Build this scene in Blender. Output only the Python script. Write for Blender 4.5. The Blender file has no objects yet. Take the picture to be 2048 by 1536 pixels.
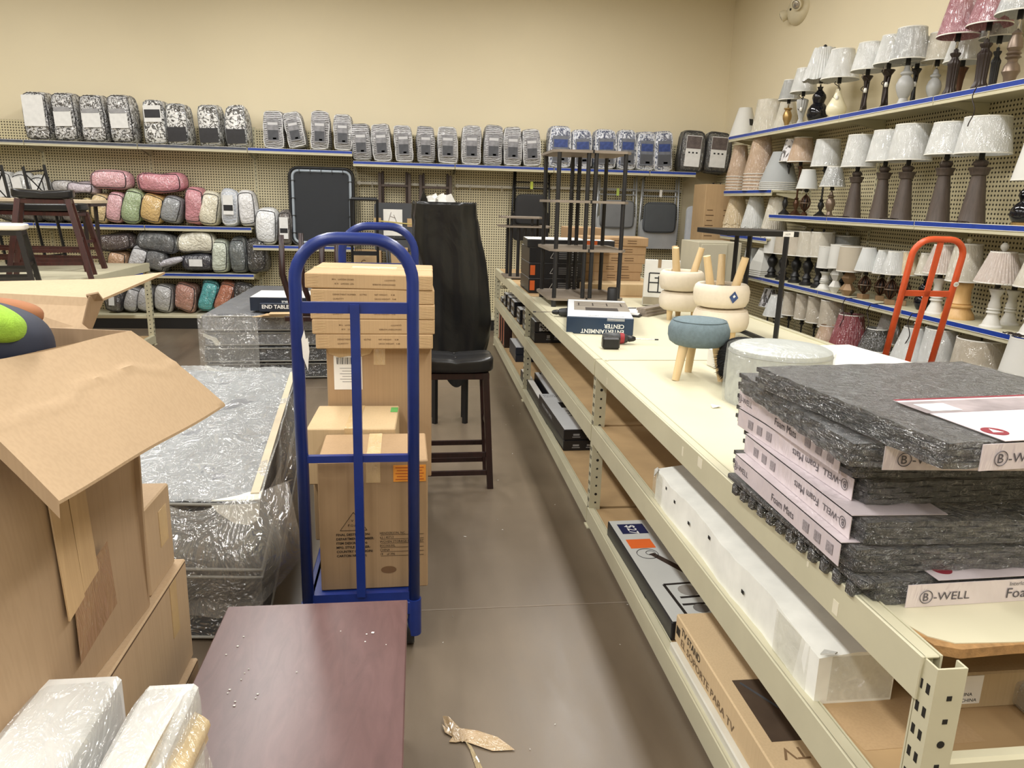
import bpy, math, random
from math import sin, cos, pi, radians as rad
from mathutils import Matrix, Vector, Euler
import bmesh

S = bpy.context.scene
C = S.collection
rng = random.Random(7)

# ---------------------------------------------------------------- camera, world, lights
F_PX, YAW, PIT, ROL, CAM_H = 1491.966, 0.1278186, 0.2406577, 0.0276672, 1.6
_F = Vector((sin(YAW) * cos(PIT), cos(YAW) * cos(PIT), -sin(PIT)))
_R0 = Vector((cos(YAW), -sin(YAW), 0))
_U0 = _R0.cross(_F)
CR = cos(ROL) * _R0 + sin(ROL) * _U0
CU = -sin(ROL) * _R0 + cos(ROL) * _U0
cam_data = bpy.data.cameras.new('camera')
cam_data.sensor_width = 36
cam_data.lens = F_PX / 2048 * 36
cam_data.clip_start = 0.05
cam = bpy.data.objects.new('camera', cam_data)
C.objects.link(cam)
m = Matrix((CR, CU, -_F)).transposed().to_4x4()
m.translation = Vector((0, 0, CAM_H))
cam.matrix_world = m
S.camera = cam

w = bpy.data.worlds.new('world')
S.world = w
w.use_nodes = True
w.node_tree.nodes['Background'].inputs[0].default_value = (1.0, 0.98, 0.94, 1)
w.node_tree.nodes['Background'].inputs[1].default_value = 0.16


def area(name, loc, sx, sy, power, col=(1, 0.985, 0.955), rot=(0, 0, 0)):
    l = bpy.data.lights.new(name, 'AREA')
    l.shape = 'RECTANGLE'
    l.size = sx
    l.size_y = sy
    l.energy = power
    l.color = col
    o = bpy.data.objects.new(name, l)
    C.objects.link(o)
    o.location = loc
    o.rotation_euler = rot
    return o


LAMP_Z = 4.22
for lx in (-4.6, -1.5, 1.6):
    for ly in (-2.0, 1.0, 4.0, 7.0):
        area('strip_light', (lx, ly, LAMP_Z - 0.03), 0.28, 2.3, 80)
S.view_settings.view_transform = 'Standard'
S.view_settings.look = 'None'
S.view_settings.exposure = 0.0
S.view_settings.gamma = 1.0
S.view_settings.use_curve_mapping = False


# ---------------------------------------------------------------- helpers
def P(px, py, X=None, Y=None, Z=None):
    """the point of the photograph's pixel (2048x1536) on a plane of the room"""
    d = _F + CR * ((px - 1024) / F_PX) - CU * ((py - 768) / F_PX)
    if X is not None:
        t = X / d.x
    elif Y is not None:
        t = Y / d.y
    else:
        t = (Z - CAM_H) / d.z
    return Vector((0, 0, CAM_H)) + d * t


def lin(c):
    def f(v):
        v /= 255.0
        return v / 12.92 if v <= 0.04045 else ((v + 0.055) / 1.055) ** 2.4
    return (f(c[0]), f(c[1]), f(c[2]), 1)


MATS = {}


class NT:
    def __init__(self, name):
        self.m = bpy.data.materials.new(name)
        self.m.use_nodes = True
        self.t = self.m.node_tree
        self.b = self.t.nodes['Principled BSDF']

    def n(self, kind, **kw):
        nd = self.t.nodes.new(kind)
        for k, v in kw.items():
            if k.startswith('i_'):
                nd.inputs[k[2:].replace('_', ' ')].default_value = v
            else:
                setattr(nd, k, v)
        return nd

    def l(self, a, b):
        self.t.links.new(a, b)

    def coord(self, kind='Object', scale=(1, 1, 1), rot=(0, 0, 0)):
        tc = self.n('ShaderNodeTexCoord')
        mp = self.n('ShaderNodeMapping')
        mp.inputs['Scale'].default_value = scale
        mp.inputs['Rotation'].default_value = rot
        self.l(tc.outputs[kind], mp.inputs[0])
        return mp.outputs[0]

    def ramp(self, fac, stops):
        r = self.n('ShaderNodeValToRGB')
        e = r.color_ramp.elements
        while len(e) < len(stops):
            e.new(0.5)
        for i, (p_, c) in enumerate(stops):
            e[i].position = p_
            e[i].color = c
        self.l(fac, r.inputs[0])
        return r.outputs[0]

    def noise(self, vec, scale, detail=4, rough=0.55, dist=0.0):
        nd = self.n('ShaderNodeTexNoise')
        nd.inputs['Scale'].default_value = scale
        nd.inputs['Detail'].default_value = detail
        nd.inputs['Roughness'].default_value = rough
        nd.inputs['Distortion'].default_value = dist
        self.l(vec, nd.inputs['Vector'])
        return nd.outputs[0]

    def bump(self, h, strength, dist=0.01, to='Normal'):
        bp = self.n('ShaderNodeBump')
        bp.inputs['Strength'].default_value = strength
        bp.inputs['Distance'].default_value = dist
        self.l(h, bp.inputs['Height'])
        self.l(bp.outputs[0], self.b.inputs[to])

    def math(self, op, a, b=None, c=None):
        nd = self.n('ShaderNodeMath', operation=op)
        for i, v in enumerate((a, b, c)):
            if v is None:
                continue
            if isinstance(v, (int, float)):
                nd.inputs[i].default_value = v
            else:
                self.l(v, nd.inputs[i])
        return nd.outputs[0]


def mul(c, k):
    return (c[0] * k, c[1] * k, c[2] * k, 1)


def plain(col, rough=0.6, metal=0.0, var=0.06, bump=0.0, scale=8, spec=0.5):
    """plain coloured surface with slight mottling"""
    key = ('plain', col, rough, metal, var, bump, scale, spec)
    if key in MATS:
        return MATS[key]
    q = NT('plain')
    v = q.coord()
    c = lin(col)
    nz = q.noise(v, scale)
    q.l(q.ramp(nz, [(0.3, mul(c, 1 - var)), (0.7, mul(c, 1 + var))]), q.b.inputs['Base Color'])
    q.b.inputs['Roughness'].default_value = rough
    q.b.inputs['Metallic'].default_value = metal
    q.b.inputs['Specular IOR Level'].default_value = spec
    if bump:
        q.bump(q.noise(v, scale * 6), bump, 0.003)
    MATS[key] = q.m
    return q.m


def card(col=(190, 160, 122), scale=3):
    """corrugated cardboard with faint flutes and scuffs"""
    key = ('card', col, scale)
    if key in MATS:
        return MATS[key]
    q = NT('cardboard')
    v = q.coord()
    c = lin(col)
    a = q.noise(v, scale, 6)
    base = q.ramp(a, [(0.3, mul(c, 0.9)), (0.7, mul(c, 1.08))])
    v2 = q.coord(scale=(160, 160, 1))
    fl = q.noise(v2, 1, 0)
    mx = q.n('ShaderNodeMixRGB', blend_type='MULTIPLY')
    mx.inputs[0].default_value = 0.25
    q.l(base, mx.inputs[1])
    q.l(q.ramp(fl, [(0.35, (0.82, 0.8, 0.77, 1)), (0.6, (1, 1, 1, 1))]), mx.inputs[2])
    q.l(mx.outputs[0], q.b.inputs['Base Color'])
    q.b.inputs['Roughness'].default_value = 0.75
    q.bump(fl, 0.08, 0.002)
    MATS[key] = q.m
    return q.m


def wrapped(col, pattern=None, col2=(20, 20, 24), stretch=(1, 1, 0.25), scale=28, amount=0.9, coat=1.0, quilt=0.0, pscale=14, crough=0.11):
    """cloth or board under tight wrinkled clear plastic: the wrap is a glossy coat with its own creases"""
    key = ('wrap', col, pattern, col2, stretch, scale, amount, coat, quilt, pscale)
    if key in MATS:
        return MATS[key]
    q = NT('plastic_wrapped')
    v = q.coord()
    c = lin(col)
    c2 = lin(col2)
    if pattern == 'toile':
        nz = q.noise(v, pscale, 3, 0.5, 1.2)
        base = q.ramp(nz, [(0.43, c), (0.455, c2), (0.54, c2), (0.56, c)])
    elif pattern == 'ruffle':
        vs = q.coord(scale=(1, 1, 1.0))
        wv = q.n('ShaderNodeTexWave', wave_type='BANDS', bands_direction='Z')
        wv.inputs['Scale'].default_value = pscale
        wv.inputs['Distortion'].default_value = 5
        wv.inputs['Detail'].default_value = 3
        q.l(vs, wv.inputs['Vector'])
        base = q.ramp(wv.outputs[1], [(0.15, c2), (0.6, c)])
    elif pattern == 'zebra':
        nz = q.noise(q.coord(scale=(1, 1, 0.3)), pscale, 3, 0.5, 1.5)
        base = q.ramp(nz, [(0.46, c), (0.52, c2)])
    else:
        nz = q.noise(v, 10, 3)
        base = q.ramp(nz, [(0.3, mul(c, 0.9)), (0.7, mul(c, 1.06))])
    q.l(base, q.b.inputs['Base Color'])
    q.b.inputs['Roughness'].default_value = 0.7
    vs = q.coord(scale=stretch, rot=(0.2, 0.3, 0))
    cr = q.noise(vs, scale, 3, 0.6, 2.0)
    rd = q.ramp(cr, [(0.32, (0, 0, 0, 1)), (0.5, (1, 1, 1, 1)), (0.68, (0, 0, 0, 1))])
    bp = q.n('ShaderNodeBump')
    bp.inputs['Strength'].default_value = amount
    bp.inputs['Distance'].default_value = 0.22 / scale
    q.l(rd, bp.inputs['Height'])
    gl = q.n('ShaderNodeBsdfGlossy')
    gl.inputs['Roughness'].default_value = crough
    gl.inputs['Color'].default_value = (1, 1, 1, 1)
    q.l(bp.outputs[0], gl.inputs['Normal'])
    ms = q.n('ShaderNodeMixShader')
    ms.inputs[0].default_value = 0.2 * coat
    q.l(q.b.outputs[0], ms.inputs[1])
    q.l(gl.outputs[0], ms.inputs[2])
    out = [n for n in q.t.nodes if n.type == 'OUTPUT_MATERIAL'][0]
    q.l(ms.outputs[0], out.inputs[0])
    if quilt:
        q.bump(q.noise(v, 26, 3, 0.55, 1.0), quilt, 0.035)
    MATS[key] = q.m
    return q.m


def wood(col, dark, scale=3, rough=0.4, axis=2, coat=0.0):
    key = ('wood', col, dark, scale, rough, axis, coat)
    if key in MATS:
        return MATS[key]
    q = NT('wood_grain')
    s = [14, 14, 14]
    s[axis] = 1.0
    v = q.coord(scale=tuple(s))
    nz = q.noise(v, scale, 5, 0.6, 0.6)
    q.l(q.ramp(nz, [(0.3, lin(dark)), (0.7, lin(col))]), q.b.inputs['Base Color'])
    q.b.inputs['Roughness'].default_value = rough
    q.b.inputs['Coat Weight'].default_value = coat
    q.bump(nz, 0.1, 0.002)
    MATS[key] = q.m
    return q.m


def clear_film(tint=(235, 238, 236), alpha=0.25, scale=14, key2='', gloss=0.16):
    """loose clear polythene film: mostly see-through, a little milky, creased and shiny"""
    key = ('film', tint, alpha, scale, key2)
    if key in MATS:
        return MATS[key]
    q = NT('clear_film')
    tr = q.n('ShaderNodeBsdfTransparent')
    gl = q.n('ShaderNodeBsdfGlossy')
    gl.inputs['Roughness'].default_value = 0.1
    gl.inputs['Color'].default_value = (1, 1, 1, 1)
    df = q.n('ShaderNodeBsdfDiffuse')
    df.inputs['Color'].default_value = lin(tint)
    v = q.coord(scale=(1, 0.45, 0.7), rot=(0, 0, 0.5))
    nz = q.noise(v, scale, 3, 0.55, 2.2)
    rd = q.ramp(nz, [(0.35, (0, 0, 0, 1)), (0.5, (1, 1, 1, 1)), (0.65, (0, 0, 0, 1))])
    bp = q.n('ShaderNodeBump')
    bp.inputs['Strength'].default_value = 1.0
    bp.inputs['Distance'].default_value = 0.02
    q.l(rd, bp.inputs['Height'])
    q.l(bp.outputs[0], gl.inputs['Normal'])
    m2 = q.n('ShaderNodeMixShader')
    a2 = min(1, alpha * 1.35)
    q.l(q.ramp(nz, [(0.3, (alpha * 0.8,) * 3 + (1,)), (0.7, (a2,) * 3 + (1,))]), m2.inputs[0])
    q.l(tr.outputs[0], m2.inputs[1])
    q.l(df.outputs[0], m2.inputs[2])
    m3 = q.n('ShaderNodeMixShader')
    m3.inputs[0].default_value = gloss
    q.l(m2.outputs[0], m3.inputs[1])
    q.l(gl.outputs[0], m3.inputs[2])
    out = [n for n in q.t.nodes if n.type == 'OUTPUT_MATERIAL'][0]
    q.l(m3.outputs[0], out.inputs[0])
    MATS[key] = q.m
    return q.m


# mesh builder
class MB:
    def __init__(self):
        self.v = []
        self.f = []

    def add(self, vs, fs, M=None):
        k = len(self.v)
        for p in vs:
            p = Vector(p)
            self.v.append(M @ p if M else p)
        self.f += [tuple(i + k for i in f) for f in fs]
        return self

    def box(self, c, s, b=0.0, M=None):
        x, y, z = s[0] / 2, s[1] / 2, s[2] / 2
        T = Matrix.Translation(Vector(c))
        if M:
            T = M @ T
        if b <= 0:
            vs = [(i * x, j * y, k * z) for i in (-1, 1) for j in (-1, 1) for k in (-1, 1)]
            fs = [(0, 1, 3, 2), (4, 6, 7, 5), (0, 4, 5, 1), (2, 3, 7, 6), (0, 2, 6, 4), (1, 5, 7, 3)]
            return self.add(vs, fs, T)
        b = min(b, x * 0.9, y * 0.9, z * 0.9)
        vs, idx = [], {}
        for i in (-1, 1):
            for j in (-1, 1):
                for k in (-1, 1):
                    for a in range(3):
                        q = [i * (x - b), j * (y - b), k * (z - b)]
                        q[a] += b * (i, j, k)[a]
                        idx[(i, j, k, a)] = len(vs)
                        vs.append(tuple(q))
        fs = []
        for a in range(3):
            for sgn in (-1, 1):
                ring = []
                for (p, r) in ((-1, -1), (1, -1), (1, 1), (-1, 1)):
                    t = [0, 0, 0]
                    t[a] = sgn
                    t[(a + 1) % 3] = p
                    t[(a + 2) % 3] = r
                    ring.append(idx[(t[0], t[1], t[2], a)])
                fs.append(tuple(ring if sgn > 0 else ring[::-1]))
        for a in range(3):
            o1, o2 = (a + 1) % 3, (a + 2) % 3
            for p in (-1, 1):
                for r in (-1, 1):
                    q = []
                    for e, ax in ((-1, o1), (1, o1), (1, o2), (-1, o2)):
                        t = [0, 0, 0]
                        t[a] = e
                        t[o1] = p
                        t[o2] = r
                        q.append(idx[(t[0], t[1], t[2], ax)])
                    fs.append(tuple(q if p * r < 0 else q[::-1]))
        for i in (-1, 1):
            for j in (-1, 1):
                for k in (-1, 1):
                    q = [idx[(i, j, k, a)] for a in range(3)]
                    fs.append(tuple(q if i * j * k > 0 else q[::-1]))
        return self.add(vs, fs, T)

    def tube(self, pts, r, n=8, closed=False, cap=True):
        pts = [Vector(p) for p in pts]
        N = len(pts)
        rings = []
        up = None
        for i, p in enumerate(pts):
            a = pts[i - 1] if (i > 0 or closed) else pts[i]
            b = pts[(i + 1) % N] if (i < N - 1 or closed) else pts[i]
            t = (b - a).normalized()
            if up is None:
                up = Vector((0, 0, 1)) if abs(t.z) < 0.9 else Vector((1, 0, 0))
            s = t.cross(up)
            if s.length < 1e-5:
                s = t.orthogonal()
            s.normalize()
            up = s.cross(t).normalized()
            rr = r[i] if isinstance(r, (list, tuple)) else r
            rings.append([p + rr * (cos(2 * pi * k / n) * s + sin(2 * pi * k / n) * up) for k in range(n)])
        k0 = len(self.v)
        for ring in rings:
            self.v += ring
        M_ = N if closed else N - 1
        for i in range(M_):
            for k in range(n):
                a = k0 + i * n + k
                b = k0 + i * n + (k + 1) % n
                c = k0 + ((i + 1) % N) * n + (k + 1) % n
                d = k0 + ((i + 1) % N) * n + k
                self.f.append((a, b, c, d))
        if cap and not closed:
            self.f.append(tuple(k0 + k for k in range(n))[::-1])
            self.f.append(tuple(k0 + (N - 1) * n + k for k in range(n)))
        return self

    def lathe(self, prof, n=16, c=(0, 0, 0), M=None, rf=None, cap=True):
        """prof: (radius, z) from the bottom up"""
        vs, fs = [], []
        for (r, z) in prof:
            for k in range(n):
                a = 2 * pi * k / n
                rr = r * (rf(a, z) if rf else 1)
                vs.append((c[0] + rr * cos(a), c[1] + rr * sin(a), c[2] + z))
        for i in range(len(prof) - 1):
            for k in range(n):
                fs.append((i * n + k, i * n + (k + 1) % n, (i + 1) * n + (k + 1) % n, (i + 1) * n + k))
        if cap:
            fs.append(tuple(range(n))[::-1])
            fs.append(tuple((len(prof) - 1) * n + k for k in range(n)))
        return self.add(vs, fs, M)

    def panel(self, pts, t):
        """polygon given thickness t along its normal, centred"""
        pts = [Vector(p) for p in pts]
        nrm = (pts[1] - pts[0]).cross(pts[2] - pts[0]).normalized() * (t / 2)
        n = len(pts)
        vs = [p + nrm for p in pts] + [p - nrm for p in pts]
        fs = [tuple(range(n)), tuple(range(n, 2 * n))[::-1]]
        for i in range(n):
            j = (i + 1) % n
            fs.append((i, i + n, j + n, j))
        return self.add(vs, fs)

    def grid(self, fn, nu, nv, t=0.0):
        """surface fn(u,v), u,v in 0..1"""
        vs = [fn(i / nu, j / nv) for j in range(nv + 1) for i in range(nu + 1)]
        fs = [(j * (nu + 1) + i, j * (nu + 1) + i + 1, (j + 1) * (nu + 1) + i + 1, (j + 1) * (nu + 1) + i) for j in range(nv) for i in range(nu)]
        return self.add(vs, fs)


def mesh(name, mb, mat, smooth=None):
    me = bpy.data.meshes.new(name)
    me.from_pydata([tuple(v) for v in mb.v], [], mb.f)
    me.materials.append(mat)
    if smooth:
        me.polygons.foreach_set('use_smooth', [True] * len(me.polygons))
        if smooth is not True:
            me.set_sharp_from_angle(angle=rad(smooth))
    me.update()
    return me


def obj(name, mb, mat, parent=None, smooth=None, loc=None, rot=None, label=None):
    o = bpy.data.objects.new(name, mesh(name, mb, mat, smooth) if isinstance(mb, MB) else mb)
    C.objects.link(o)
    o.parent = parent
    if loc is not None:
        o.location = loc
    if rot is not None:
        o.rotation_euler = rot
    if label:
        o['label'] = label
    return o


def tag(o, label, cat, group=None):
    o['label'] = label
    o['category'] = cat
    if group:
        o['group'] = group
    return o


def thing(name, label, cat, loc=(0, 0, 0), rot=(0, 0, 0), group=None):
    o = bpy.data.objects.new(name, None)
    o.empty_display_size = 0.05
    C.objects.link(o)
    o.location = loc
    o.rotation_euler = rot if not isinstance(rot, (int, float)) else (0, 0, rot)
    return tag(o, label, cat, group)


def struct(name, mb, mat, smooth=None, parent=None):
    o = obj(name, mb, mat, parent, smooth)
    if parent is None:
        o['kind'] = 'structure'
    return o


def stuff(o):
    o['kind'] = 'stuff'
    return o


def copy_tree(root, loc, rot=None, label=None):
    r = root.copy()
    C.objects.link(r)
    r.location = loc
    if rot is not None:
        r.rotation_euler = rot
    if label:
        r['label'] = label
    for ch in list(root.children):
        c = ch.copy()
        C.objects.link(c)
        c.parent = r
        for g in list(ch.children):
            d = g.copy()
            C.objects.link(d)
            d.parent = c
    return r


def text(name, s, size, mat, parent, loc, rot=(0, 0, 0), align='LEFT', ext=0.0, sx=1.0, space=1.0, bold=0.0):
    cu = bpy.data.curves.new(name, 'FONT')
    cu.body = s
    cu.size = size
    cu.extrude = ext
    cu.align_x = align
    cu.resolution_u = 2
    cu.space_character = space
    cu.offset = bold
    t = bpy.data.objects.new(name, cu)
    me = bpy.data.meshes.new_from_object(t)
    me.name = name
    bpy.data.objects.remove(t)
    me.materials.clear()
    me.materials.append(mat)
    if sx != 1.0:
        for v in me.vertices:
            v.co.x *= sx
    o = bpy.data.objects.new(name, me)
    C.objects.link(o)
    o.parent = parent
    o.location = loc
    o.rotation_euler = rot
    return o


def bar(mb, a, b, w, h=None, up=(0, 0, 1)):
    """square bar from a to b"""
    a, b = Vector(a), Vector(b)
    h = h or w
    t = (b - a).normalized()
    up = Vector(up)
    s = t.cross(up)
    if s.length < 1e-4:
        s = t.orthogonal()
    s.normalize()
    u = s.cross(t)
    s *= w / 2
    u *= h / 2
    vs = [a - s - u, a + s - u, a + s + u, a - s + u, b - s - u, b + s - u, b + s + u, b - s + u]
    return mb.add(vs, [(0, 3, 2, 1), (4, 5, 6, 7), (0, 1, 5, 4), (1, 2, 6, 5), (2, 3, 7, 6), (3, 0, 4, 7)])


def arc(c, r, a0, a1, n, ax=(1, 0, 0), ay=(0, 0, 1)):
    c, ax, ay = Vector(c), Vector(ax), Vector(ay)
    return [c + r * (cos(a0 + (a1 - a0) * i / n) * ax + sin(a0 + (a1 - a0) * i / n) * ay) for i in range(n + 1)]


INK = plain((25, 25, 28), 0.6)
WHITE_INK = plain((235, 235, 232), 0.6)
BROWN_INK = plain((92, 66, 42), 0.8)
PAPER = plain((232, 230, 224), 0.7)
TAPE = wrapped((203, 172, 122), coat=0.8, scale=40, amount=0.5)
BLACK = plain((22, 22, 24), 0.4)
BLACK_METAL = plain((28, 28, 30), 0.38, 0.3)
CREAM_METAL = plain((200, 195, 168), 0.42, 0.0, 0.04)

# ---------------------------------------------------------------- room
BACK_Y, RIGHT_X, CEIL = 9.85, 3.97, 4.6


def wall_mat():
    q = NT('painted_wall')
    v = q.coord()
    nz = q.noise(v, 0.6, 3)
    c = lin((228, 216, 186))
    q.l(q.ramp(nz, [(0.35, mul(c, 0.97)), (0.65, mul(c, 1.02))]), q.b.inputs['Base Color'])
    q.b.inputs['Roughness'].default_value = 0.85
    q.bump(q.noise(v, 180, 2), 0.05, 0.001)
    return q.m


def floor_mat():
    q = NT('stained_concrete')
    v = q.coord()
    a = q.noise(v, 0.7, 6, 0.6, 0.4)
    b_ = q.noise(q.coord(scale=(1, 0.25, 1)), 5, 5, 0.65)
    base = q.ramp(a, [(0.3, lin((100, 88, 74))), (0.55, lin((114, 101, 85))), (0.75, lin((126, 113, 95)))])
    mx = q.n('ShaderNodeMixRGB', blend_type='MULTIPLY')
    mx.inputs[0].default_value = 0.5
    q.l(base, mx.inputs[1])
    q.l(q.ramp(b_, [(0.3, (0.72, 0.7, 0.68, 1)), (0.65, (1.08, 1.06, 1.02, 1))]), mx.inputs[2])
    q.l(mx.outputs[0], q.b.inputs['Base Color'])
    q.l(q.ramp(b_, [(0.3, (0.3,) * 3 + (1,)), (0.7, (0.45,) * 3 + (1,))]), q.b.inputs['Roughness'])
    q.bump(q.noise(v, 40, 4), 0.04, 0.002)
    return q.m


WALL = wall_mat()
struct('floor', MB().box((-2.5, 2.4, -0.05), (13.2, 15.2, 0.1)), floor_mat())
struct('wall_back', MB().box((-2.5, BACK_Y + 0.05, CEIL / 2), (13.2, 0.1, CEIL)), WALL)
struct('wall_right', MB().box((RIGHT_X + 0.05, 2.35, CEIL / 2), (0.1, 15, CEIL)), WALL)
struct('wall_left', MB().box((-9.05, 2.35, CEIL / 2), (0.1, 15, CEIL)), WALL)
struct('wall_front', MB().box((-2.5, -5.1, CEIL / 2), (13.0, 0.1, CEIL)), WALL)
struct('ceiling', MB().box((-2.5, 2.4, CEIL + 0.05), (13.2, 15.2, 0.1)), plain((205, 200, 188), 0.9))
JOINT = plain((128, 116, 102), 0.7)
for yj in (2.70, 6.36, -0.95):
    struct('trim_1' if yj == 2.70 else ('trim_2' if yj > 3 else 'trim_3'), MB().box((-2.5, yj, 0.0006), (12.9, 0.007, 0.0012)), JOINT)


def peg_mat(axis):
    """pegboard: rows of small dark holes an inch apart"""
    q = NT('pegboard')
    tc = q.n('ShaderNodeTexCoord')
    sp = q.n('ShaderNodeSeparateXYZ')
    q.l(tc.outputs['Object'], sp.inputs[0])
    d = []
    for o in (sp.outputs[axis], sp.outputs[2]):
        fr = q.math('FRACT', q.math('MULTIPLY', o, 1 / 0.0305))
        s = q.math('SUBTRACT', fr, 0.5)
        d.append(q.math('MULTIPLY', s, s))
    r2 = q.math('ADD', d[0], d[1])
    hole = q.math('LESS_THAN', r2, 0.065)
    mx = q.n('ShaderNodeMixRGB')
    q.l(hole, mx.inputs[0])
    mx.inputs[1].default_value = lin((205, 195, 162))
    mx.inputs[2].default_value = lin((50, 43, 32))
    q.l(mx.outputs[0], q.b.inputs['Base Color'])
    q.b.inputs['Roughness'].default_value = 0.6
    q.bump(q.math('SUBTRACT', 1.0, hole), 0.5, 0.003)
    return q.m


PEG = {0: peg_mat(0), 1: peg_mat(1)}
SHELF_PAINT = plain((196, 190, 162), 0.45, 0, 0.03)
BLUE_STRIP = plain((34, 62, 148), 0.3, 0, 0.12, scale=30)
GREY_STRIP = plain((150, 150, 150), 0.35, 0, 0.1, scale=20)
KICK = plain((24, 22, 20), 0.6)
SLOT = plain((30, 27, 22), 0.8)


def shelf_name(base, i, n):
    lev = ['only', 'top', 'second', 'third', 'fourth']
    return ('%s metal shelf of the %s' % (lev[0] if n == 1 else lev[i + 1], base.replace('pegboard shelving ', '').replace('short ', 'short ')))[:110]


def gondola(name_label, a0, a1, levels, side, depth=0.41, deck=True, blue=True, extra=None):
    """one bay of wall shelving. side 'back': along X at the back wall; 'right': along Y at the right wall. Local x runs along the wall, local -y faces the room."""
    mid = (a0 + a1) / 2
    L = abs(a1 - a0)
    if side == 'back':
        t = thing('shelving_bay', name_label, 'shelving', (mid, BACK_Y, 0), 0, 'bays of pegboard shelving')
    else:
        t = thing('shelving_bay', name_label, 'shelving', (RIGHT_X, mid, 0), -pi / 2, 'bays of pegboard shelving')
    back = -0.07
    obj('pegboard_panel', MB().box((0, back + 0.006, 1.23), (L - 0.03, 0.012, 2.26)), PEG[0], t)
    obj('upright', MB().box((-L / 2 + 0.0, back + 0.012, 1.19), (0.03, 0.035, 2.38)), SHELF_PAINT, t)
    sl = MB()
    for k in range(46):
        sl.box((-L / 2, back - 0.0062, 0.22 + k * 0.047), (0.006, 0.002, 0.022))
    stuff(obj('upright_slots', sl, SLOT, t))
    if deck:
        bt = thing('base_shelf', 'cream %s' % name_label.replace('pegboard shelving bay', 'base shelf with black kick plate, bay'), 'shelf', t.location, t.rotation_euler.z, 'base shelves of the pegboard bays')
        obj('base_deck', MB().box((0, back - 0.255, 0.145), (L - 0.004, 0.51, 0.03), 0.004), SHELF_PAINT, bt)
        obj('kick_plate', MB().box((0, back - 0.49, 0.064), (L - 0.004, 0.02, 0.128)), KICK, bt)
    for n_, lv in enumerate(levels):
        z = lv[0]
        dp = lv[1] if len(lv) > 1 else depth
        strip = lv[2] if len(lv) > 2 else BLUE_STRIP
        st = thing('metal_shelf', shelf_name(name_label, n_, len(levels)), 'shelf', t.location + Vector((0, 0, z)), t.rotation_euler.z, 'hung metal shelves with price strips')
        obj('shelf_tray', MB().box((0, back - dp / 2, -0.011), (L - 0.006, dp, 0.022), 0.003), SHELF_PAINT, st)
        obj('front_flange', MB().box((0, back - dp + 0.004, -0.03), (L - 0.006, 0.012, 0.052), 0.002), SHELF_PAINT, st)
        pc = obj('price_channel', MB().box((0, back - dp - 0.004, -0.013), (L - 0.012, 0.004, 0.028)), strip, st)
        for ez in (0.003, -0.029):
            obj('channel_edge', MB().box((0, back - dp - 0.0045, ez), (L - 0.012, 0.005, 0.003)), PAPER, pc)
        for sx in (-1, 1):
            xx = sx * (L / 2 - 0.02)
            obj('bracket', MB().panel([(xx, back, -0.022), (xx, back - dp * 0.85, -0.03), (xx, back - dp * 0.85, -0.045), (xx, back, -0.11)], 0.004), SHELF_PAINT, st)
    return t


ZTL, ZTR, ZL2, ZL2B, ZL3 = 2.115, 2.005, 1.205, 1.0, 0.65
XS = [-5.6, -4.39, -3.18, -1.97, -0.77, 0.44, 1.65, 2.86, 3.46]
DARK_STRIP = plain((70, 76, 92), 0.35, 0, 0.2, scale=20)
back_levels = [
    ([(ZTL, 0.41, DARK_STRIP), (ZL2,), (ZL3,)], 'pegboard shelving bay behind the dark stools'),
    ([(ZTL, 0.41, DARK_STRIP), (ZL2,), (ZL3,)], 'pegboard shelving bay with scroll-print and pink bags'),
    ([(ZTL, 0.41, DARK_STRIP), (ZL2,), (ZL3,)], 'pegboard shelving bay with gold and cream bags'),
    ([(ZTL,), (ZL2B,)], 'pegboard shelving bay behind the black folded table'),
    ([(ZTR,)], 'pegboard shelving bay behind the two brown tray stands'),
    ([(ZTR,)], 'pegboard shelving bay behind the black folding chair'),
    ([(ZTR,)], 'pegboard shelving bay behind the grey folding chairs'),
    ([(ZTR,)], 'pegboard shelving bay in the back corner'),
]
for i, (lv, lb) in enumerate(back_levels):
    gondola(lb, XS[i], XS[i + 1], lv, 'back')

YS = [8.5, 7.3, 6.2, 5.02, 3.84, 2.64, 1.4]
ZR1, ZR2A, ZR2B, ZR3A, ZR4 = 2.365, 1.775, 1.535, 1.30, 0.905
right_levels = [
    ([(ZR1,), (ZR2A,), (ZR3A,), (ZR4,)], 'pegboard shelving bay with stacked bare lampshades'),
    ([(ZR1,), (ZR2B,), (ZR4,)], 'pegboard shelving bay with thin candlestick lamps'),
    ([(ZR1,), (ZR2B,), (ZR4,)], 'pegboard shelving bay with the wicker-ball lamps'),
    ([(ZR1,), (ZR2B,), (ZR4,)], 'pegboard shelving bay behind the orange hand truck'),
    ([(ZR1,), (ZR2B,), (ZR4,)], 'pegboard shelving bay with the large gourd lamp'),
]
for i, (lv, lb) in enumerate(right_levels):
    gondola(lb, YS[i], YS[i + 1], lv, 'right')
# plain pegboard between the last right bay and the corner
struct('trim_4', MB().box((RIGHT_X - 0.064, 9.14, 1.19), (0.012, 1.27, 2.34)), PEG[1])

# ---------------------------------------------------------------- warehouse racks
TZ = 0.862
PARTICLE = plain((184, 154, 112), 0.7, 0, 0.12, 0.1, 5)
PARTICLE_EDGE = plain((164, 126, 80), 0.85, 0, 0.25, 0.3, 60)
LAMINATE = plain((212, 206, 178), 0.4, 0, 0.035, 0.0, 3)


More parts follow.
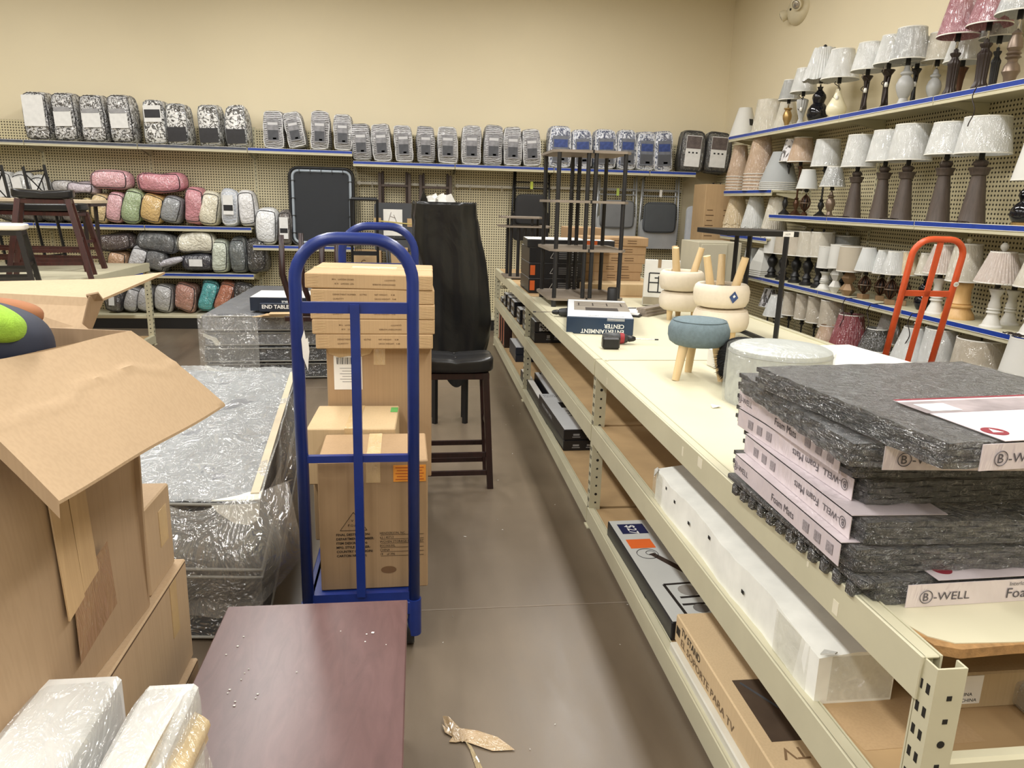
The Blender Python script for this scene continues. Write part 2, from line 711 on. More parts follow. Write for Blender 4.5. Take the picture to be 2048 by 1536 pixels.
def rack(label, X0, X1, Y0, nb, bl, levels, tops, face):
    """steel rack with beams along Y; face = -1 when the aisle is on its low-X side, +1 on its high-X side"""
    t = thing('steel_rack', label, 'rack', (0, 0, 0), 0)
    PW, PD = 0.055, 0.045
    for k in range(nb + 1):
        y = Y0 + k * bl
        for (x, s) in ((X0, 1), (X1, -1)):
            p_ = MB()
            p_.box((x + s * PW / 2, y, 0.433), (PW, 0.004, 0.866))
            p_.box((x + s * 0.002, y + PD / 2 - 0.002, 0.433), (0.004, PD - 0.008, 0.866))
            p_.box((x + s * (PW - 0.002), y + 0.012, 0.433), (0.004, 0.02, 0.866))
            p_.box((x + s * 0.012, y + PD - 0.002, 0.433), (0.024, 0.004, 0.866))
            p_.box((x + s * PW / 2, y + 0.015, 0.003), (0.075, 0.07, 0.006))
            po = obj('post', p_, CREAM_METAL, t)
            if (x == X0) == (face < 0) or k == 0:
                h = MB()
                for j in range(17):
                    zz = 0.09 + j * 0.045
                    if j % 4 == 2:
                        h.lathe([(0.007, 0), (0.007, 0.0012)], 10, M=Matrix.Translation((x + s * 0.03, y - 0.002, zz)) @ Matrix.Rotation(pi / 2, 4, 'X'))
                    else:
                        h.box((x + s * 0.03, y - 0.0024, zz), (0.009, 0.001, 0.009))
                    h.box((x - s * 0.0004, y + 0.012, zz + 0.01), (0.001, 0.008, 0.018))
                    h.box((x - s * 0.0004, y + 0.03, zz + 0.01), (0.001, 0.008, 0.018))
                stuff(obj('punched_holes', h, SLOT, po))
        # end ties across the rack
        if k == 0 or k == nb:
            for zz in (0.30, 0.66):
                tie = MB().box(((X0 + X1) / 2, y + 0.02, zz), (X1 - X0 - 2 * PW, 0.03, 0.035), 0.006)
                obj('end_tie', tie, CREAM_METAL, t)
    for k in range(nb):
        y0 = Y0 + k * bl + (PD if k == 0 else PD)
        y1 = Y0 + (k + 1) * bl - 0.003
        ym, L = (y0 + y1) / 2, (y1 - y0)
        for (z, hgt) in levels:
            for (x, s) in ((X0, 1), (X1, -1)):
                b = MB()
                b.box((x + s * 0.004 - s * 0.006, ym, z - hgt / 2), (0.008, L + 0.03, hgt), 0.002)
                b.box((x + s * 0.012, ym, z - 0.003), (0.03, L + 0.03, 0.006), 0.002)
                b.box((x + s * 0.03, ym, z - 0.018), (0.004, L + 0.03, 0.036))
                b.box((x + s * 0.012, ym, z - hgt + 0.003), (0.022, L, 0.006))
                obj('beam', b, CREAM_METAL, t)
            for j in range(3):
                yy = y0 + L * (0.2 + 0.3 * j)
                obj('cross_support', MB().box(((X0 + X1) / 2, yy, z - 0.045), (X1 - X0 - 0.07, 0.05, 0.03), 0.003), CREAM_METAL, t)
        for li, (z, hgt) in enumerate(levels):
            top = tops[k] if z > 0.8 else PARTICLE
            th = 0.018
            zt = z - 0.008
            if z > 0.8 and k == 0 and face < 0:
                # near board stops short of the post, one chipped corner
                e0 = y0 - 0.005
                pts = [(X0 + 0.02, y1 + 0.02), (X0 + 0.02, e0 + 0.20), (X0 + 0.028, e0 + 0.13), (X0 + 0.055, e0 + 0.06), (X0 + 0.09, e0 + 0.035), (X0 + 0.2, e0 + 0.03), (X1 - 0.02, e0 + 0.03), (X1 - 0.02, y1 + 0.02)]
                b = MB().panel([(x, y, zt - 0.001) for x, y in pts], 0.002)
                bd = obj('deck_board', b, top, t)
                pe = [(X0 + 0.02, y1 + 0.02), (X0 + 0.02, e0 + 0.14), (X0 + 0.05, e0 + 0.035), (X0 + 0.09, e0 + 0.018), (X0 + 0.2, e0 + 0.024), (X1 - 0.02, e0 + 0.024), (X1 - 0.02, y1 + 0.02)]
                obj('raw_edge', MB().panel([(x, y, zt - 0.002 - th / 2) for x, y in pe], th), PARTICLE_EDGE, bd, label='bare chipboard core with a broken corner')
            else:
                g = 0.012
                b = MB().box(((X0 + X1) / 2, ym + 0.0, zt - th / 2), (X1 - X0 - 0.045, L + 0.045 - 2 * g, th), 0.001)
                obj('deck_board', b, top, t)
    return t


main_rack = rack('long three-bay cream steel rack beside the aisle, tabletop crowded with stools', 0.85, 2.3, 0.991, 3, 2.44,
                 [(0.87, 0.085), (0.54, 0.09), (0.105, 0.085)], [LAMINATE, LAMINATE, PARTICLE], -1)
left_rack = rack('cream steel rack under the dark wooden bar stools near the comforter shelves', -4.25, -2.8, 3.37, 2, 2.44,
                 [(0.87, 0.085), (0.105, 0.085)], [LAMINATE, LAMINATE], 1)
# price labels along the left rack's beam, paint chips on the main beam
for k, (py, px) in enumerate(((541, 205), (538, 238), (531, 271))):
    p0 = P(px, py, X=-2.8)
    o = obj('shelf_price_label', MB().box((-2.797, p0.y, 0.835), (0.001, 0.13, 0.045)), PAPER, left_rack)
for y, z, a, b in ((2.05, 0.845, 0.035, 0.03), (1.28, 0.81, 0.02, 0.03), (1.4, 0.845, 0.008, 0.012), (2.2, 0.83, 0.012, 0.03), (3.2, 0.82, 0.006, 0.03)):
    obj('sticker_residue', MB().box((0.8437, y, z), (0.0008, a, b)), plain((224, 218, 196), 0.6), main_rack)

# ---------------------------------------------------------------- bagged bedding
BLACK_PIPE = plain((24, 22, 24), 0.5)
WHITE_PIPE = plain((215, 215, 215), 0.5)


def pillow_mesh(w, d, h, e=5, n=7, amp=0.02, taper=0.0, seed=0, ripple=0.0):
    r = random.Random(seed)
    ph = [(r.uniform(0, 6.28), r.uniform(8, 16), r.uniform(8, 16), r.uniform(8, 16)) for _ in range(3)]

    def mp(v):
        v = Vector(v)
        k = (abs(v.x) ** e + abs(v.y) ** e + abs(v.z) ** e) ** (1 / e)
        q = v / k
        tp = 1 - taper * max(0, q.z) ** 2
        p = Vector((q.x * w / 2 * tp, q.y * d / 2 * tp, q.z * h / 2))
        s = sum(sin(a + b * p.x + c * p.y + g * p.z) for a, b, c, g in ph) / 3
        p += q.normalized() * (s * amp)
        if ripple:
            p += q.normalized() * ripple * sin(p.z * 120 + 3 * sin(p.x * 20)) * (0.3 + abs(q.x))
        p.z += h / 2
        return p
    b = MB()
    for a in range(3):
        for s in (-1, 1):
            def fn(u, v, a=a, s=s):
                t = [0, 0, 0]
                t[a] = s
                t[(a + 1) % 3] = (2 * u - 1) * s
                t[(a + 2) % 3] = 2 * v - 1
                return mp(t)
            b.grid(fn, n, n)
    return b, mp


def weld(me):
    bm = bmesh.new()
    bm.from_mesh(me)
    bmesh.ops.remove_doubles(bm, verts=bm.verts, dist=0.0008)
    bm.to_mesh(me)
    bm.free()
    return me


def bag(label, group, cx, z0, Yf, w, h, d, mat, tilt=0.0, yaw=0.0, pipe=None, card_=None, lean=0.0, e=7, seed=None, amp=0.012, taper=0.1, ripple=0.0, name='bagged_comforter', cat='bedding', pipe2=True, cap=None):
    seed = rng.randrange(9999) if seed is None else seed
    t = thing(name, label, cat, (cx, Yf + d / 2, z0), (lean, tilt, yaw), group)
    mb, mp = pillow_mesh(w, d, h, e=e, seed=seed, amp=amp, taper=taper, ripple=ripple)
    o = obj('wrapped_body', mb, mat, t, True)
    weld(o.data)
    if pipe is not None:
        sq = []
        m_ = 5
        for k in range(4 * m_):
            s_, f = divmod(k, m_)
            u = -1 + 2 * f / m_
            sq.append([(u, -1), (1, u), (-u, 1), (-1, -u)][s_])
        obj('piping', MB().tube([mp((x, -0.97, z)) for x, z in sq], 0.006, 5, closed=True), pipe, t, True)
        if pipe2:
            obj('piping', MB().tube([mp((x, 0.5, z)) for x, z in sq], 0.005, 5, closed=True), pipe, t, True)
    if card_:
        cw, ch, cz, cm = card_[:4]
        c_ = MB().box((0, -d / 2 - 0.006 - amp * 0.6, h * cz), (w * cw, 0.003, h * ch))
        co = obj('label_card', c_, cm, t)
        if len(card_) > 4:
            for (fx, fz, fw, fh, fm) in card_[4]:
                obj('printed_patch', MB().box((w * cw * fx, -d / 2 - 0.0085 - amp * 0.6, h * cz + h * ch * fz), (w * cw * fw, 0.001, h * ch * fh)), fm, co)
    return t


def bag_px(label, group, x0, x1, y0, y1, Yf, d, mat, z0=None, **kw):
    xc = (x0 + x1) / 2
    a = P(x0, (y0 + y1) / 2, Y=Yf)
    b = P(x1, (y0 + y1) / 2, Y=Yf)
    top = P(xc, y0, Y=Yf)
    bot = P(xc, y1, Y=Yf)
    if z0 is None:
        z0 = bot.z
    return bag(label, group, bot.x if z0 == bot.z else (top.x + bot.x) / 2, z0, Yf, (b.x - a.x) * 1.1, top.z - z0, d, mat, **kw)


GREY_CARD = plain((150, 150, 152), 0.4, 0, 0.15, 0, 25)
DARK_CARD = plain((40, 40, 44), 0.3, 0, 0.2, 0, 20)
PALE_CARD = plain((222, 222, 220), 0.3, 0, 0.06, 0, 20)
TOILE = wrapped((226, 226, 224), 'toile', (18, 18, 22), scale=14, pscale=15)
SCROLL = wrapped((200, 200, 200), 'toile', (18, 18, 22), scale=12, pscale=20)
TOP = 'comforter bags on the top back shelf'
ordn = ['first', 'second', 'third', 'fourth', 'fifth', 'sixth', 'seventh', 'eighth', 'ninth', 'tenth', 'eleventh', 'twelfth', 'thirteenth', 'fourteenth']

FY = 9.385
for i, (x0, x1, y0) in enumerate(((46, 94, 181), (106, 150, 183), (162, 208, 187), (218, 262, 187))):
    bag_px(['scroll-print bedding bag with a blank white face, at the left end of its shelf',
            'scroll-print bedding bag second from the left end of the top back shelf',
            'scroll-print bedding bag third from the left end, between two alike',
            'scroll-print bedding bag fourth along, beside the leaf-print bags'][i], TOP, x0, x1, y0, 275, FY, 0.36, SCROLL, z0=ZTL, tilt=-0.05 if i else -0.02,
           pipe=BLACK_PIPE, card_=(0.72, 0.3, 0.46, PALE_CARD, [(0, 0.62, 0.9, 0.3, GREY_CARD)]) if i else (0.8, 0.62, 0.6, PALE_CARD), taper=0.16)
for i, (x0, x1, y0) in enumerate(((288, 330, 198), (334, 374, 205), (398, 438, 207), (452, 492, 209))):
    bag_px(['leaf-print black and white bedding bag without a dark pocket, fifth from the left',
            'leaf-print bedding bag with a dark lower pocket, first of three alike',
            'leaf-print bedding bag with a dark lower pocket, middle of three alike',
            'leaf-print bedding bag with a dark lower pocket, beside the grey ruffled bags'][i], TOP, x0, x1, y0, 290, FY, 0.36, TOILE, z0=ZTL, tilt=-0.04,
           pipe=plain((120, 122, 124), 0.4), card_=(0.86, 0.34, 0.26, DARK_CARD) if i else (0.75, 0.36, 0.68, PALE_CARD, [(0, 0.0, 0.9, 0.5, DARK_CARD)]), taper=0.14)

RUF = wrapped((178, 178, 180), 'ruffle', (34, 34, 40), scale=24, pscale=16)
RUF2 = wrapped((176, 176, 180), 'ruffle', (20, 20, 26), scale=26, pscale=14)
ruf = [(528, 566, 220, -0.02), (578, 612, 222, -0.2), (621, 656, 221, 0.02), (668, 702, 227, 0.0)]
ruf2 = [(706, 741, 245, -0.05), (748, 783, 245, -0.08), (792, 826, 249, -0.06), (835, 868, 250, 0.0), (877, 914, 251, 0.0), (925, 962, 250, 0.0), (969, 1004, 250, 0.02), (1009, 1043, 252, 0.0), (1050, 1084, 257, -0.08)]
GRC = (0.56, 0.56, 0.48, plain((134, 134, 138), 0.25, 0, 0.25, 0, 18), [(0, 0.3, 0.85, 0.12, plain((196, 196, 198), 0.3)), (0, -0.22, 0.9, 0.45, plain((70, 72, 78), 0.3, 0, 0.2, 0, 20)), (0.1, -0.38, 0.3, 0.08, PALE_CARD)])
for i, (x0, x1, y0, tl) in enumerate(ruf):
    bag_px(['grey ruffled comforter bag beside the leaf-print bags, first on its shelf', 'grey ruffled comforter bag leaning hard to one side',
            'grey ruffled comforter bag upright next to the leaning one', 'dark-topped grey ruffled comforter bag at the end of the higher shelf'][i],
           TOP, x0, x1, y0, 300, FY, 0.3, RUF if i % 2 else RUF2, z0=ZTL + (0.02 if i == 1 else 0), tilt=tl, pipe=WHITE_PIPE, card_=GRC, taper=0.11, ripple=0.004, pipe2=False)
for i, (x0, x1, y0, tl) in enumerate(ruf2):
    bag_px('grey ruffled comforter bag, %s along the lower top shelf from its left end' % ordn[i], TOP, x0, x1, y0, 322, FY, 0.3, (RUF2, RUF, RUF)[i % 3], z0=ZTR + (0.005 if tl else 0), tilt=tl,
           pipe=WHITE_PIPE if i % 3 else plain((150, 150, 150), 0.5), card_=GRC, taper=0.11, ripple=0.004, pipe2=False)
BLUEP = wrapped((205, 210, 222), 'toile', (44, 60, 96), scale=16, pscale=17)
BLUC = (0.7, 0.62, 0.45, plain((110, 114, 124), 0.3, 0, 0.2, 0, 18), [(0, 0.22, 0.85, 0.3, plain((54, 72, 128), 0.4, 0, 0.3, 0, 30)), (0, -0.25, 0.9, 0.4, plain((84, 86, 92), 0.3)), (0.1, -0.38, 0.3, 0.08, PALE_CARD)])
for i, (x0, x1, y0, tl) in enumerate([(1100, 1142, 251, 0.0), (1149, 1186, 258, -0.06), (1193, 1234, 257, -0.03), (1238, 1273, 257, 0.0), (1276, 1311, 262, 0.0), (1313, 1348, 262, -0.05)]):
    bag_px('blue and white patterned comforter bag, %s' % ['first after the grey ruffled ones', 'small pale one behind the rack posts', 'behind the right top of the black display rack', 'first one clear of the display rack',
            'between two alike, right of the display rack', 'leaning one next to the dark bags'][i], TOP, x0, x1, y0, 335, FY, 0.3, BLUEP, z0=ZTR, tilt=tl, pipe=WHITE_PIPE, card_=BLUC, taper=0.11, pipe2=False)
DARKB = wrapped((58, 60, 62), scale=14)
for i, (x0, x1, y0) in enumerate(((1366, 1410, 259), (1416, 1462, 262))):
    bag_px(['charcoal comforter bag with a photo label, next to the blue bags', 'charcoal comforter bag with a photo label, last before the corner'][i], TOP, x0, x1, y0, 340, FY, 0.34, DARKB, z0=ZTR, tilt=0.05,
           yaw=-0.15, pipe=BLACK_PIPE, card_=(0.6, 0.72, 0.5, PALE_CARD, [(0, 0.28, 0.96, 0.4, plain((92, 82, 80), 0.4, 0, 0.3, 0, 30)), (-0.25, -0.05, 0.12, 0.05, INK), (0, -0.05, 0.12, 0.05, INK), (0.25, -0.05, 0.12, 0.05, INK)]), taper=0.12)

# lower left: rolled and standing quilts
MID = 'bagged quilts piled on the lower back shelves'


def quilt(label, x0, x1, y0, y1, col, tilt=0.0, z0=None, d=0.34, Yf=FY, flat=False, hk=0.0, yaw=0.0, zoff=0, shiny=0.9, card_=None, pipe=BLACK_PIPE, e=3.6):
    m_ = wrapped(col, scale=9 if shiny < 1 else 16, amount=0.5 if shiny < 1 else 1.0, quilt=0.8, coat=0.7 if shiny < 1 else 1.0, crough=0.2)
    return bag_px(label, MID, x0, x1, y0, y1, Yf, d, m_, z0=z0, tilt=tilt, yaw=yaw, pipe=pipe, e=e, taper=0.08, amp=0.02, card_=card_, name='bagged_quilt')


quilt('tan quilt bag leaning beside the dark stools on the upper shelf', 172, 204, 385, 450, (222, 198, 150), 0.22, ZL2 + 0.02)
quilt('pale pink quilt bag leaning, standing between the tan and green ones', 202, 236, 383, 450, (222, 172, 180), 0.2, ZL2 + 0.02)
quilt('sage green quilt bag leaning between pink and gold', 235, 275, 377, 450, (158, 178, 136), 0.18, ZL2 + 0.02)
quilt('golden yellow quilt bag leaning next to the green one', 270, 314, 385, 450, (218, 182, 118), 0.28, ZL2 + 0.03)
quilt('grey quilt bag leaning under the end of the dusty pink roll', 312, 350, 390, 452, (148, 152, 156), 0.26, ZL2 + 0.03)
quilt('dusty pink quilt bag standing next to the cream one', 360, 396, 372, 448, (208, 140, 150), 0.14, ZL2 + 0.01)
quilt('cream quilt bag standing next to the dusty pink one', 392, 430, 382, 452, (228, 222, 200), 0.14, ZL2 + 0.01)
quilt('pale blue-grey quilt bag with a white label, standing near the shelf end', 440, 474, 377, 452, (196, 202, 212), 0.0, ZL2, card_=(0.55, 0.5, 0.58, PALE_CARD, [(0, -0.15, 0.9, 0.3, INK)]), pipe=WHITE_PIPE)
quilt('white quilt bag standing at the end of the upper shelf', 476, 510, 380, 452, (232, 232, 234), -0.06, ZL2 + 0.005)
quilt('white puffy quilt bag on the low shelf beside the black folded table', 507, 550, 415, 490, (232, 234, 236), 0.05, ZL2B + 0.005)
quilt('brown quilt bag with a tall white label against the black folded table', 555, 581, 420, 489, (92, 84, 80), 0.0, ZL2B, card_=(0.6, 0.6, 0.5, PALE_CARD, [(0, -0.12, 0.9, 0.22, INK)]), shiny=1.2)
zrow = P(320, 385, Y=FY).z
quilt('long dusty pink quilt bag lying on top of the leaning ones', 272, 362, 345, 384, (206, 136, 148), -0.06, zrow - 0.0, d=0.3, e=4)
quilt('rolled pale pink quilt bag lying over the tan one', 177, 252, 339, 378, (220, 168, 176), 0.0, P(215, 379, Y=FY).z, d=0.3)
quilt('lilac-grey quilt bag lying flat behind the stools', 132, 182, 363, 385, (188, 176, 186), 0.1, P(150, 388, Y=FY).z, d=0.3)
quilt('grey quilt bag lying flat behind the metal stool frame', 104, 150, 360, 380, (172, 168, 166), -0.1, P(130, 384, Y=FY + 0.15).z, d=0.2, Yf=FY + 0.15)
quilt('yellow quilt bag standing behind the stool legs', 160, 176, 395, 450, (216, 196, 140), 0.05, ZL2 + 0.01, d=0.25)
for i, (a, b, c) in enumerate(((-8, 28, 340), (26, 60, 342), (66, 92, 350))):
    quilt('leaf-print bedding bag with a tag, %s behind the stools' % ['at the frame edge', 'between the two metal frames', 'behind the second metal frame'][i], a, b, c, 385, (200, 200, 198), -0.15, ZL2 + 0.13, card_=(0.5, 0.5, 0.6, PALE_CARD), shiny=1.2)
for i, (a, b, c) in enumerate(((-10, 30, 400), (34, 70, 402), (76, 118, 402), (120, 158, 405))):
    quilt('dark quilt bag between the stool legs, upper shelf, %s' % ['leftmost', 'second from the left', 'third from the left', 'nearest the tan bag'][i], a, b, c, 455, [(64, 56, 54), (80, 72, 70), (50, 46, 48), (120, 112, 108)][i], 0.1, ZL2 + 0.015, shiny=1.2)
# row above the third shelf
quilt('shiny black-brown quilt bag lying behind the stool legs', 196, 262, 466, 498, (66, 50, 52), -0.1, P(230, 502, Y=FY).z, shiny=1.2, d=0.3)
quilt('long charcoal quilt bag lying across the middle pile', 268, 346, 463, 500, (86, 90, 94), 0.14, P(305, 505, Y=FY).z, shiny=1.2, d=0.3)
quilt('cream quilt bag lying on the navy one', 352, 424, 461, 506, (228, 224, 206), 0.02, P(388, 508, Y=FY).z, d=0.32)
quilt('navy quilt bag with a tag, squeezed under the cream one', 362, 422, 508, 540, (40, 42, 58), 0.0, P(390, 543, Y=FY).z, d=0.32, card_=(0.4, 0.4, 0.5, PALE_CARD))
quilt('pale green quilt bag standing on the third shelf', 419, 452, 480, 556, (204, 212, 196), 0.03, ZL3)
quilt('slate grey quilt bag standing on the third shelf', 457, 490, 474, 552, (92, 100, 102), 0.0, ZL3, shiny=1.2)
quilt('black quilt bag standing at the end of the third shelf', 493, 532, 478, 552, (36, 36, 38), -0.05, ZL3 + 0.01, shiny=1.2)
quilt('white-grey quilt bag standing in the middle pile above the rack top', 246, 282, 492, 540, (206, 206, 210), 0.3, ZL3 + 0.02)
quilt('dark grey quilt bag leaning in the middle pile', 282, 322, 500, 545, (96, 98, 102), 0.25, ZL3 + 0.02, shiny=1.2)
quilt('orange-tan quilt bag low behind the rack top', 208, 244, 502, 545, (196, 156, 122), 0.2, ZL3 + 0.02)
quilt('silver grey quilt bag lying slanted on the third shelf', 306, 372, 518, 556, (182, 180, 190), -0.32, ZL3 + 0.09, d=0.3)
# bottom deck
quilt('dark quilt bag with a white tag on the bottom deck', 206, 240, 582, 628, (54, 48, 50), 0.05, 0.17, shiny=1.2, card_=(0.3, 0.4, 0.55, PALE_CARD))
quilt('light grey quilt bag on the bottom deck, left of three', 240, 268, 574, 630, (168, 168, 170), 0.28, 0.18)
quilt('light grey quilt bag on the bottom deck, middle of three', 266, 292, 572, 630, (176, 176, 178), 0.28, 0.18)
quilt('silver quilt bag on the bottom deck behind the rack post', 300, 334, 568, 630, (186, 186, 186), 0.2, 0.17)
quilt('copper pink quilt bag leaning on the bottom deck', 338, 380, 565, 632, (188, 134, 118), 0.24, 0.18, shiny=1.2)
quilt('turquoise quilt bag leaning on the bottom deck', 388, 422, 560, 630, (62, 168, 172), 0.24, 0.18, shiny=1.2)
quilt('rust orange quilt bag leaning on the bottom deck', 420, 452, 562, 630, (178, 104, 74), 0.3, 0.18, shiny=1.2)
quilt('black quilt bag low behind the mattress stack', 460, 500, 566, 628, (40, 40, 42), 0.1, 0.17, shiny=1.2)

# ---------------------------------------------------------------- lamps on the right-hand shelves
BASES = {
    # (radius factor of half width, height fraction)
    'column': [(1.0, 0), (1.0, 0.015), (0.97, 0.03), (0.86, 0.2), (0.72, 0.4), (0.6, 0.6), (0.5, 0.745), (0.5, 0.75), (0.62, 0.76), (0.64, 0.775), (0.66, 0.80), (0.74, 0.84), (0.80, 0.865), (0.80, 0.875), (0.4, 0.885), (0.42, 0.89), (0.52, 0.92), (0.55, 0.945), (0.5, 0.97), (0.32, 0.99), (0.1, 1.0)],
    'gourd': [(0.55, 0), (0.62, 0.02), (0.85, 0.12), (1.0, 0.25), (0.95, 0.38), (0.7, 0.5), (0.5, 0.56), (0.55, 0.62), (0.65, 0.7), (0.6, 0.78), (0.4, 0.86), (0.22, 0.92), (0.22, 0.96), (0.3, 1.0)],
    'teardrop': [(0.75, 0), (0.75, 0.05), (0.55, 0.09), (0.6, 0.13), (0.9, 0.22), (1.0, 0.33), (0.95, 0.45), (0.7, 0.6), (0.45, 0.75), (0.28, 0.88), (0.25, 1.0)],
    'spindle': [(1.0, 0), (1.0, 0.04), (0.8, 0.08), (0.72, 0.16), (0.5, 0.3), (0.46, 0.36), (0.62, 0.38), (0.62, 0.41), (0.46, 0.43), (0.5, 0.45), (0.62, 0.47), (0.5, 0.5), (0.55, 0.56), (0.42, 0.68), (0.4, 0.8), (0.62, 0.93), (0.68, 0.95), (0.66, 0.985), (0.2, 1.0)],
    'fat': [(1.0, 0), (1.0, 0.04), (0.92, 0.14), (0.7, 0.28), (0.68, 0.3), (0.8, 0.33), (0.8, 0.37), (0.66, 0.4), (0.7, 0.43), (0.6, 0.5), (0.58, 0.8), (0.66, 0.9), (0.64, 1.0)],
    'candle': [(1.0, 0), (1.0, 0.03), (0.5, 0.08), (0.22, 0.12), (0.28, 0.14), (0.5, 0.2), (0.5, 0.26), (0.25, 0.31), (0.42, 0.33), (0.16, 0.36), (0.15, 0.9), (0.42, 0.94), (0.42, 0.96), (0.15, 0.97), (0.15, 1.0)],
    'baluster': [(0.9, 0), (0.95, 0.05), (0.6, 0.1), (0.5, 0.16), (0.42, 0.22), (0.62, 0.3), (0.85, 0.45), (0.9, 0.55), (0.7, 0.68), (0.42, 0.76), (0.6, 0.8), (0.62, 0.84), (0.35, 0.88), (0.25, 1.0)],
    'vase': [(0.7, 0), (0.75, 0.04), (0.35, 0.1), (0.3, 0.15), (0.5, 0.3), (0.85, 0.5), (0.9, 0.65), (0.7, 0.8), (0.5, 0.88), (0.8, 0.95), (0.8, 0.98), (0.2, 1.0)],
    'urn': [(0.8, 0), (0.85, 0.04), (0.5, 0.12), (0.3, 0.3), (0.4, 0.42), (0.6, 0.6), (0.72, 0.78), (0.78, 0.93), (0.72, 0.96), (0.3, 1.0)],
    'fluted': [(1.0, 0), (1.05, 0.05), (0.8, 0.09), (0.72, 0.14), (0.56, 0.2), (0.52, 0.25), (0.56, 0.45), (0.6, 0.66), (0.66, 0.7), (0.66, 0.74), (0.4, 0.8), (0.34, 0.84), (0.55, 0.9), (0.55, 0.93), (0.24, 0.94), (0.24, 1.0)],
    'bronze': [(0.8, 0), (0.85, 0.08), (0.6, 0.12), (0.7, 0.2), (0.95, 0.28), (0.8, 0.38), (0.5, 0.45), (0.55, 0.5), (0.85, 0.53), (0.6, 0.57), (0.8, 0.6), (0.55, 0.64), (0.8, 0.7), (0.72, 0.8), (0.45, 0.92), (0.55, 0.95), (0.3, 1.0)],
    'trumpet': [(1.0, 0), (0.9, 0.03), (0.4, 0.1), (0.28, 0.2), (0.3, 0.4), (0.36, 0.6), (0.5, 0.8), (0.75, 0.95), (0.3, 1.0)],
    'lump': [(1.0, 0), (1.0, 0.1), (0.65, 0.12), (0.55, 0.22), (0.75, 0.26), (0.6, 0.32), (0.42, 0.4), (0.4, 0.46), (0.62, 0.56), (0.78, 0.68), (0.7, 0.8), (0.4, 0.9), (0.3, 0.93), (0.4, 0.96), (0.2, 1.0)],
}
M_BROWN = wood((86, 74, 66), (66, 56, 50), 4, 0.55)
M_BLACKG = plain((14, 15, 22), 0.08)
M_BLACKM = plain((26, 25, 26), 0.45)
M_WHITE = plain((212, 210, 203), 0.4)
M_CREAM = plain((228, 220, 190), 0.25)
M_BRONZE = plain((82, 56, 40), 0.3, 0.6)
M_DKBR = plain((48, 38, 34), 0.4, 0.3)
M_GOLD = plain((168, 138, 88), 0.35, 0.7, 0.2)
M_GREYV = plain((168, 168, 166), 0.4)
M_YWOOD = wood((214, 174, 118), (200, 158, 100), 3, 0.4)
M_TAUPE = plain((150, 122, 92), 0.35, 0.3)
M_PEWTER = plain((120, 104, 90), 0.35, 0.5, 0.2)
M_CHROME = plain((190, 186, 178), 0.2, 0.9)
CORD = plain((40, 28, 24), 0.5)
TAGM = plain((226, 214, 208), 0.6)
GLASSM = clear_film((215, 215, 215), 0.2, 8, 'bulb')

SH = {
    'white': ((200, 202, 200), None), 'ivory': ((196, 190, 174), None), 'beige': ((184, 174, 156), None), 'cream': ((206, 186, 150), None),
    'silver': ((164, 167, 167), None), 'grey': ((150, 153, 153), None), 'red': ((140, 76, 90), None), 'dkred': ((122, 30, 44), None),
    'tan': ((180, 152, 124), None), 'black': ((30, 34, 34), None), 'zebra': ((214, 212, 214), 'zebra'), 'sheen': ((132, 128, 122), None), 'plainwhite': ((208, 207, 201), None),
    'blush': ((186, 172, 162), None), 'teal': ((120, 130, 128), None),
}
LINER = plain((222, 220, 212), 0.8)


def shade_mat(kind, wrap=True):
    c, pt = SH[kind]
    if not wrap:
        return plain(c, 0.8, 0, 0.02)
    return wrapped(c, pt, (40, 36, 44), stretch=(1, 1, 0.35), scale=26, amount=1.0, pscale=16, crough=0.1)


def shade_mb(rt, rb, h, pleat=0.0, npl=40, square=False, scallop=0.0, n=None):
    n = n or (4 if square else (npl * 2 if pleat else 28))

    def rf(a, z):
        r = 1.0
        if pleat:
            r += pleat * cos(npl * a)
        return r
    b = MB()
    t = 0.003
    prof = [(rb, 0), (rb - 0.0, 0.004), (rb + (rt - rb) * 0.5, h * 0.5), (rt, h - 0.004), (rt, h), (rt - t, h), (rb + (rt - rb) * 0.5 - t, h * 0.5), (rb - t, 0), (rb, 0)]
    M_ = Matrix.Rotation(pi / 4, 4, 'Z') if square else None
    b.lathe(prof, n, M=M_, rf=rf, cap=False)
    if scallop:
        for i, v in enumerate(b.v):
            a = math.atan2(v.y, v.x)
            k = scallop * abs(cos(4 * a))
            if v.z < h * 0.1:
                v.z -= k
            elif v.z > h * 0.9:
                v.z += k * 0.5
    return b


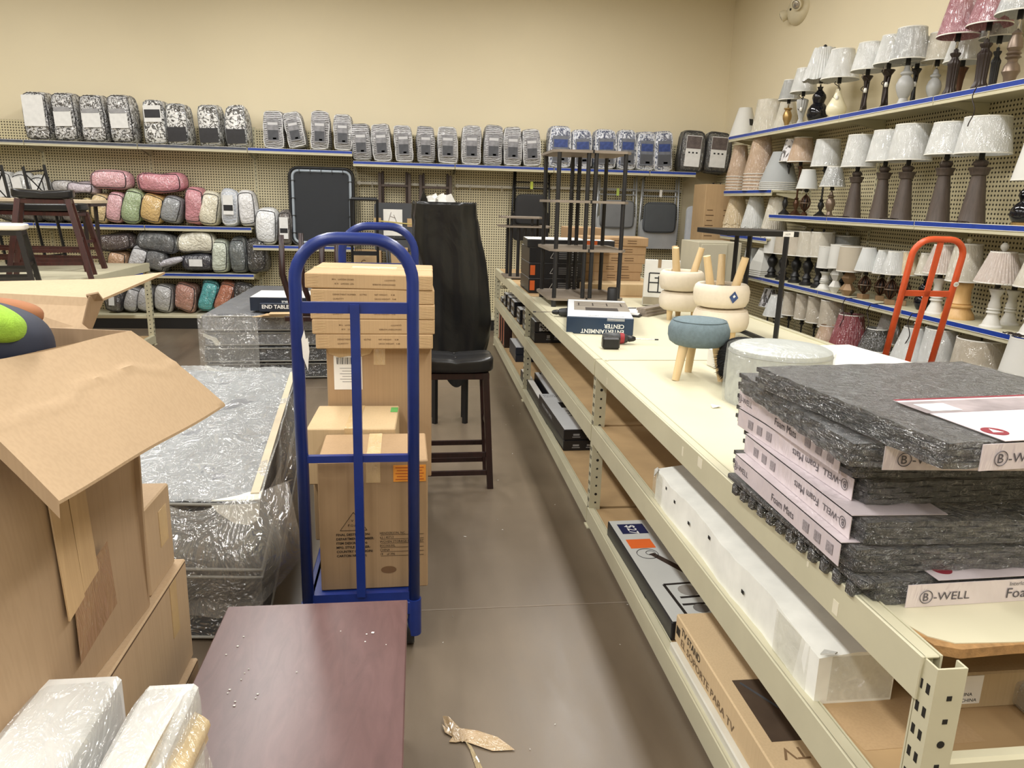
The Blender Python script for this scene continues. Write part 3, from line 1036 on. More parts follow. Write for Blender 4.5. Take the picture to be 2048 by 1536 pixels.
def lamp(label, px, py, X, z0, yt, yb, wt, wb, base, bw, bmat, shade, pleat=0, square=False, wrap=True, finial=None, tag_=False, cord=0, name='table_lamp', scallop=0, neck=0.16, group='lamps on the right-hand shelves', bmat2=None, block=False, harp=False, Y=None):
    """px,py: pixel on the lamp's axis near its foot; yt,yb: shade top and bottom pixel rows; wt,wb,bw: widths in pixels"""
    pb = P(px, py, X=X) if Y is None else P(px, py, Y=Y)
    x, y = (X, pb.y) if Y is None else (pb.x, Y)
    # solve the shade's height on this axis
    def z_at(row):
        lo, hi = 0.0, 4.0
        for _ in range(30):
            mid = (lo + hi) / 2
            d = Vector((x, y, mid - CAM_H))
            v = 768 - F_PX * d.dot(CU) / d.dot(_F)
            if v > row:
                lo = mid
            else:
                hi = mid
        return (lo + hi) / 2
    zt, zb = z_at(yt), z_at(yb)
    dist = Vector((x, y, zt - CAM_H)).dot(_F)
    s = dist / F_PX
    t = thing(name, label, 'lamp', (x, y, z0), rng.uniform(0, 6), group)
    h = zt - zb
    sh0 = zb - z0
    if base:
        hb = sh0 * (1 - neck) + (0.0)
        hw = bw * s / 2
        if base == 'cage':
            obj('base_block' if block else 'foot', MB().box((0, 0, 0.02), (hw * 1.5, hw * 1.3, 0.04), 0.003) if block else MB().lathe([(hw * 0.7, 0), (hw * 0.7, 0.02), (hw * 0.25, 0.04)], 14), M_TAUPE if block else bmat, t)
            for k in range(10):
                a0 = 2 * pi * k / 10
                pts = [(hw * sin(pi * u) ** 0.8 * cos(a0 + 0.0 * u) if 0 < u < 1 else 0.0, hw * sin(pi * u) ** 0.8 * sin(a0) if 0 < u < 1 else 0.0, 0.04 + (hb - 0.05) * u) for u in [i / 8 for i in range(9)]]
                obj('wicker_rib', MB().tube(pts, hw * 0.09, 5), bmat, t, True)
            ring = [(hw * cos(a), hw * sin(a), 0.04 + (hb - 0.05) * 0.5) for a in [2 * pi * i / 20 for i in range(20)]]
            obj('wicker_band', MB().tube(ring, hw * 0.11, 5, closed=True), M_PEWTER, t, True)
            obj('inner_pot', MB().lathe([(hw * 0.2, 0.05), (hw * 0.7, 0.05 + hb * 0.4), (hw * 0.6, hb * 0.7), (hw * 0.2, hb * 0.9)], 12), M_DKBR, t, True)
        elif base == 'geo':
            for k, zz in enumerate((0.0, 0.5)):
                b = MB()
                hh = hb * 0.5
                b.lathe([(hw * 0.45, 0), (hw, hh * 0.5), (hw * 0.45, hh)], 6, c=(0, 0, zz * hb), M=Matrix.Rotation(0.5 * k, 4, 'Z'))
                bm_o = obj('faceted_ball', b, bmat, t)
        elif base == 'twist':
            obj('foot', MB().lathe([(hw, 0), (hw * 0.9, 0.02), (hw * 0.3, 0.06), (hw * 0.2, 0.08)], 12), bmat, t, 40)
            for k in range(3):
                pts = [(hw * 0.28 * cos(k * 2.1 + 2.2 * u) * (1 - 0.5 * sin(pi * u)), hw * 0.28 * sin(k * 2.1 + 2.2 * u) * (1 - 0.5 * sin(pi * u)), 0.05 + (hb - 0.06) * u) for u in [i / 8 for i in range(9)]]
                obj('twisted_stem', MB().tube(pts, hw * 0.2, 6), bmat, t, True)
            obj('collar', MB().lathe([(hw * 0.3, hb * 0.84), (hw * 0.75, hb * 0.98), (hw * 0.7, hb), (hw * 0.2, hb)], 12), bmat, t, 40)
        else:
            prof = [(r * hw, z * hb) for r, z in BASES[base]]
            rf = (lambda a, z: 1 + 0.06 * cos(14 * a)) if base in ('fluted', 'urn') else None
            obj('lamp_base', MB().lathe(prof, 28 if rf else 22, rf=rf), bmat, t, 35)
        obj('neck', MB().lathe([(0.008, hb - 0.01), (0.008, sh0 + h * 0.25)], 8), bmat2 or M_CHROME, t, True)
        obj('socket', MB().lathe([(0.017, sh0 - 0.03), (0.017, sh0 + 0.02), (0.012, sh0 + 0.03)], 10), M_BLACKM, t, 40)
    so = obj('lamp_shade', shade_mb(wt * s / 2, wb * s / 2, h, pleat=pleat, square=square, scallop=scallop), shade_mat(shade, wrap), t, 30 if not square else None, loc=(0, 0, sh0))
    if not scallop:
        rr = wb * s / 2
        rt = wt * s / 2
        if not square:
            obj('rim_tape', MB().lathe([(rr + 0.0015, 0), (rr + 0.0015, 0.008), (rr - 0.001, 0.008), (rr - 0.001, 0)], 28, cap=False), LINER, so)
            obj('rim_tape', MB().lathe([(rt + 0.0015, h - 0.008), (rt + 0.0015, h), (rt - 0.001, h), (rt - 0.001, h - 0.008)], 28, cap=False), LINER, so)
    rt = wt * s / 2
    sp = MB()
    for k in range(3):
        a = 2 * pi * k / 3
        sp.tube([(0, 0, h - 0.012), (rt * cos(a), rt * sin(a), h - 0.01)], 0.002, 5)
    obj('spider_ring', sp, M_CHROME, so)
    if finial:
        fm, fr = finial
        obj('finial', MB().lathe([(fr * 0.3, sh0 + h - 0.015), (fr * 0.35, sh0 + h), (fr, sh0 + h + fr * 0.8), (fr, sh0 + h + fr * 1.5), (fr * 0.4, sh0 + h + fr * 2.2)], 10), fm, t, True)
    if tag_:
        o = obj('price_tag', MB().box((0, 0, -0.025), (0.035, 0.001, 0.05)), TAGM, t, loc=(0, 0, sh0))
        o.rotation_euler = (0.2, 0.5, pi / 2 - t.rotation_euler.z - 0.5)
        o.location = Matrix.Rotation(-t.rotation_euler.z, 3, 'Z') @ Vector((-0.05, -0.03, sh0 - 0.01))
    if cord:
        inv = Matrix.Rotation(-t.rotation_euler.z, 3, 'Z')
        r_ = bw * s / 2
        if cord == 1:      # bundled flex hanging on the neck
            pts = [inv @ Vector((-0.02 - 0.02 * sin(u * 9), -0.01 + 0.035 * cos(u * 9), sh0 - 0.01 - u * 0.16)) for u in [i / 20 for i in range(21)]]
        elif cord == 2:    # flex lying coiled at the foot
            pts = [inv @ Vector((-r_ - 0.03 + 0.03 * cos(u * 22), -0.02 + (u - 0.5) * 0.14 + 0.02 * sin(u * 22), 0.008 + 0.006 * sin(u * 40) ** 2)) for u in [i / 36 for i in range(37)]]
        else:              # flex hanging down over the shelf edge
            pts = [inv @ Vector((-0.01 - 0.2 * min(1, u * 2.2) - (0.0), -0.03 - 0.02 * sin(u * 12), max(0.004, 0.05 * (1 - u * 3)) if u < 0.45 else 0.004 - (u - 0.45) * 0.35)) for u in [i / 20 for i in range(21)]]
            pts = [inv @ Vector(((X - 3.44) * -1 - 0.015 if u >= 0.4 else -(X - 3.44 + 0.015) * u / 0.4, 0.02 * sin(u * 14), 0.006 if u < 0.4 else 0.006 - (u - 0.4) * 0.4)) for u in [i / 20 for i in range(21)]]
        obj('flex_cord', MB().tube(pts, 0.0035, 5), CORD, t, True)
        if cord == 1:
            obj('plug', MB().lathe([(0.012, 0), (0.014, 0.02), (0.01, 0.035)], 8, c=tuple(pts[-1])), PAPER, t, True)
    return t


R = 3.66
B = 3.80
T_ = ZR1
# top shelf
def bare_shade(label, px, py, X, z0, yt, wt, wb, kind, wrap=True, pleat=0, square=False, scallop=0, patch=False, count=1, gap=0.03, group=None, Y=None, tilt=0):
    pb = P(px, py, X=X) if Y is None else P(px, py, Y=Y)
    x, y = (X, pb.y) if Y is None else (pb.x, Y)
    lo, hi = 0.0, 4.0
    for _ in range(30):
        mid = (lo + hi) / 2
        d = Vector((x, y, mid - CAM_H))
        v = 768 - F_PX * d.dot(CU) / d.dot(_F)
        lo, hi = (mid, hi) if v > yt else (lo, mid)
    zt = (lo + hi) / 2
    s = Vector((x, y, zt - CAM_H)).dot(_F) / F_PX
    h = zt - z0 - gap * (count - 1)
    rz = rng.uniform(0, 0.3)
    first = None
    for k in range(count):
        lb = label if count == 1 else ('%s, %s' % (label, ['bottom one', 'second from bottom', 'third from bottom', 'fourth from bottom', 'fifth from bottom', 'sixth from bottom'][k] if k < count - 1 else 'top one'))
        t = thing('lampshade', lb, 'lampshade', (x, y, z0 + gap * k + 0.012 * scallop * 20 * 0), (0, tilt, rz + 0.02 * k), group)
        so = obj('shade_fabric', shade_mb(wt * s / 2 * (1 + 0.0 * k), wb * s / 2, h, pleat=pleat, square=square, scallop=scallop), shade_mat(kind, wrap), t, None if square else 30, loc=(0, 0, scallop))
        if not square and not scallop:
            rr = wb * s / 2
            obj('rim_tape', MB().lathe([(rr + 0.002, 0), (rr + 0.002, 0.007), (rr - 0.001, 0.007), (rr - 0.001, 0)], 28, cap=False), LINER, t)
        if patch:
            a = math.atan2(-y, -x) - (rz)
            r_ = (wt + wb) * s / 4 + 0.002
            obj('black_sticker', MB().box((0, 0, 0), (0.002, 0.05, 0.07)), INK, t, loc=(r_ * cos(a + 0.7), r_ * sin(a + 0.7), h * 0.5), rot=(0, -math.atan2((wb - wt) * s / 2, h), a + 0.7))
    return t


bare_shade('bare glossy white lampshade with a black sticker, end of the top shelf', 1487, 262, R, T_, 216, 26, 56, 'plainwhite', wrap=False, patch=True)
bare_shade('bare ivory drum lampshade in creased wrap, top shelf beside the stickered one', 1533, 255, R, T_, 200, 44, 58, 'ivory')
bare_shade('bare pale lampshade behind the small gold lamp', 1572, 245, B, T_, 205, 30, 52, 'ivory')
lamp('small gold vase lamp with a grey foil-wrapped shade', 1573, 247, R, T_, 160, 201, 26, 42, 'vase', 20, M_GOLD, 'grey', neck=0.25)
lamp('white fluted urn lamp with a black label and white shade', 1601, 240, R, T_, 137, 186, 34, 52, 'urn', 28, M_GREYV, 'white', cord=1)
lamp('shiny black gourd lamp with a white pleated scalloped shade', 1634, 234, R - 0.02, T_, 98, 160, 40, 72, 'gourd', 42, M_BLACKG, 'white', pleat=0.02, finial=(M_BLACKM, 0.017), scallop=0.015)
lamp('cream teardrop lamp with a broad white shade', 1671, 228, R, T_, 99, 160, 44, 74, 'teardrop', 40, M_CREAM, 'white', cord=1, neck=0.22, tag_=False)
lamp('dark bronze twist lamp with a white shade, first of its row', 1727, 213, R, T_, 86, 143, 46, 66, 'twist', 30, M_DKBR, 'white', cord=1, tag_=True, neck=0.1)
lamp('dark bronze twist lamp with a white shade behind the silver-shaded lamp', 1768, 204, R + 0.04, T_, 71, 130, 38, 60, 'twist', 36, M_DKBR, 'white', cord=1, tag_=True, neck=0.1)
lamp('pale grey baluster lamp with a crinkled silver drum shade', 1806, 198, R - 0.02, T_, 56, 122, 54, 72, 'baluster', 38, M_GREYV, 'silver', neck=0.1)
lamp('dark lamp with hanging flex, tucked behind the grey baluster lamp', 1826, 190, B, T_, 76, 128, 44, 60, 'twist', 26, M_BLACKM, 'white', cord=1, neck=0.1)
lamp('pale stone vase lamp with an ivory shade and square tag', 1866, 184, B, T_, 66, 124, 40, 62, 'baluster', 32, M_GREYV, 'ivory', tag_=True)
lamp('copper trumpet lamp half hidden behind the first red-shaded lamp', 1918, 174, B + 0.03, T_, 76, 126, 52, 72, 'trumpet', 34, M_BRONZE, 'white', neck=0.08)
lamp('dark fluted column lamp with a red shade, nearer the stone vase lamp', 1900, 180, R - 0.02, T_, -8, 74, 48, 80, 'fluted', 34, M_DKBR, 'red', tag_=True, neck=0.2)
lamp('dark fluted column lamp with a red shade, beside the bronze lamp', 1960, 166, R - 0.02, T_, -32, 52, 48, 84, 'fluted', 40, M_DKBR, 'red', neck=0.2)
lamp('brown-grey turned bronze lamp with a silver shade, last on the top shelf', 2020, 152, R - 0.02, T_, -52, 28, 56, 92, 'bronze', 36, M_PEWTER, 'silver', cord=3, neck=0.22)
lamp('dim grey-shaded lamp behind the second red one', 1985, 165, B + 0.03, T_, -5, 78, 50, 76, 'fluted', 26, M_BLACKM, 'grey', neck=0.15)

# stacked bare shades, shelves beside the corner
bare_shade('tan lampshade nested in the stack nearest the corner', 1474, 372, R - 0.02, ZR2A, 291, 26, 46, 'tan', count=6, gap=0.032, group='nested tan lampshades by the corner')
bare_shade('pale peach lampshade nested in the taller stack', 1515, 374, R - 0.04, ZR2A, 274, 34, 60, 'tan', count=6, gap=0.034, group='nested peach lampshades')
bare_shade('white-grey glossy lampshade nested in the wide low stack', 1556, 375, R - 0.02, ZR2A, 304, 34, 74, 'silver', wrap=False, count=5, gap=0.018, group='nested white lampshades')
bare_shade('cream scalloped lampshade in the stack on the left', 1469, 460, R - 0.02, ZR3A, 392, 26, 48, 'cream', pleat=0.015, scallop=0.02, count=3, gap=0.05, group='nested scalloped shades')
bare_shade('white pleated scalloped lampshade in the middle stack', 1506, 463, R - 0.02, ZR3A, 399, 26, 50, 'white', pleat=0.015, scallop=0.02, count=3, gap=0.04, group='nested scalloped shades')
bare_shade('ivory pleated scalloped lampshade in the stack by the candlestick lamps', 1547, 466, R - 0.02, ZR3A, 400, 28, 50, 'ivory', pleat=0.015, scallop=0.02, count=3, gap=0.04, group='nested scalloped shades')

# middle shelf
Z2 = ZR2B
lamp('tall black candlestick lamp with a zebra-print shade', 1568, 426, R, Z2, 278, 324, 22, 42, 'candle', 22, M_BLACKM, 'zebra', neck=0.02)
lamp('bronze candlestick lamp with a crinkled tan shade', 1590, 427, R + 0.03, Z2, 275, 325, 34, 54, 'candle', 24, M_BRONZE, 'tan', tag_=True, neck=0.04)
lamp('small wicker-ball lamp with a plain white shade, beside the candlesticks', 1608, 427, R - 0.1, Z2, 339, 378, 26, 42, 'cage', 20, M_BRONZE, 'white', wrap=False, tag_=True)
lamp('black candlestick lamp with a broad white drum shade', 1640, 425, R + 0.03, Z2, 279, 334, 46, 58, 'candle', 24, M_BLACKM, 'white', neck=0.02)
lamp('ornate dark glass lamp with a crumpled clear-wrapped silver shade', 1658, 428, R - 0.06, Z2, 333, 374, 28, 50, 'baluster', 22, M_PEWTER, 'silver', cord=2)
Z2b = Z2
cols = [(1703, 434, 270, 335, 50, 66, 34, 'nearest the wicker-ball lamp'), (1756, 436, 261, 324, 58, 76, 36, 'second'), (1801, 437, 249, 322, 66, 84, 40, 'middle of five'),
        (1875, 438, 245, 311, 66, 86, 44, 'fourth'), (1943, 438, 234, 309, 84, 104, 50, 'largest, beside the gourd lamp')]
for i, (px, py, yt, yb, wt, wb, bw, which) in enumerate(cols):
    lamp('brown tapered column lamp with a white wrapped drum shade, %s' % which, px, py, R - 0.03, Z2, yt, yb, wt, wb, 'column', bw * 1.05, M_BROWN, 'white', finial=(M_CREAM, 0.009), neck=0.07, cord=2 if i in (0, 2, 4) else 0, tag_=i in (3,), group='brown column lamps on the middle shelf')
lamp('shiny navy black gourd lamp on a brass foot, at the frame edge', 2052, 436, R - 0.04, Z2, 286, 362, 54, 78, 'gourd', 62, M_BLACKG, 'plainwhite', wrap=False, neck=0.02, pleat=0.0)
obj('foot_plate', MB().lathe([(0.075, 0), (0.075, 0.02)], 20), M_GOLD, bpy.data.objects['table_lamp.021'] if False else [o for o in bpy.data.objects if o.get('label', '').startswith('shiny navy black gourd')][0])

# lower shelf
Z4 = ZR4
bare_shade('white lampshade on a dark base ring, lowest shelf end', 1440, 533, R - 0.02, Z4 + 0.0, 490, 34, 60, 'plainwhite', wrap=False, Y=None)
bare_shade('crinkled silver-wrapped lampshade between white ones', 1502, 545, R - 0.02, Z4, 496, 30, 38, 'silver')
bare_shade('white square pagoda lampshade', 1528, 552, R - 0.06, Z4, 496, 30, 70, 'plainwhite', wrap=False, square=True, count=4, gap=0.02, group='nested square white shades')
rowb = [(1540, 568, 460, 506, 36), (1562, 572, 461, 508, 40), (1587, 577, 462, 511, 46), (1610, 580, 463, 513, 46), (1633, 583, 464, 514, 44)]
for i, (px, py, yt, yb, wd) in enumerate(rowb):
    lamp('black bulbous turned lamp with a %s drum shade, %s of five' % (('white', 'beige', 'beige', 'pale beige', 'ivory')[i], ['first', 'second', 'third', 'fourth', 'fifth'][i]), px, py, R - 0.05, Z4, yt, yb, wd, wd + 4, 'lump', 26, M_BLACKM,
         ('plainwhite', 'beige', 'beige', 'ivory', 'ivory')[i], wrap=bool(i), square=False, neck=0.05, finial=(M_BLACKM, 0.012) if i > 2 else None, group='black turned lamps in a row')
for i, (px, py) in enumerate(((1655, 575), (1680, 580))):
    lamp(['white-shaded lamp with a round white finial, rear row', 'grey-wrapped lamp with a round finial, rear row beside the post'][i], px, py, B + 0.02, Z4, 468 + 3 * i, 512 + 3 * i, 52, 54, 'lump', 24, M_WHITE if i == 0 else M_BLACKM, ['ivory', 'grey'][i], finial=(M_WHITE, 0.016))
lamp('white ringed spindle lamp among black ones', 1646, 588, R - 0.06, Z4, 492, 536, 36, 38, 'spindle', 32, M_WHITE, 'plainwhite', wrap=False)
lamp('white faceted geometric lamp with a square-cornered white drum', 1668, 590, R - 0.1, Z4, 489, 536, 36, 40, 'geo', 26, M_WHITE, 'plainwhite', wrap=False, neck=0.02)
lamp('tan wooden faceted geometric lamp with a beige drum', 1693, 593, R - 0.1, Z4, 492, 543, 48, 52, 'geo', 32, M_TAUPE, 'beige', wrap=False, neck=0.02)
for i, (px, py, yt, yb, wt, wb, kd) in enumerate([(1725, 600, 495, 542, 26, 46, 'white'), (1757, 608, 500, 547, 28, 46, 'white'), (1777, 612, 502, 549, 28, 48, 'white'), (1803, 612, 502, 550, 28, 48, 'cream')]):
    lamp('wicker-ball lamp on a wood block with a pleated %s shade, %s' % (kd, ['beside the geometric lamp', 'second in row', 'third in row', 'beside the orange truck'][i]), px, py, R - 0.08 + (0.08 if i in (1, 3) else 0), Z4, yt, yb, wt, wb, 'cage', 24, M_BRONZE, kd, wrap=i > 0, pleat=0.012,
         tag_=True, neck=0.12, block=True, cord=3 if i in (0, 2) else 0, group='wicker-ball lamps on the lower shelf')
lamp('shiny black gourd lamp behind the orange truck', 1842, 620, R, Z4, 506, 550, 30, 44, 'gourd', 32, M_BLACKG, 'ivory')
lamp('white ringed spindle lamp with a pleated ivory shade behind the orange truck', 1868, 628, R - 0.06, Z4, 489, 547, 38, 66, 'spindle', 40, M_WHITE, 'blush', pleat=0.015, neck=0.1, cord=3)
lamp('fat yellow pine turned lamp behind the orange truck', 1913, 640, R - 0.02, Z4, 487, 563, 50, 66, 'fat', 62, M_YWOOD, 'ivory', finial=(M_CREAM, 0.02), neck=0.02)
lamp('white ringed spindle lamp with a big pleated blush shade, clear of the truck', 1981, 653, R - 0.08, Z4, 503, 566, 46, 88, 'spindle', 42, M_WHITE, 'blush', pleat=0.015, finial=(M_WHITE, 0.024), neck=0.12, tag_=False)
lamp('white ringed spindle lamp in the rear row at the frame edge', 2016, 648, B, Z4, 506, 570, 50, 74, 'spindle', 38, M_WHITE, 'ivory', neck=0.12)
lamp('white ringed spindle lamp cut off by the frame edge', 2056, 668, R - 0.08, Z4, 505, 575, 50, 84, 'spindle', 42, M_WHITE, 'ivory', neck=0.12, cord=2)

# bottom deck
Z5 = 0.162
BD = 3.62
lamp('bottom-row lamp with a zebra-sheen silver shade', 1528, 700, BD, Z5, 576, 613, 24, 40, 'candle', 24, M_BLACKM, 'zebra', finial=(M_PEWTER, 0.014))
lamp('bottom-row lamp with a white pleated shade', 1540, 712, BD - 0.12, Z5, 590, 632, 22, 46, 'candle', 26, M_BLACKM, 'white', pleat=0.012)
for i, (px, yt, yb, wd) in enumerate(((1568, 583, 630, 30), (1594, 588, 638, 32), (1620, 593, 645, 36), (1652, 600, 655, 48))):
    lamp('bottom-row black stick lamp with a tall beige drum shade, %s of four' % ordn[i], px, 725, BD - 0.02, Z5, yt, yb, wd, wd + 2, 'candle', 22, M_BLACKM, 'beige', neck=0.05, group='beige drum lamps on the bottom deck')
lamp('bottom-row lamp with a shiny dark red pleated shade', 1688, 740, BD - 0.08, Z5, 628, 695, 46, 72, 'baluster', 34, M_BLACKM, 'dkred', pleat=0.015, tag_=True, finial=(M_BLACKM, 0.016))
lamp('bottom-row lamp with a tan wrapped shade beside the red one', 1645, 740, BD - 0.12, Z5, 650, 690, 30, 50, 'baluster', 30, M_TAUPE, 'tan')
lamp('bottom-row lamp with a shiny black shade', 1742, 745, BD - 0.1, Z5, 656, 700, 40, 66, 'baluster', 34, M_BLACKM, 'black')
lamp('bottom-row lamp with a grey sheen shade leaning near the black one', 1765, 740, BD + 0.02, Z5, 625, 685, 30, 56, 'baluster', 34, M_BLACKM, 'sheen')
lamp('bottom-row lamp with a white cone shade and chrome finial behind the truck', 1812, 780, BD - 0.1, Z5, 654, 740, 42, 94, 'baluster', 40, M_WHITE, 'white', finial=(M_CHROME, 0.02))
lamp('bottom-row lamp with a crinkled white drum shade behind the truck', 1862, 790, BD - 0.08, Z5, 657, 750, 58, 76, 'baluster', 40, M_WHITE, 'white')
lamp('bottom-row lamp with a broad beige drum shade', 1942, 800, BD - 0.04, Z5, 677, 770, 88, 104, 'baluster', 40, M_BLACKM, 'beige', finial=(M_BLACKM, 0.02))
lamp('bottom-row lamp with a plain white drum shade at the frame edge', 2042, 820, BD - 0.1, Z5, 676, 790, 84, 118, 'baluster', 40, M_WHITE, 'plainwhite', wrap=False)

# ---------------------------------------------------------------- cartons (shared builder)
CARD = card((188, 158, 118))
CARD_D = card((172, 142, 106))
CARD_L = card((200, 174, 134))
FLAPGAP = plain((92, 70, 48), 0.9)


def carton(name, label, loc, size, yaw=0.0, mat=None, tape=True, seam='y', group=None, cat='box', tilt=(0, 0), bevel=0.004, top_mat=None, tape_mat=None):
    """closed box, loc = centre of its underside"""
    t = thing(name, label, cat, loc, (tilt[0], tilt[1], yaw), group)
    w_, d_, h_ = size
    obj('box_body', MB().box((0, 0, h_ / 2), (w_, d_, h_), bevel), mat or CARD, t)
    if top_mat:
        obj('printed_top', MB().box((0, 0, h_ + 0.0004), (w_ - 2 * bevel, d_ - 2 * bevel, 0.0012)), top_mat, t)
    if tape:
        tm = tape_mat or TAPE
        if seam == 'y':
            obj('flap_seam', MB().box((0, 0, h_ + 0.0002), (0.004, d_ - 0.01, 0.0012)), FLAPGAP, t)
            obj('tape_strip', MB().box((0, 0, h_ + 0.0008), (0.05, d_, 0.0012)).box((0, -d_ / 2 - 0.0006, h_ - 0.04), (0.05, 0.0012, 0.08)), tm, t)
        else:
            obj('flap_seam', MB().box((0, 0, h_ + 0.0002), (w_ - 0.01, 0.004, 0.0012)), FLAPGAP, t)
            obj('tape_strip', MB().box((0, 0, h_ + 0.0008), (w_, 0.05, 0.0012)), tm, t)
    return t


FRONT = (pi / 2, 0, 0)


def on_front(t, size, s, x, z, sz, mat, flip=False, **kw):
    """lettering on the face towards local -y; x from the left edge, z from the bottom"""
    w_, d_, h_ = size
    return text('lettering', s, sz, mat, t, (-w_ / 2 + x, -d_ / 2 - 0.0012, z), (pi / 2, pi if flip else 0, 0), **kw)


# ---------------------------------------------------------------- on the rack top
# ottoman in clear film
c0 = Vector((1.385, 2.68, TZ))
t = thing('round_ottoman', 'round grey ottoman bagged in cloudy film behind the foam mat stack', 'ottoman', c0, 0)
OTT = wrapped((172, 176, 172), scale=7, amount=0.35, coat=0.7, crough=0.3)
hO = P(1568, 690, Y=2.68).z - TZ + 0.0
obj('drum_body', MB().lathe([(0.19, 0), (0.192, 0.02), (0.192, hO - 0.035), (0.188, hO - 0.014), (0.17, hO - 0.004), (0.1, hO), (0.02, hO + 0.001)], 40), OTT, t, 40)
obj('top_seam', MB().tube([(0.191 * cos(a), 0.191 * sin(a), hO - 0.03) for a in [2 * pi * i / 40 for i in range(40)]], 0.003, 5, closed=True), plain((140, 142, 138), 0.5), t)
b = MB()
b.grid(lambda u, v: (0.2 * (1 + 0.02 * sin(9 * u * 6.28 + 5 * v)) * cos(u * 2 * pi), 0.2 * (1 + 0.02 * sin(11 * u * 6.28 + 3 * v)) * sin(u * 2 * pi), v * (hO - 0.01)), 60, 8)
obj('film_bag', b, clear_film((205, 208, 204), 0.22, 5, 'ott', 0.06), t, True)
# fluffy black cushion
c1 = P(1463, 722, Y=2.95)
t = thing('fluffy_cushion', 'small round black fluffy cushion tucked beside the bagged ottoman', 'cushion', (c1.x + 0.06, 2.98, TZ), (0, 0, 0.2))
b, _ = pillow_mesh(0.2, 0.2, 0.2, e=2.2, n=12, amp=0.006, seed=4)
o = obj('cushion_core', b, plain((12, 12, 12), 0.95), t, True)
weld(o.data)
fur = MB()
for k in range(1500):
    z = rng.uniform(-1, 1)
    a = rng.uniform(0, 6.283)
    r_ = math.sqrt(1 - z * z)
    n_ = Vector((r_ * cos(a), r_ * sin(a), z))
    p = n_ * 0.098 + Vector((0, 0, 0.1))
    tip = p + n_ * 0.02 + Vector((rng.uniform(-.01, .01), rng.uniform(-.01, .01), -0.006))
    s_ = n_.orthogonal().normalized() * 0.0022
    fur.add([p - s_, p + s_, tip], [(0, 1, 2)])
stuff(obj('fur', fur, plain((16, 16, 16), 0.9), t))

# grey stool with three wooden legs
PINE = wood((226, 200, 156), (212, 182, 134), 3, 0.55)
FELT = plain((110, 126, 132), 0.95, 0, 0.12, 0.5, 60)
CREAMF = plain((222, 210, 190), 0.9, 0, 0.03, 0.25, 40)


def round_stool(name, label, loc, yaw, seat_r, seat_h, leg_h, mat, nleg=3, splay=0.05, lr=0.019, inverted=False, group=None, tagm=True, leg_tags=True):
    t = thing(name, label, 'stool', loc, (pi if inverted else 0, 0, yaw), group)
    if inverted:
        t.location = Vector(loc) + Vector((0, 0, seat_h + leg_h))
    prof = [(0.02, leg_h), (seat_r - 0.03, leg_h), (seat_r - 0.008, leg_h + 0.015), (seat_r, leg_h + seat_h * 0.35), (seat_r, leg_h + seat_h * 0.62), (seat_r - 0.012, leg_h + seat_h * 0.88), (seat_r - 0.035, leg_h + seat_h * 0.98), (seat_r * 0.5, leg_h + seat_h * 1.02), (0.01, leg_h + seat_h * 1.03)]
    s = obj('seat_cushion', MB().lathe(prof, 36, rf=lambda a, z: 1 + 0.008 * sin(5 * a + 20 * z)), mat, t, True)
    obj('top_piping', MB().tube([((seat_r - 0.018) * cos(a), (seat_r - 0.018) * sin(a), leg_h + seat_h * 0.93) for a in [2 * pi * i / 36 for i in range(36)]], 0.0022, 5, closed=True), mat, s)
    for k in range(nleg):
        a = 2 * pi * k / nleg + 0.5
        p1 = Vector((cos(a) * seat_r * 0.62, sin(a) * seat_r * 0.62, leg_h + 0.01))
        p0 = Vector((cos(a) * (seat_r * 0.62 + splay), sin(a) * (seat_r * 0.62 + splay), 0))
        lg = MB()
        lg.tube([p0, p0 * 0.5 + p1 * 0.5, p1], [lr * 0.82, lr * 0.95, lr * 1.1], 12)
        obj('leg', lg, PINE, t, 40)
    if inverted:
        obj('underside_cloth', MB().lathe([(0.01, leg_h - 0.002), (seat_r - 0.03, leg_h - 0.002)], 30, cap=False), plain((120, 112, 100), 0.9), t)
    if tagm:
        # diamond swing tag on the side of the cushion facing the aisle end
        a = -pi / 2 - yaw if not inverted else pi / 2 + yaw
        zz = leg_h + seat_h * 0.45
        q = MB().panel([(0, 0, -0.03), (0.024, 0, 0), (0, 0, 0.03), (-0.024, 0, 0)], 0.001)
        r_ = seat_r + 0.003
        dt = obj('diamond_tag', q, plain((48, 70, 118), 0.4, 0, 0.5, 0, 60), t, loc=(r_ * cos(a), r_ * sin(a), zz), rot=(0, 0, a + pi / 2))
        obj('tag_print', MB().panel([(0.0, -0.0009, -0.004), (0.009, -0.0009, 0.006), (0.0, -0.0009, 0.014), (-0.008, -0.0009, 0.004)], 0.0004), WHITE_INK, dt)
    return t


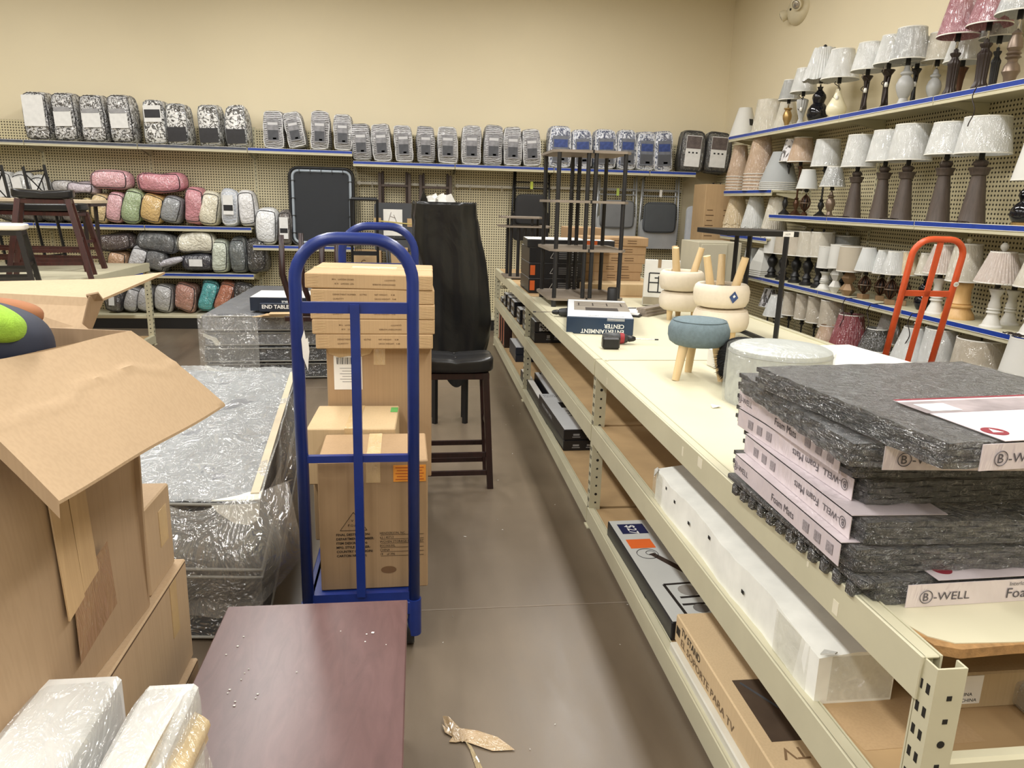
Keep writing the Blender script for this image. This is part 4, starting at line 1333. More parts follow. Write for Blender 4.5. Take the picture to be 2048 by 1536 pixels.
round_stool('round_stool', 'small round blue-grey felt stool on three pale wooden legs', (1.212, 3.09, TZ), 0.98, 0.132, 0.115, 0.15, FELT, 3, 0.035, 0.02, tagm=False)
for (nm, x, y, yaw, ins) in (('nearer', 1.69, 4.0, 0.4, 0.0), ('farther', 1.735, 4.78, 0.9, 0.0)):
    rr = 0.152 if nm == 'nearer' else 0.145
    lh = 0.065
    lo = round_stool('padded_stool', 'cream padded stool standing upright, the lower one of the %s pair' % nm, (x, y, TZ), yaw, rr + 0.003, 0.125, lh, CREAMF, 3, 0.0, 0.02, group='cream padded stools on the rack top', tagm=False)
    up = thing('padded_stool', 'cream padded stool turned upside down with its legs up, top of the %s pair' % nm, 'stool', (x - 0.01, y, TZ + lh + 0.125 * 1.03), (0, 0, yaw), 'cream padded stools on the rack top')
    sh_, n_ = 0.13, 3
    prof = [(0.01, 0), (rr * 0.7, 0), (rr - 0.015, 0.008), (rr, 0.04), (rr + 0.002, sh_ * 0.7), (rr - 0.006, sh_ - 0.012), (rr - 0.02, sh_), (rr - 0.035, sh_ - 0.004), (rr - 0.04, sh_ - 0.02)]
    obj('seat_cushion', MB().lathe(prof, 36, cap=False), CREAMF, up, True)
    obj('underside_cloth', MB().lathe([(0.005, sh_ - 0.02), (rr - 0.038, sh_ - 0.018)], 30, cap=False), plain((140, 130, 114), 0.9), up)
    for k in range(3):
        a = 2 * pi * k / 3 + 0.9
        p0 = Vector((cos(a) * rr * 0.5, sin(a) * rr * 0.5, sh_ - 0.02))
        p1 = Vector((cos(a) * rr * 0.78, sin(a) * rr * 0.78, sh_ + 0.15))
        obj('leg', MB().tube([p0, p1], [0.024, 0.02], 12), PINE, up, 40)
    if nm == 'nearer':
        a = math.atan2(-y, -x) + 0.45
        q = MB().panel([(0, 0, -0.033), (0.026, 0, 0), (0, 0, 0.033), (-0.026, 0, 0)], 0.001)
        a -= yaw
        dt = obj('diamond_tag', q, plain((48, 70, 118), 0.4, 0, 0.5, 0, 60), up, loc=((rr + 0.004) * cos(a), (rr + 0.004) * sin(a), 0.07), rot=(0, 0.1, a + pi / 2))
        obj('tag_print', MB().panel([(0.0, -0.0009, -0.004), (0.009, -0.0009, 0.006), (0.0, -0.0009, 0.014), (-0.008, -0.0009, 0.004)], 0.0004), WHITE_INK, dt)

# white flat box behind the ottoman
t = carton('flat_box', 'plain white flat box lying on the rack behind the bagged ottoman', (1.80, 3.0, TZ), (0.78, 0.8, 0.085), 0.12, PAPER, tape=False)
# C-shaped side table
t = thing('side_table', 'black slim C-shaped side table with a price label, above the cream stools', 'table', (1.84, 4.05, TZ), 0)
obj('table_top', MB().box((-0.03, 0, 0.605), (0.40, 0.44, 0.028), 0.002), BLACK_METAL, t)
for (a, b_) in (((0.10, -0.22), 0), ((0.10, 0.22), 0), ((0.0, 0.22), 0)):
    pass
for x_, y_ in ((0.10, -0.225), (0.10, 0.225)):
    obj('leg', bar(MB(), (x_, y_, 0.0), (x_, y_, 0.592), 0.022), BLACK_METAL, t)
obj('leg', bar(MB(), (0.02, 0.225, 0.01), (0.02, 0.225, 0.592), 0.02), BLACK_METAL, t)
obj('base_rail', bar(MB(), (0.10, -0.21, 0.011), (0.10, 0.21, 0.011), 0.022), BLACK_METAL, t)
obj('base_rail', bar(MB(), (-0.05, 0.225, 0.011), (0.09, 0.225, 0.011), 0.022), BLACK_METAL, t)
o = obj('price_label', MB().box((0.11, -0.2208, 0.605), (0.06, 0.001, 0.027)), PAPER, t)
text('lettering', '14.99', 0.014, INK, o, (0.09, -0.2215, 0.60), FRONT)

# tall display rack of two towers
GREYWOOD = wood((150, 138, 124), (122, 111, 99), 3, 0.5, axis=0)
t = thing('display_rack', 'tall black tube and grey board display shelf, double width, on the rack top', 'shelf', (1.205, 5.32, TZ), 0)
TUBE = plain((34, 34, 36), 0.35)
lv = [0.055, 0.405, 0.745, 1.085]
for (x0, x1) in ((-0.255, 0.0), (0.008, 0.265)):
    for li, z in enumerate(lv):
        obj('shelf_board', MB().panel([(x0 - 0.02, 0.03, z), (x0 + 0.02, -0.02, z), (x1, -0.02, z), (x1, 0.6, z), (x0 + 0.01, 0.6, z), (x0 - 0.02, 0.55, z)] if x0 < -0.1 else
                                       [(x0, -0.02, z), (x1 - 0.02, -0.02, z), (x1 + 0.02, 0.03, z), (x1 + 0.02, 0.55, z), (x1 - 0.01, 0.6, z), (x0, 0.6, z)], 0.018), GREYWOOD, t)
    for (px_, py_) in ((x0 + 0.022, 0.0), (x1 - 0.024, 0.0), (x0 + 0.022, 0.56), (x1 - 0.024, 0.56)):
        for s_ in range(3):
            obj('post', MB().tube([(px_, py_, lv[s_] + 0.009), (px_, py_, lv[s_ + 1] - 0.009)], 0.0155, 12), TUBE, t, 40)
        obj('foot', MB().tube([(px_, py_, 0), (px_, py_, lv[0] - 0.009)], 0.019, 12), TUBE, t, 40)
for z in lv:
    obj('joining_clip', MB().box((0.004, -0.018, z), (0.012, 0.01, 0.024)), BLACK, t)
# black cylinder in front of it
cyl = P(1196, 604, Z=TZ)
t = thing('black_canister', 'plain black cylinder standing in front of the tall display shelf', 'canister', (cyl.x - 0.0, 5.18, TZ))
obj('can_body', MB().lathe([(0.037, 0), (0.038, 0.003), (0.038, 0.152), (0.036, 0.155)], 24), plain((30, 30, 32), 0.5), t, 40)
obj('lid', MB().lathe([(0.034, 0.154), (0.034, 0.159), (0.03, 0.161)], 24), BLACK, t, 40)

# small far rack
t = thing('small_display_rack', 'low black tube side shelf with grey boards at the far end of the rack', 'shelf', (1.03, 7.35, TZ), 0)
for z, w_ in ((0.02, 0.2), (0.50, 0.25), (0.585, 0.2), (0.45, 0.1)):
    if z == 0.45:
        continue
    dx = 0.0 if z < 0.55 else -0.04
    obj('shelf_board', MB().panel([(-w_ + dx, -0.1, z), (-w_ + 0.05 + dx, -0.18, z), (w_ - 0.05 + dx, -0.18, z), (w_ + dx, -0.1, z), (w_ + dx, 0.2, z), (-w_ + dx, 0.2, z)], 0.016), GREYWOOD, t)
for x_, y_ in ((-0.15, -0.13), (-0.08, -0.14), (-0.02, -0.14), (0.05, -0.13), (0.14, 0.1), (-0.15, 0.15)):
    obj('post', MB().tube([(x_, y_, 0.028), (x_, y_, 0.492)], 0.016, 10), TUBE, t, 40)
    if x_ in (-0.15, 0.05, 0.14):
        obj('post', MB().tube([(x_, y_, 0.508), (x_, y_, 0.577)], 0.012, 10), TUBE, t, 40)

# folded black hand tool
t = thing('folding_stand', 'black folding hand-held tool leaning by the small far shelf', 'tool', (1.04, 6.75, TZ), 0.1)
obj('handle', MB().tube([(-0.12, -0.02, 0.02), (-0.02, 0, 0.11), (0.06, 0.02, 0.21)], [0.016, 0.02, 0.016], 10), BLACK, t, True)
obj('grip', MB().tube([(-0.02, 0.03, 0.02), (0.05, 0.04, 0.1), (0.1, 0.05, 0.2)], 0.012, 8), BLACK_METAL, t, True)
obj('clamp_ring', MB().tube([(0.03 + 0.03 * cos(a), 0.0, 0.045 + 0.03 * sin(a)) for a in [2 * pi * i / 16 for i in range(16)]], 0.009, 6, closed=True), BLACK, t, True)
obj('cable_tie', MB().box((0.02, -0.03, 0.008), (0.08, 0.03, 0.014), 0.004), plain((200, 206, 190), 0.5), t)

# boxes behind the display rack
NAVY = plain((30, 40, 56), 0.35, 0, 0.15, 0, 12)
BLKBOX = plain((30, 31, 36), 0.35, 0, 0.15, 0, 12)
GREYTOP = plain((216, 219, 221), 0.35, 0, 0.06, 0, 8)
ORANGE = plain((236, 112, 50), 0.5)
for i in range(3):
    zb = TZ + i * 0.125
    sz = (0.44, 0.5, 0.122)
    t = carton('furniture_box', 'black box with a triangle symbol, %s behind the display shelf' % ['bottom of the stack', 'middle of the stack', 'third of the stack'][i], (1.12, 6.36, zb), sz, 0.0, BLKBOX, tape=False, top_mat=GREYTOP, group='black furniture boxes on the rack top')
    tri = MB()
    for k in range(3):
        a0, a1 = pi / 2 + 2 * pi * k / 3, pi / 2 + 2 * pi * (k + 1) / 3
        bar(tri, (-0.02 + 0.03 * cos(a0), -0.2515, 0.055 + 0.03 * sin(a0)), (-0.02 + 0.03 * cos(a1), -0.2515, 0.055 + 0.03 * sin(a1)), 0.003, 0.001, up=(0, 1, 0))
    obj('triangle_symbol', tri, WHITE_INK, t)
    ln = MB()
    for k in range(4):
        ln.box((0.06, -0.2515, 0.085 - k * 0.016), (0.07, 0.001, 0.005))
        ln.box((0.16, -0.2515, 0.09 - k * 0.02), (0.05, 0.001, 0.008))
    stuff(obj('small_print', ln, plain((150, 152, 156), 0.6), t))
    if i < 2:
        obj('orange_label', MB().box((-0.19, -0.2515, 0.065), (0.04, 0.0012, 0.08)), ORANGE, t)
t = carton('long_flat_box', 'long white and black box with an orange end label lying on the black boxes', (1.25, 6.3, TZ + 0.375), (0.72, 0.42, 0.065), -0.05, BLKBOX, tape=False, top_mat=PAPER)
obj('orange_label', MB().box((0.16, -0.2108, 0.034), (0.11, 0.001, 0.055)), ORANGE, t)
# cardboard flats
carton('base_board', 'wide flat cardboard parcel lying under the five flat cartons', (1.62, 6.27, TZ), (0.58, 0.6, 0.1), 0.0, CARD_L, tape=False, group='cartons behind the display shelf')
zz = TZ + 0.10
for i in range(5):
    sz = (0.56 + 0.02 * (i % 2), 0.34, 0.072)
    dx = [0.0, 0.0, 0.03, 0.02, 0.05][i]
    t = carton('flat_carton', 'flat brown carton behind the display shelf, %s of five' % ['lowest', 'second', 'middle', 'fourth', 'topmost'][i], (1.61 + dx, 6.42, zz), sz, rng.uniform(-0.03, 0.03), CARD_D, group='cartons behind the display shelf', seam='x')
    for j, (xx, w2) in enumerate(((0.30, 0.07), (0.42, 0.08))):
        for k in range(2):
            obj('print_line', MB().box((-sz[0] / 2 + xx, -sz[1] / 2 - 0.0006, 0.045 - k * 0.02), (w2, 0.001, 0.005)), BROWN_INK, t)
    zz += 0.0725
carton('open_carton', 'small brown carton with papers, on top of the flat cartons', (1.5, 6.95, TZ), (0.30, 0.3, 0.52), 0.1, CARD_D)
# picture box leaning
c3 = P(1318, 605, Z=TZ)
t = carton('picture_box', 'white box printed with a black shelf picture, leaning behind the cream stools', (1.80, 5.42, TZ), (0.26, 0.1, 0.34), -0.35, plain((214, 212, 204), 0.4, 0, 0.05), tape=False, tilt=(-0.12, 0))
pm = MB()
for a, b_ in (((-0.09, 0.1), (0.03, 0.1)), ((-0.09, 0.17), (0.03, 0.17)), ((-0.09, 0.24), (0.03, 0.24)), ((-0.09, 0.1), (-0.09, 0.24)), ((0.03, 0.1), (0.03, 0.24)), ((-0.02, 0.1), (-0.02, 0.22)), ((-0.05, 0.205), (0.01, 0.205))):
    bar(pm, (a[0], -0.0515, a[1]), (b_[0], -0.0515, b_[1]), 0.009, 0.001, up=(0, 1, 0))
stuff(obj('printed_picture', pm, INK, t))
obj('brown_tape', MB().box((-0.02, -0.0512, 0.31), (0.025, 0.001, 0.06)), plain((140, 116, 84), 0.4), t)
obj('brown_strip', MB().box((0, -0.0512, 0.035), (0.25, 0.001, 0.055)), plain((150, 140, 118), 0.4), t)
# grey slats under the picture box
t = thing('board_bundle', 'bundle of grey boards lying beside the farther cream stool', 'boards', (1.62, 4.98, TZ), 0.75)
for k in range(3):
    obj('board', MB().box((0, 0.01 * k, 0.009 + 0.0185 * k), (0.3, 0.07, 0.018), 0.001), GREYWOOD, t)

# entertainment centre box, upside down
t = carton('television_stand_box', 'navy and white entertainment center box lying upside down between the power drills', (1.115, 4.55, TZ), (0.385, 0.78, 0.1), -0.2, plain((34, 54, 78), 0.35, 0, 0.12, 0, 10), tape=False, top_mat=GREYTOP)
sz = (0.385, 0.78, 0.1)
text('lettering', 'ENTERTAINMENT', 0.034, WHITE_INK, t, (0.14, -0.3912, 0.03), (pi / 2, pi, 0), bold=0.0006, sx=0.92)
text('lettering', 'CENTER', 0.034, WHITE_INK, t, (0.14, -0.3912, 0.062), (pi / 2, pi, 0), bold=0.0006, sx=0.92)
for k in range(3):
    obj('print_line', MB().box((0.09, -0.3912, 0.083 + k * 0.006), (0.1, 0.0006, 0.002)), WHITE_INK, t)
text('lettering', 'ENTERTAINMENT CENTER', 0.022, INK, t, (0.14, -0.33, 0.1015), (0, 0, pi), sx=0.8)
obj('printed_photo', MB().box((0.02, 0.09, 0.1014), (0.34, 0.42, 0.0006)), plain((150, 142, 130), 0.4, 0, 0.1, 0, 6), t)
pm = MB()
pm.box((0.02, -0.06, 0.1019), (0.2, 0.13, 0.0005))
for k in range(4):
    pm.box((-0.12 + k * 0.09, 0.15, 0.1019), (0.008, 0.13, 0.0005))
for k in range(3):
    pm.box((0.015, 0.09 + k * 0.065, 0.1019), (0.3, 0.007, 0.0005))
stuff(obj('printed_cabinet', pm, plain((62, 56, 52), 0.5), t))


def drill(label, loc, yaw, red):
    t = thing('power_drill', label, 'drill', loc, yaw)
    DM = plain((42, 44, 46), 0.45)
    obj('motor_housing', MB().tube([(-0.07, 0, 0.032), (-0.05, 0, 0.032), (0.0, 0, 0.032), (0.05, 0, 0.03), (0.065, 0, 0.03)], [0.022, 0.03, 0.03, 0.026, 0.02], 14), DM, t, 40)
    obj('chuck', MB().tube([(0.065, 0, 0.03), (0.075, 0, 0.03), (0.1, 0, 0.03), (0.11, 0, 0.03)], [0.014, 0.018, 0.014, 0.008], 12), BLACK, t, 40)
    obj('drill_bit', MB().tube([(0.11, 0, 0.03), (0.215, 0, 0.028)], 0.003, 6), M_CHROME, t)
    obj('bit_tip', MB().tube([(0.215, 0, 0.028), (0.235, 0, 0.028)], 0.0045, 6), BLACK, t)
    obj('handle', MB().tube([(-0.03, -0.02, 0.03), (-0.045, -0.075, 0.03), (-0.05, -0.11, 0.03)], [0.022, 0.019, 0.022], 12), DM, t, True)
    obj('battery', MB().box((-0.05, -0.14, 0.032), (0.09, 0.055, 0.06), 0.008), BLACK, t)
    if red:
        obj('red_collar', MB().tube([(0.022, 0, 0.0315), (0.045, 0, 0.031)], [0.0305, 0.0275], 14), plain((150, 38, 46), 0.4), t, 40)
    return t


d1 = P(1225, 692, Z=TZ)
drill('black and red cordless drill lying in front of the entertainment center box', (d1.x + 0.03, d1.y + 0.06, TZ), -0.08, True)
d2 = P(1140, 628, Z=TZ)
drill('all-black cordless drill behind the entertainment center box', (0.985, 4.83, TZ), pi - 0.15, False)
t = thing('clipboard', 'black clipboard with white papers behind the entertainment center box', 'clipboard', (1.44, 5.02, TZ), -0.5)
obj('board', MB().box((0, 0, 0.006), (0.24, 0.32, 0.012), 0.003), BLACK, t)
for k in range(3):
    obj('paper_sheet', MB().box((-0.01 * k, 0.01 * k, 0.014 + 0.004 * k), (0.21, 0.28, 0.002)), PAPER, t, rot=(0, 0.02 * k, 0.1 * k))
obj('pen', MB().tube([(-0.03, 0.02, 0.032), (0.05, 0.05, 0.034)], 0.004, 6), INK, t)
# crumbs
for i, (x_, y_) in enumerate(((1652, 770), (1436, 814))):
    pass
pp = P(1430, 815, Z=TZ)
t = thing('plastic_scrap', 'small scrap of clear plastic on the tabletop left of the mats', 'litter', (pp.x, pp.y, TZ), 0.3)
obj('scrap', MB().panel([(-0.02, -0.01, 0.003), (0.015, -0.014, 0.008), (0.022, 0.008, 0.003), (-0.01, 0.014, 0.01)], 0.002), PAPER, t)

# orange hand truck in the far aisle
ORP = plain((206, 84, 44), 0.35, 0, 0.12, 0, 14)
t = thing('orange_hand_truck', 'orange tubular hand truck with a round 10 sticker, in front of the lamps', 'hand truck', (2.735, 3.95, 0), (0.2, 0, -0.1))
rt_ = 0.0165
pts = [(-0.135, 0, 0.12), (-0.135, 0, 1.40)] + arc((-0.045, 0, 1.405), 0.09, pi, pi / 2, 6) + arc((0.045, 0, 1.405), 0.09, pi / 2, 0, 6) + [(0.135, 0, 1.40), (0.135, 0, 0.12)]
obj('frame_tube', MB().tube(pts, rt_, 12), ORP, t, True)
obj('centre_bar', bar(MB(), (0, 0, 0.2), (0, 0, 1.48), 0.028, 0.012, up=(0, 1, 0)), ORP, t)
for z in (1.2, 0.55, 0.2):
    obj('cross_bar', bar(MB(), (-0.135, 0, z), (0.135, 0, z), 0.012, 0.03, up=(0, 0, 1)), ORP, t)
obj('toe_plate', MB().box((0, -0.12, 0.006), (0.36, 0.24, 0.008), 0.002), ORP, t)
for sx in (-1, 1):
    obj('strut', MB().tube([(sx * 0.14, 0, 0.12), (sx * 0.14, 0.11, 0.13)], 0.012, 8), ORP, t)
    wh = obj('wheel', MB().lathe([(0.05, -0.025), (0.12, -0.03), (0.125, -0.02), (0.125, 0.02), (0.12, 0.03), (0.05, 0.025)], 24, M=Matrix.Translation((sx * 0.18, 0.12, 0.125)) @ Matrix.Rotation(pi / 2, 4, 'Y')), BLACK, t, 40)
    obj('wheel_hub', MB().lathe([(0.045, -0.028), (0.045, 0.028)], 16, M=Matrix.Translation((sx * 0.18, 0.12, 0.125)) @ Matrix.Rotation(pi / 2, 4, 'Y')), M_CHROME, wh)
o = obj('number_sticker', MB().lathe([(0.014, 0), (0.014, 0.001)], 16, M=Matrix.Translation((0.135, -rt_ - 0.0005, 1.26)) @ Matrix.Rotation(pi / 2, 4, 'X')), PAPER, t)
text('lettering', '10', 0.016, INK, o, (0.126, -rt_ - 0.0022, 1.254), FRONT)

# ---------------------------------------------------------------- foam mat stack
FOAM = wrapped((38, 40, 43), stretch=(1, 1, 1), scale=34, coat=0.9, amount=1.0, crough=0.1)
SLEEVE = wrapped((216, 204, 208), scale=10, amount=0.3, coat=0.8)
SL_INK = plain((84, 80, 86), 0.6)
DKRED = plain((132, 40, 54), 0.5)
PT = 0.0485
MW = 0.62


def logo(parent, s, loc, rot):
    o = text('brand_lettering', 'B', s, SL_INK, parent, loc, rot, sx=1.0)
    M_ = Euler(rot).to_matrix().to_4x4()
    c = Vector(loc) + M_ @ Vector((s * 0.33, s * 0.34, 0))
    ring = [c + M_ @ Vector((s * 0.55 * cos(a), s * 0.55 * sin(a), 0)) for a in [2 * pi * i / 24 for i in range(24)]]
    obj('logo_ring', MB().tube(ring, s * 0.035, 4, closed=True), SL_INK, parent)
    text('brand_lettering', '-WELL', s, SL_INK, parent, Vector(loc) + M_ @ Vector((s * 0.95, 0, 0)), rot, sx=1.15)


def mats(label, near, far, z, sleeve, teeth=False, flip=False, toplabel=False):
    """near/far: photo pixels of the lower left edge of the pack, its near and far ends, lying at height z"""
    A, B_ = P(near[0], near[1], Z=z), P(far[0], far[1], Z=z)
    d = (B_ - A).normalized()
    r_ = Vector((d.y, -d.x, 0))
    c = A + d * (MW / 2) + r_ * (MW / 2)
    yaw = math.atan2(-d.x, d.y)
    t = thing('foam_mat_pack', label, 'foam mats', (c.x, c.y, z), yaw, 'packs of interlocking foam mats')
    T4 = PT / 4
    body = MB()
    for k in range(4):
        n = 14
        pts = []
        for e in range(4):
            for i in range(n):
                u = -1 + 2 * i / n
                w_ = 0.006 * (1 if (i + k) % 2 else -0.2)
                x, y = [(u, -1), (1, u), (-u, 1), (-1, -u)][e]
                nx, ny = [(0, -1), (1, 0), (0, 1), (-1, 0)][e]
                hw = MW / 2 - 0.012
                pts.append((x * hw + nx * w_, y * hw + ny * w_))
        zz0, zz1 = k * T4 + 0.0005, (k + 1) * T4 - 0.0008
        N_ = len(pts)
        vs = [(x, y, zz0) for x, y in pts] + [(x, y, zz1) for x, y in pts]
        body.add(vs, [tuple(range(N_))[::-1], tuple(range(N_, 2 * N_))] + [(i, (i + 1) % N_, N_ + (i + 1) % N_, N_ + i) for i in range(N_)])
    obj('foam_tiles', body, FOAM, t)
    # crinkled film skin over the pack
    sk, mp = pillow_mesh(MW + 0.004, MW + 0.004, PT + 0.003, e=14, n=22, amp=0.0016, seed=int(z * 1000))
    for i, v in enumerate(sk.v):
        v.z = max(0.0, v.z)
        v += Vector((rng.uniform(-1, 1), rng.uniform(-1, 1), 0)) * 0.0012
    o = obj('film_skin', sk, clear_film((150, 154, 158), 0.03, 70, 'mat', 0.08), t, True)
    weld(o.data)
    if teeth:
        for k in range(12):
            obj('interlocking_tooth', MB().box((-MW / 2 - 0.006, -MW / 2 + 0.05 + k * 0.047, PT * 0.34), (0.026, 0.024, PT * 0.62), 0.004), FOAM, t)
        obj('edge_strip', MB().box((-MW / 2 - 0.003, 0, PT * 0.84), (0.032, MW - 0.02, PT * 0.3), 0.003), FOAM, t)
    L_ = MW * 0.76
    if sleeve == 'left':
        x = -MW / 2 - 0.006
        s = obj('paper_sleeve', MB().box((x, -0.01, PT / 2), (0.0016, L_ + 0.06, PT - 0.002)).box((x + 0.1, -0.01, PT + 0.0028), (0.2, L_ + 0.06, 0.0012)), SLEEVE, t)
        rot = (pi / 2, pi if flip else 0, -pi / 2)
        rx = x - 0.0022
        zc = PT * 0.3 if not flip else PT * 0.7
        sg = -1 if not flip else 1
        text('lettering', 'Foam Mats', 0.026, SL_INK, s, (rx, (0.03 if not flip else -0.15), zc), (pi / 2, 0, -pi / 2) if not flip else (-pi / 2, 0, pi / 2), sx=1.0)
        if not flip:
            logo(s, 0.021, (rx, 0.255, PT * 0.32), (pi / 2, 0, -pi / 2))
        else:
            logo(s, 0.021, (rx, -0.255, PT * 0.68), (-pi / 2, 0, pi / 2))
        q = MB()
        for k in range(3):
            q.box((rx, (0.08 + k * 0.05) if flip else (-0.14 - k * 0.05), PT * 0.5), (0.0008, 0.025, 0.022))
        stuff(obj('small_print', q, plain((150, 142, 146), 0.6, 0, 0.3, 0, 200), s))
    elif sleeve == 'near':
        y = -MW / 2 - 0.005
        xo = 0.05
        s = obj('paper_sleeve', MB().box((0.03, y, PT / 2), (MW - 0.075, 0.0016, PT - 0.001)), SLEEVE, t)
        logo(s, 0.024, (-MW / 2 + 0.1, y - 0.0022, PT * 0.28), FRONT)
        text('lettering', 'Foam Mats', 0.03, SL_INK, s, (-0.03, y - 0.0022, PT * 0.2), FRONT, sx=1.05)
        text('lettering', 'Interlocking', 0.012, SL_INK, s, (-0.025, y - 0.0022, PT * 0.74), FRONT)
        if toplabel:
            tl = obj('top_label', MB().box((0.05, -MW / 2 + 0.13, PT + 0.0032), (MW * 0.8, 0.27, 0.0012)), SLEEVE, t)
            obj('red_border', MB().box((0.05, -MW / 2 + 0.262, PT + 0.0042), (MW * 0.8, 0.008, 0.0006)), DKRED, tl)
            em = obj('red_emblem', MB().lathe([(0.022, 0), (0.022, 0.0006)], 24, c=(-0.17, -MW / 2 + 0.045, PT + 0.004)), DKRED, tl)
            obj('emblem_mark', MB().panel([(-0.18, -MW / 2 + 0.038, PT + 0.005), (-0.16, -MW / 2 + 0.036, PT + 0.005), (-0.17, -MW / 2 + 0.058, PT + 0.005)], 0.0004), WHITE_INK, em)
            obj('grey_photo', MB().box((0.0, -MW / 2 + 0.205, PT + 0.0042), (MW * 0.66, 0.08, 0.0006)), plain((150, 140, 142), 0.5, 0, 0.3, 0, 14), tl)
            obj('white_frame', MB().box((-0.15, -MW / 2 + 0.2, PT + 0.005), (0.07, 0.05, 0.0004)), PAPER, tl)
        else:
            tl = obj('top_label', MB().box((0.06, -MW / 2 + 0.05, PT + 0.0030), (MW * 0.76, 0.1, 0.001)), SLEEVE, t)
            obj('red_emblem', MB().lathe([(0.02, 0), (0.02, 0.0006)], 24, c=(-0.14, -MW / 2 + 0.04, PT + 0.0038)), DKRED, tl)
    return t


z = TZ
spec = [
    ('bottom foam mat pack with a jagged toothed edge and a sleeve facing the camera', (1742, 1217), (1450, 965), 'near', True, False, False),
    ('foam mat pack lying on the toothed bottom one, sleeve along its left side', (1700, 1150), (1463, 935), 'left', False, False, False),
    ('foam mat pack third from the bottom, its sleeve lettering upside down', (1722, 1095), (1482, 895), 'left', False, True, False),
    ('foam mat pack in the middle of the stack, upside-down sleeve lettering above another', (1728, 1015), (1478, 850), 'left', False, True, False),
    ('foam mat pack third from the top with an upright sleeve on its left', (1700, 960), (1488, 815), 'left', False, False, False),
    ('foam mat pack second from the top, turned so its side shows black', (1692, 938), (1478, 785), 'near', False, False, False),
    ('topmost foam mat pack with a red-bordered label and red emblem', (1885, 945), (1512, 775), 'near', False, False, True),
]
for lb, a, b_, sv, te, fl, tl in spec:
    mats(lb, a, b_, z, sv, te, fl, tl)
    z += PT + 0.0035

# ---------------------------------------------------------------- boxes on the lower levels of the rack
MZ, LZ = 0.532, 0.0975
CREASE = plain((200, 200, 194), 0.5)
WHITEBOX = wrapped((246, 247, 240), scale=6, amount=0.25, coat=0.3, crough=0.3)
t = thing('long_white_box', 'long dented white box on the middle level, just under the foam mats', 'box', (0.962, 1.93, MZ), 0)
b = MB()
n = 26
sec = [(-0.095, 0.0), (0.095, 0.0), (0.095, 0.13), (0.0, 0.136), (-0.095, 0.125)]
for i in range(n + 1):
    y = -0.585 + 1.17 * i / n
    for (x, z_) in sec:
        j = 0.003 * sin(13 * y + 7 * x) + rng.uniform(-0.0016, 0.0016)
        e = 0.006 if i in (0, n) else 0
        b.v.append(Vector((x * (1 - e * 6) + j, y, z_ + (j if z_ else 0) - (e if z_ else 0))))
for i in range(n):
    for k in range(5):
        b.f.append((i * 5 + k, i * 5 + (k + 1) % 5, (i + 1) * 5 + (k + 1) % 5, (i + 1) * 5 + k))
b.f.append((4, 3, 2, 1, 0))
b.f.append(tuple(n * 5 + k for k in range(5)))
obj('box_body', b, WHITEBOX, t, 30)
obj('torn_corner', MB().panel([(-0.096, -0.587, 0.127), (-0.07, -0.6, 0.135), (-0.055, -0.585, 0.128), (-0.08, -0.575, 0.129)], 0.003), CREASE, t)
obj('torn_corner', MB().panel([(-0.097, 0.585, 0.12), (-0.103, 0.57, 0.10), (-0.098, 0.55, 0.125), (-0.09, 0.575, 0.131)], 0.003), CREASE, t)
for y, z_ in ((0.45, 0.098), (0.36, 0.085), (0.22, 0.07), (0.05, 0.1), (-0.2, 0.06)):
    obj('puncture', MB().box((-0.0972, y, z_), (0.0012, 0.014, 0.01)), INK, t)
for y, w2 in ((0.545, 0.1), (-0.47, 0.16)):
    obj('clear_tape', MB().box((-0.0985, y, 0.062), (0.001, w2, 0.118)), clear_film((206, 202, 184), 0.12, 30, 'tape', 0.06), t)
o = obj('end_tape', MB().box((0.01, -0.5865, 0.063), (0.15, 0.0015, 0.11)), clear_film((206, 202, 184), 0.12, 30, 'tape', 0.06), t)

t = carton('cardboard_carton', 'brown carton lettered on top, behind the long white box', (1.36, 1.85, MZ), (0.5, 1.1, 0.09), 0.0, card((190, 168, 132)), tape=False)
text('lettering', 'FWI  TFI', 0.05, INK, t, (-0.22, 0.45, 0.0915), (0, 0, -pi / 2))
o = obj('address_label', MB().box((-0.19, -0.5512, 0.05), (0.12, 0.001, 0.07)), PAPER, t)
text('lettering', 'MADE IN CHINA', 0.012, INK, o, (-0.24, -0.5522, 0.035), FRONT)
text('lettering', 'HECHO EN CHINA', 0.012, INK, o, (-0.24, -0.5522, 0.02), FRONT)
for k in range(8):
    obj('barcode_bar', MB().box((-0.235 + k * 0.007, -0.5522, 0.068), (0.003 if k % 3 else 0.0045, 0.0004, 0.024)), INK, o)
t = thing('bubble_parcel', 'film-wrapped grey and brown parcel behind the near rack post', 'parcel', (1.62, 1.22, MZ), -0.05)
obj('parcel_body', MB().box((0, 0, 0.03), (0.6, 0.3, 0.06), 0.008), card((170, 158, 138)), t)
obj('film_skin', pillow_mesh(0.62, 0.32, 0.068, e=10, n=10, amp=0.003, seed=5)[0], clear_film((214, 214, 208), 0.25, 22, 'parcel'), t, True)
text('lettering', 'CESS-COUNTRY', 0.022, BROWN_INK, t, (-0.2, -0.06, 0.0615), (0, 0, 0))
t = thing('cardboard_tray', 'flattened brown cardboard sheet poking out under the long white box', 'cardboard', (1.0, 1.28, 0.5325), 0.12)
obj('sheet', MB().panel([(-0.11, -0.07, 0.0), (0.16, -0.1, 0.0), (0.17, 0.06, 0.0), (-0.12, 0.06, 0.0)], 0.0006), CARD, t)
t['label'] = 'small flat brown cardboard sheet under the near end of the long white box'

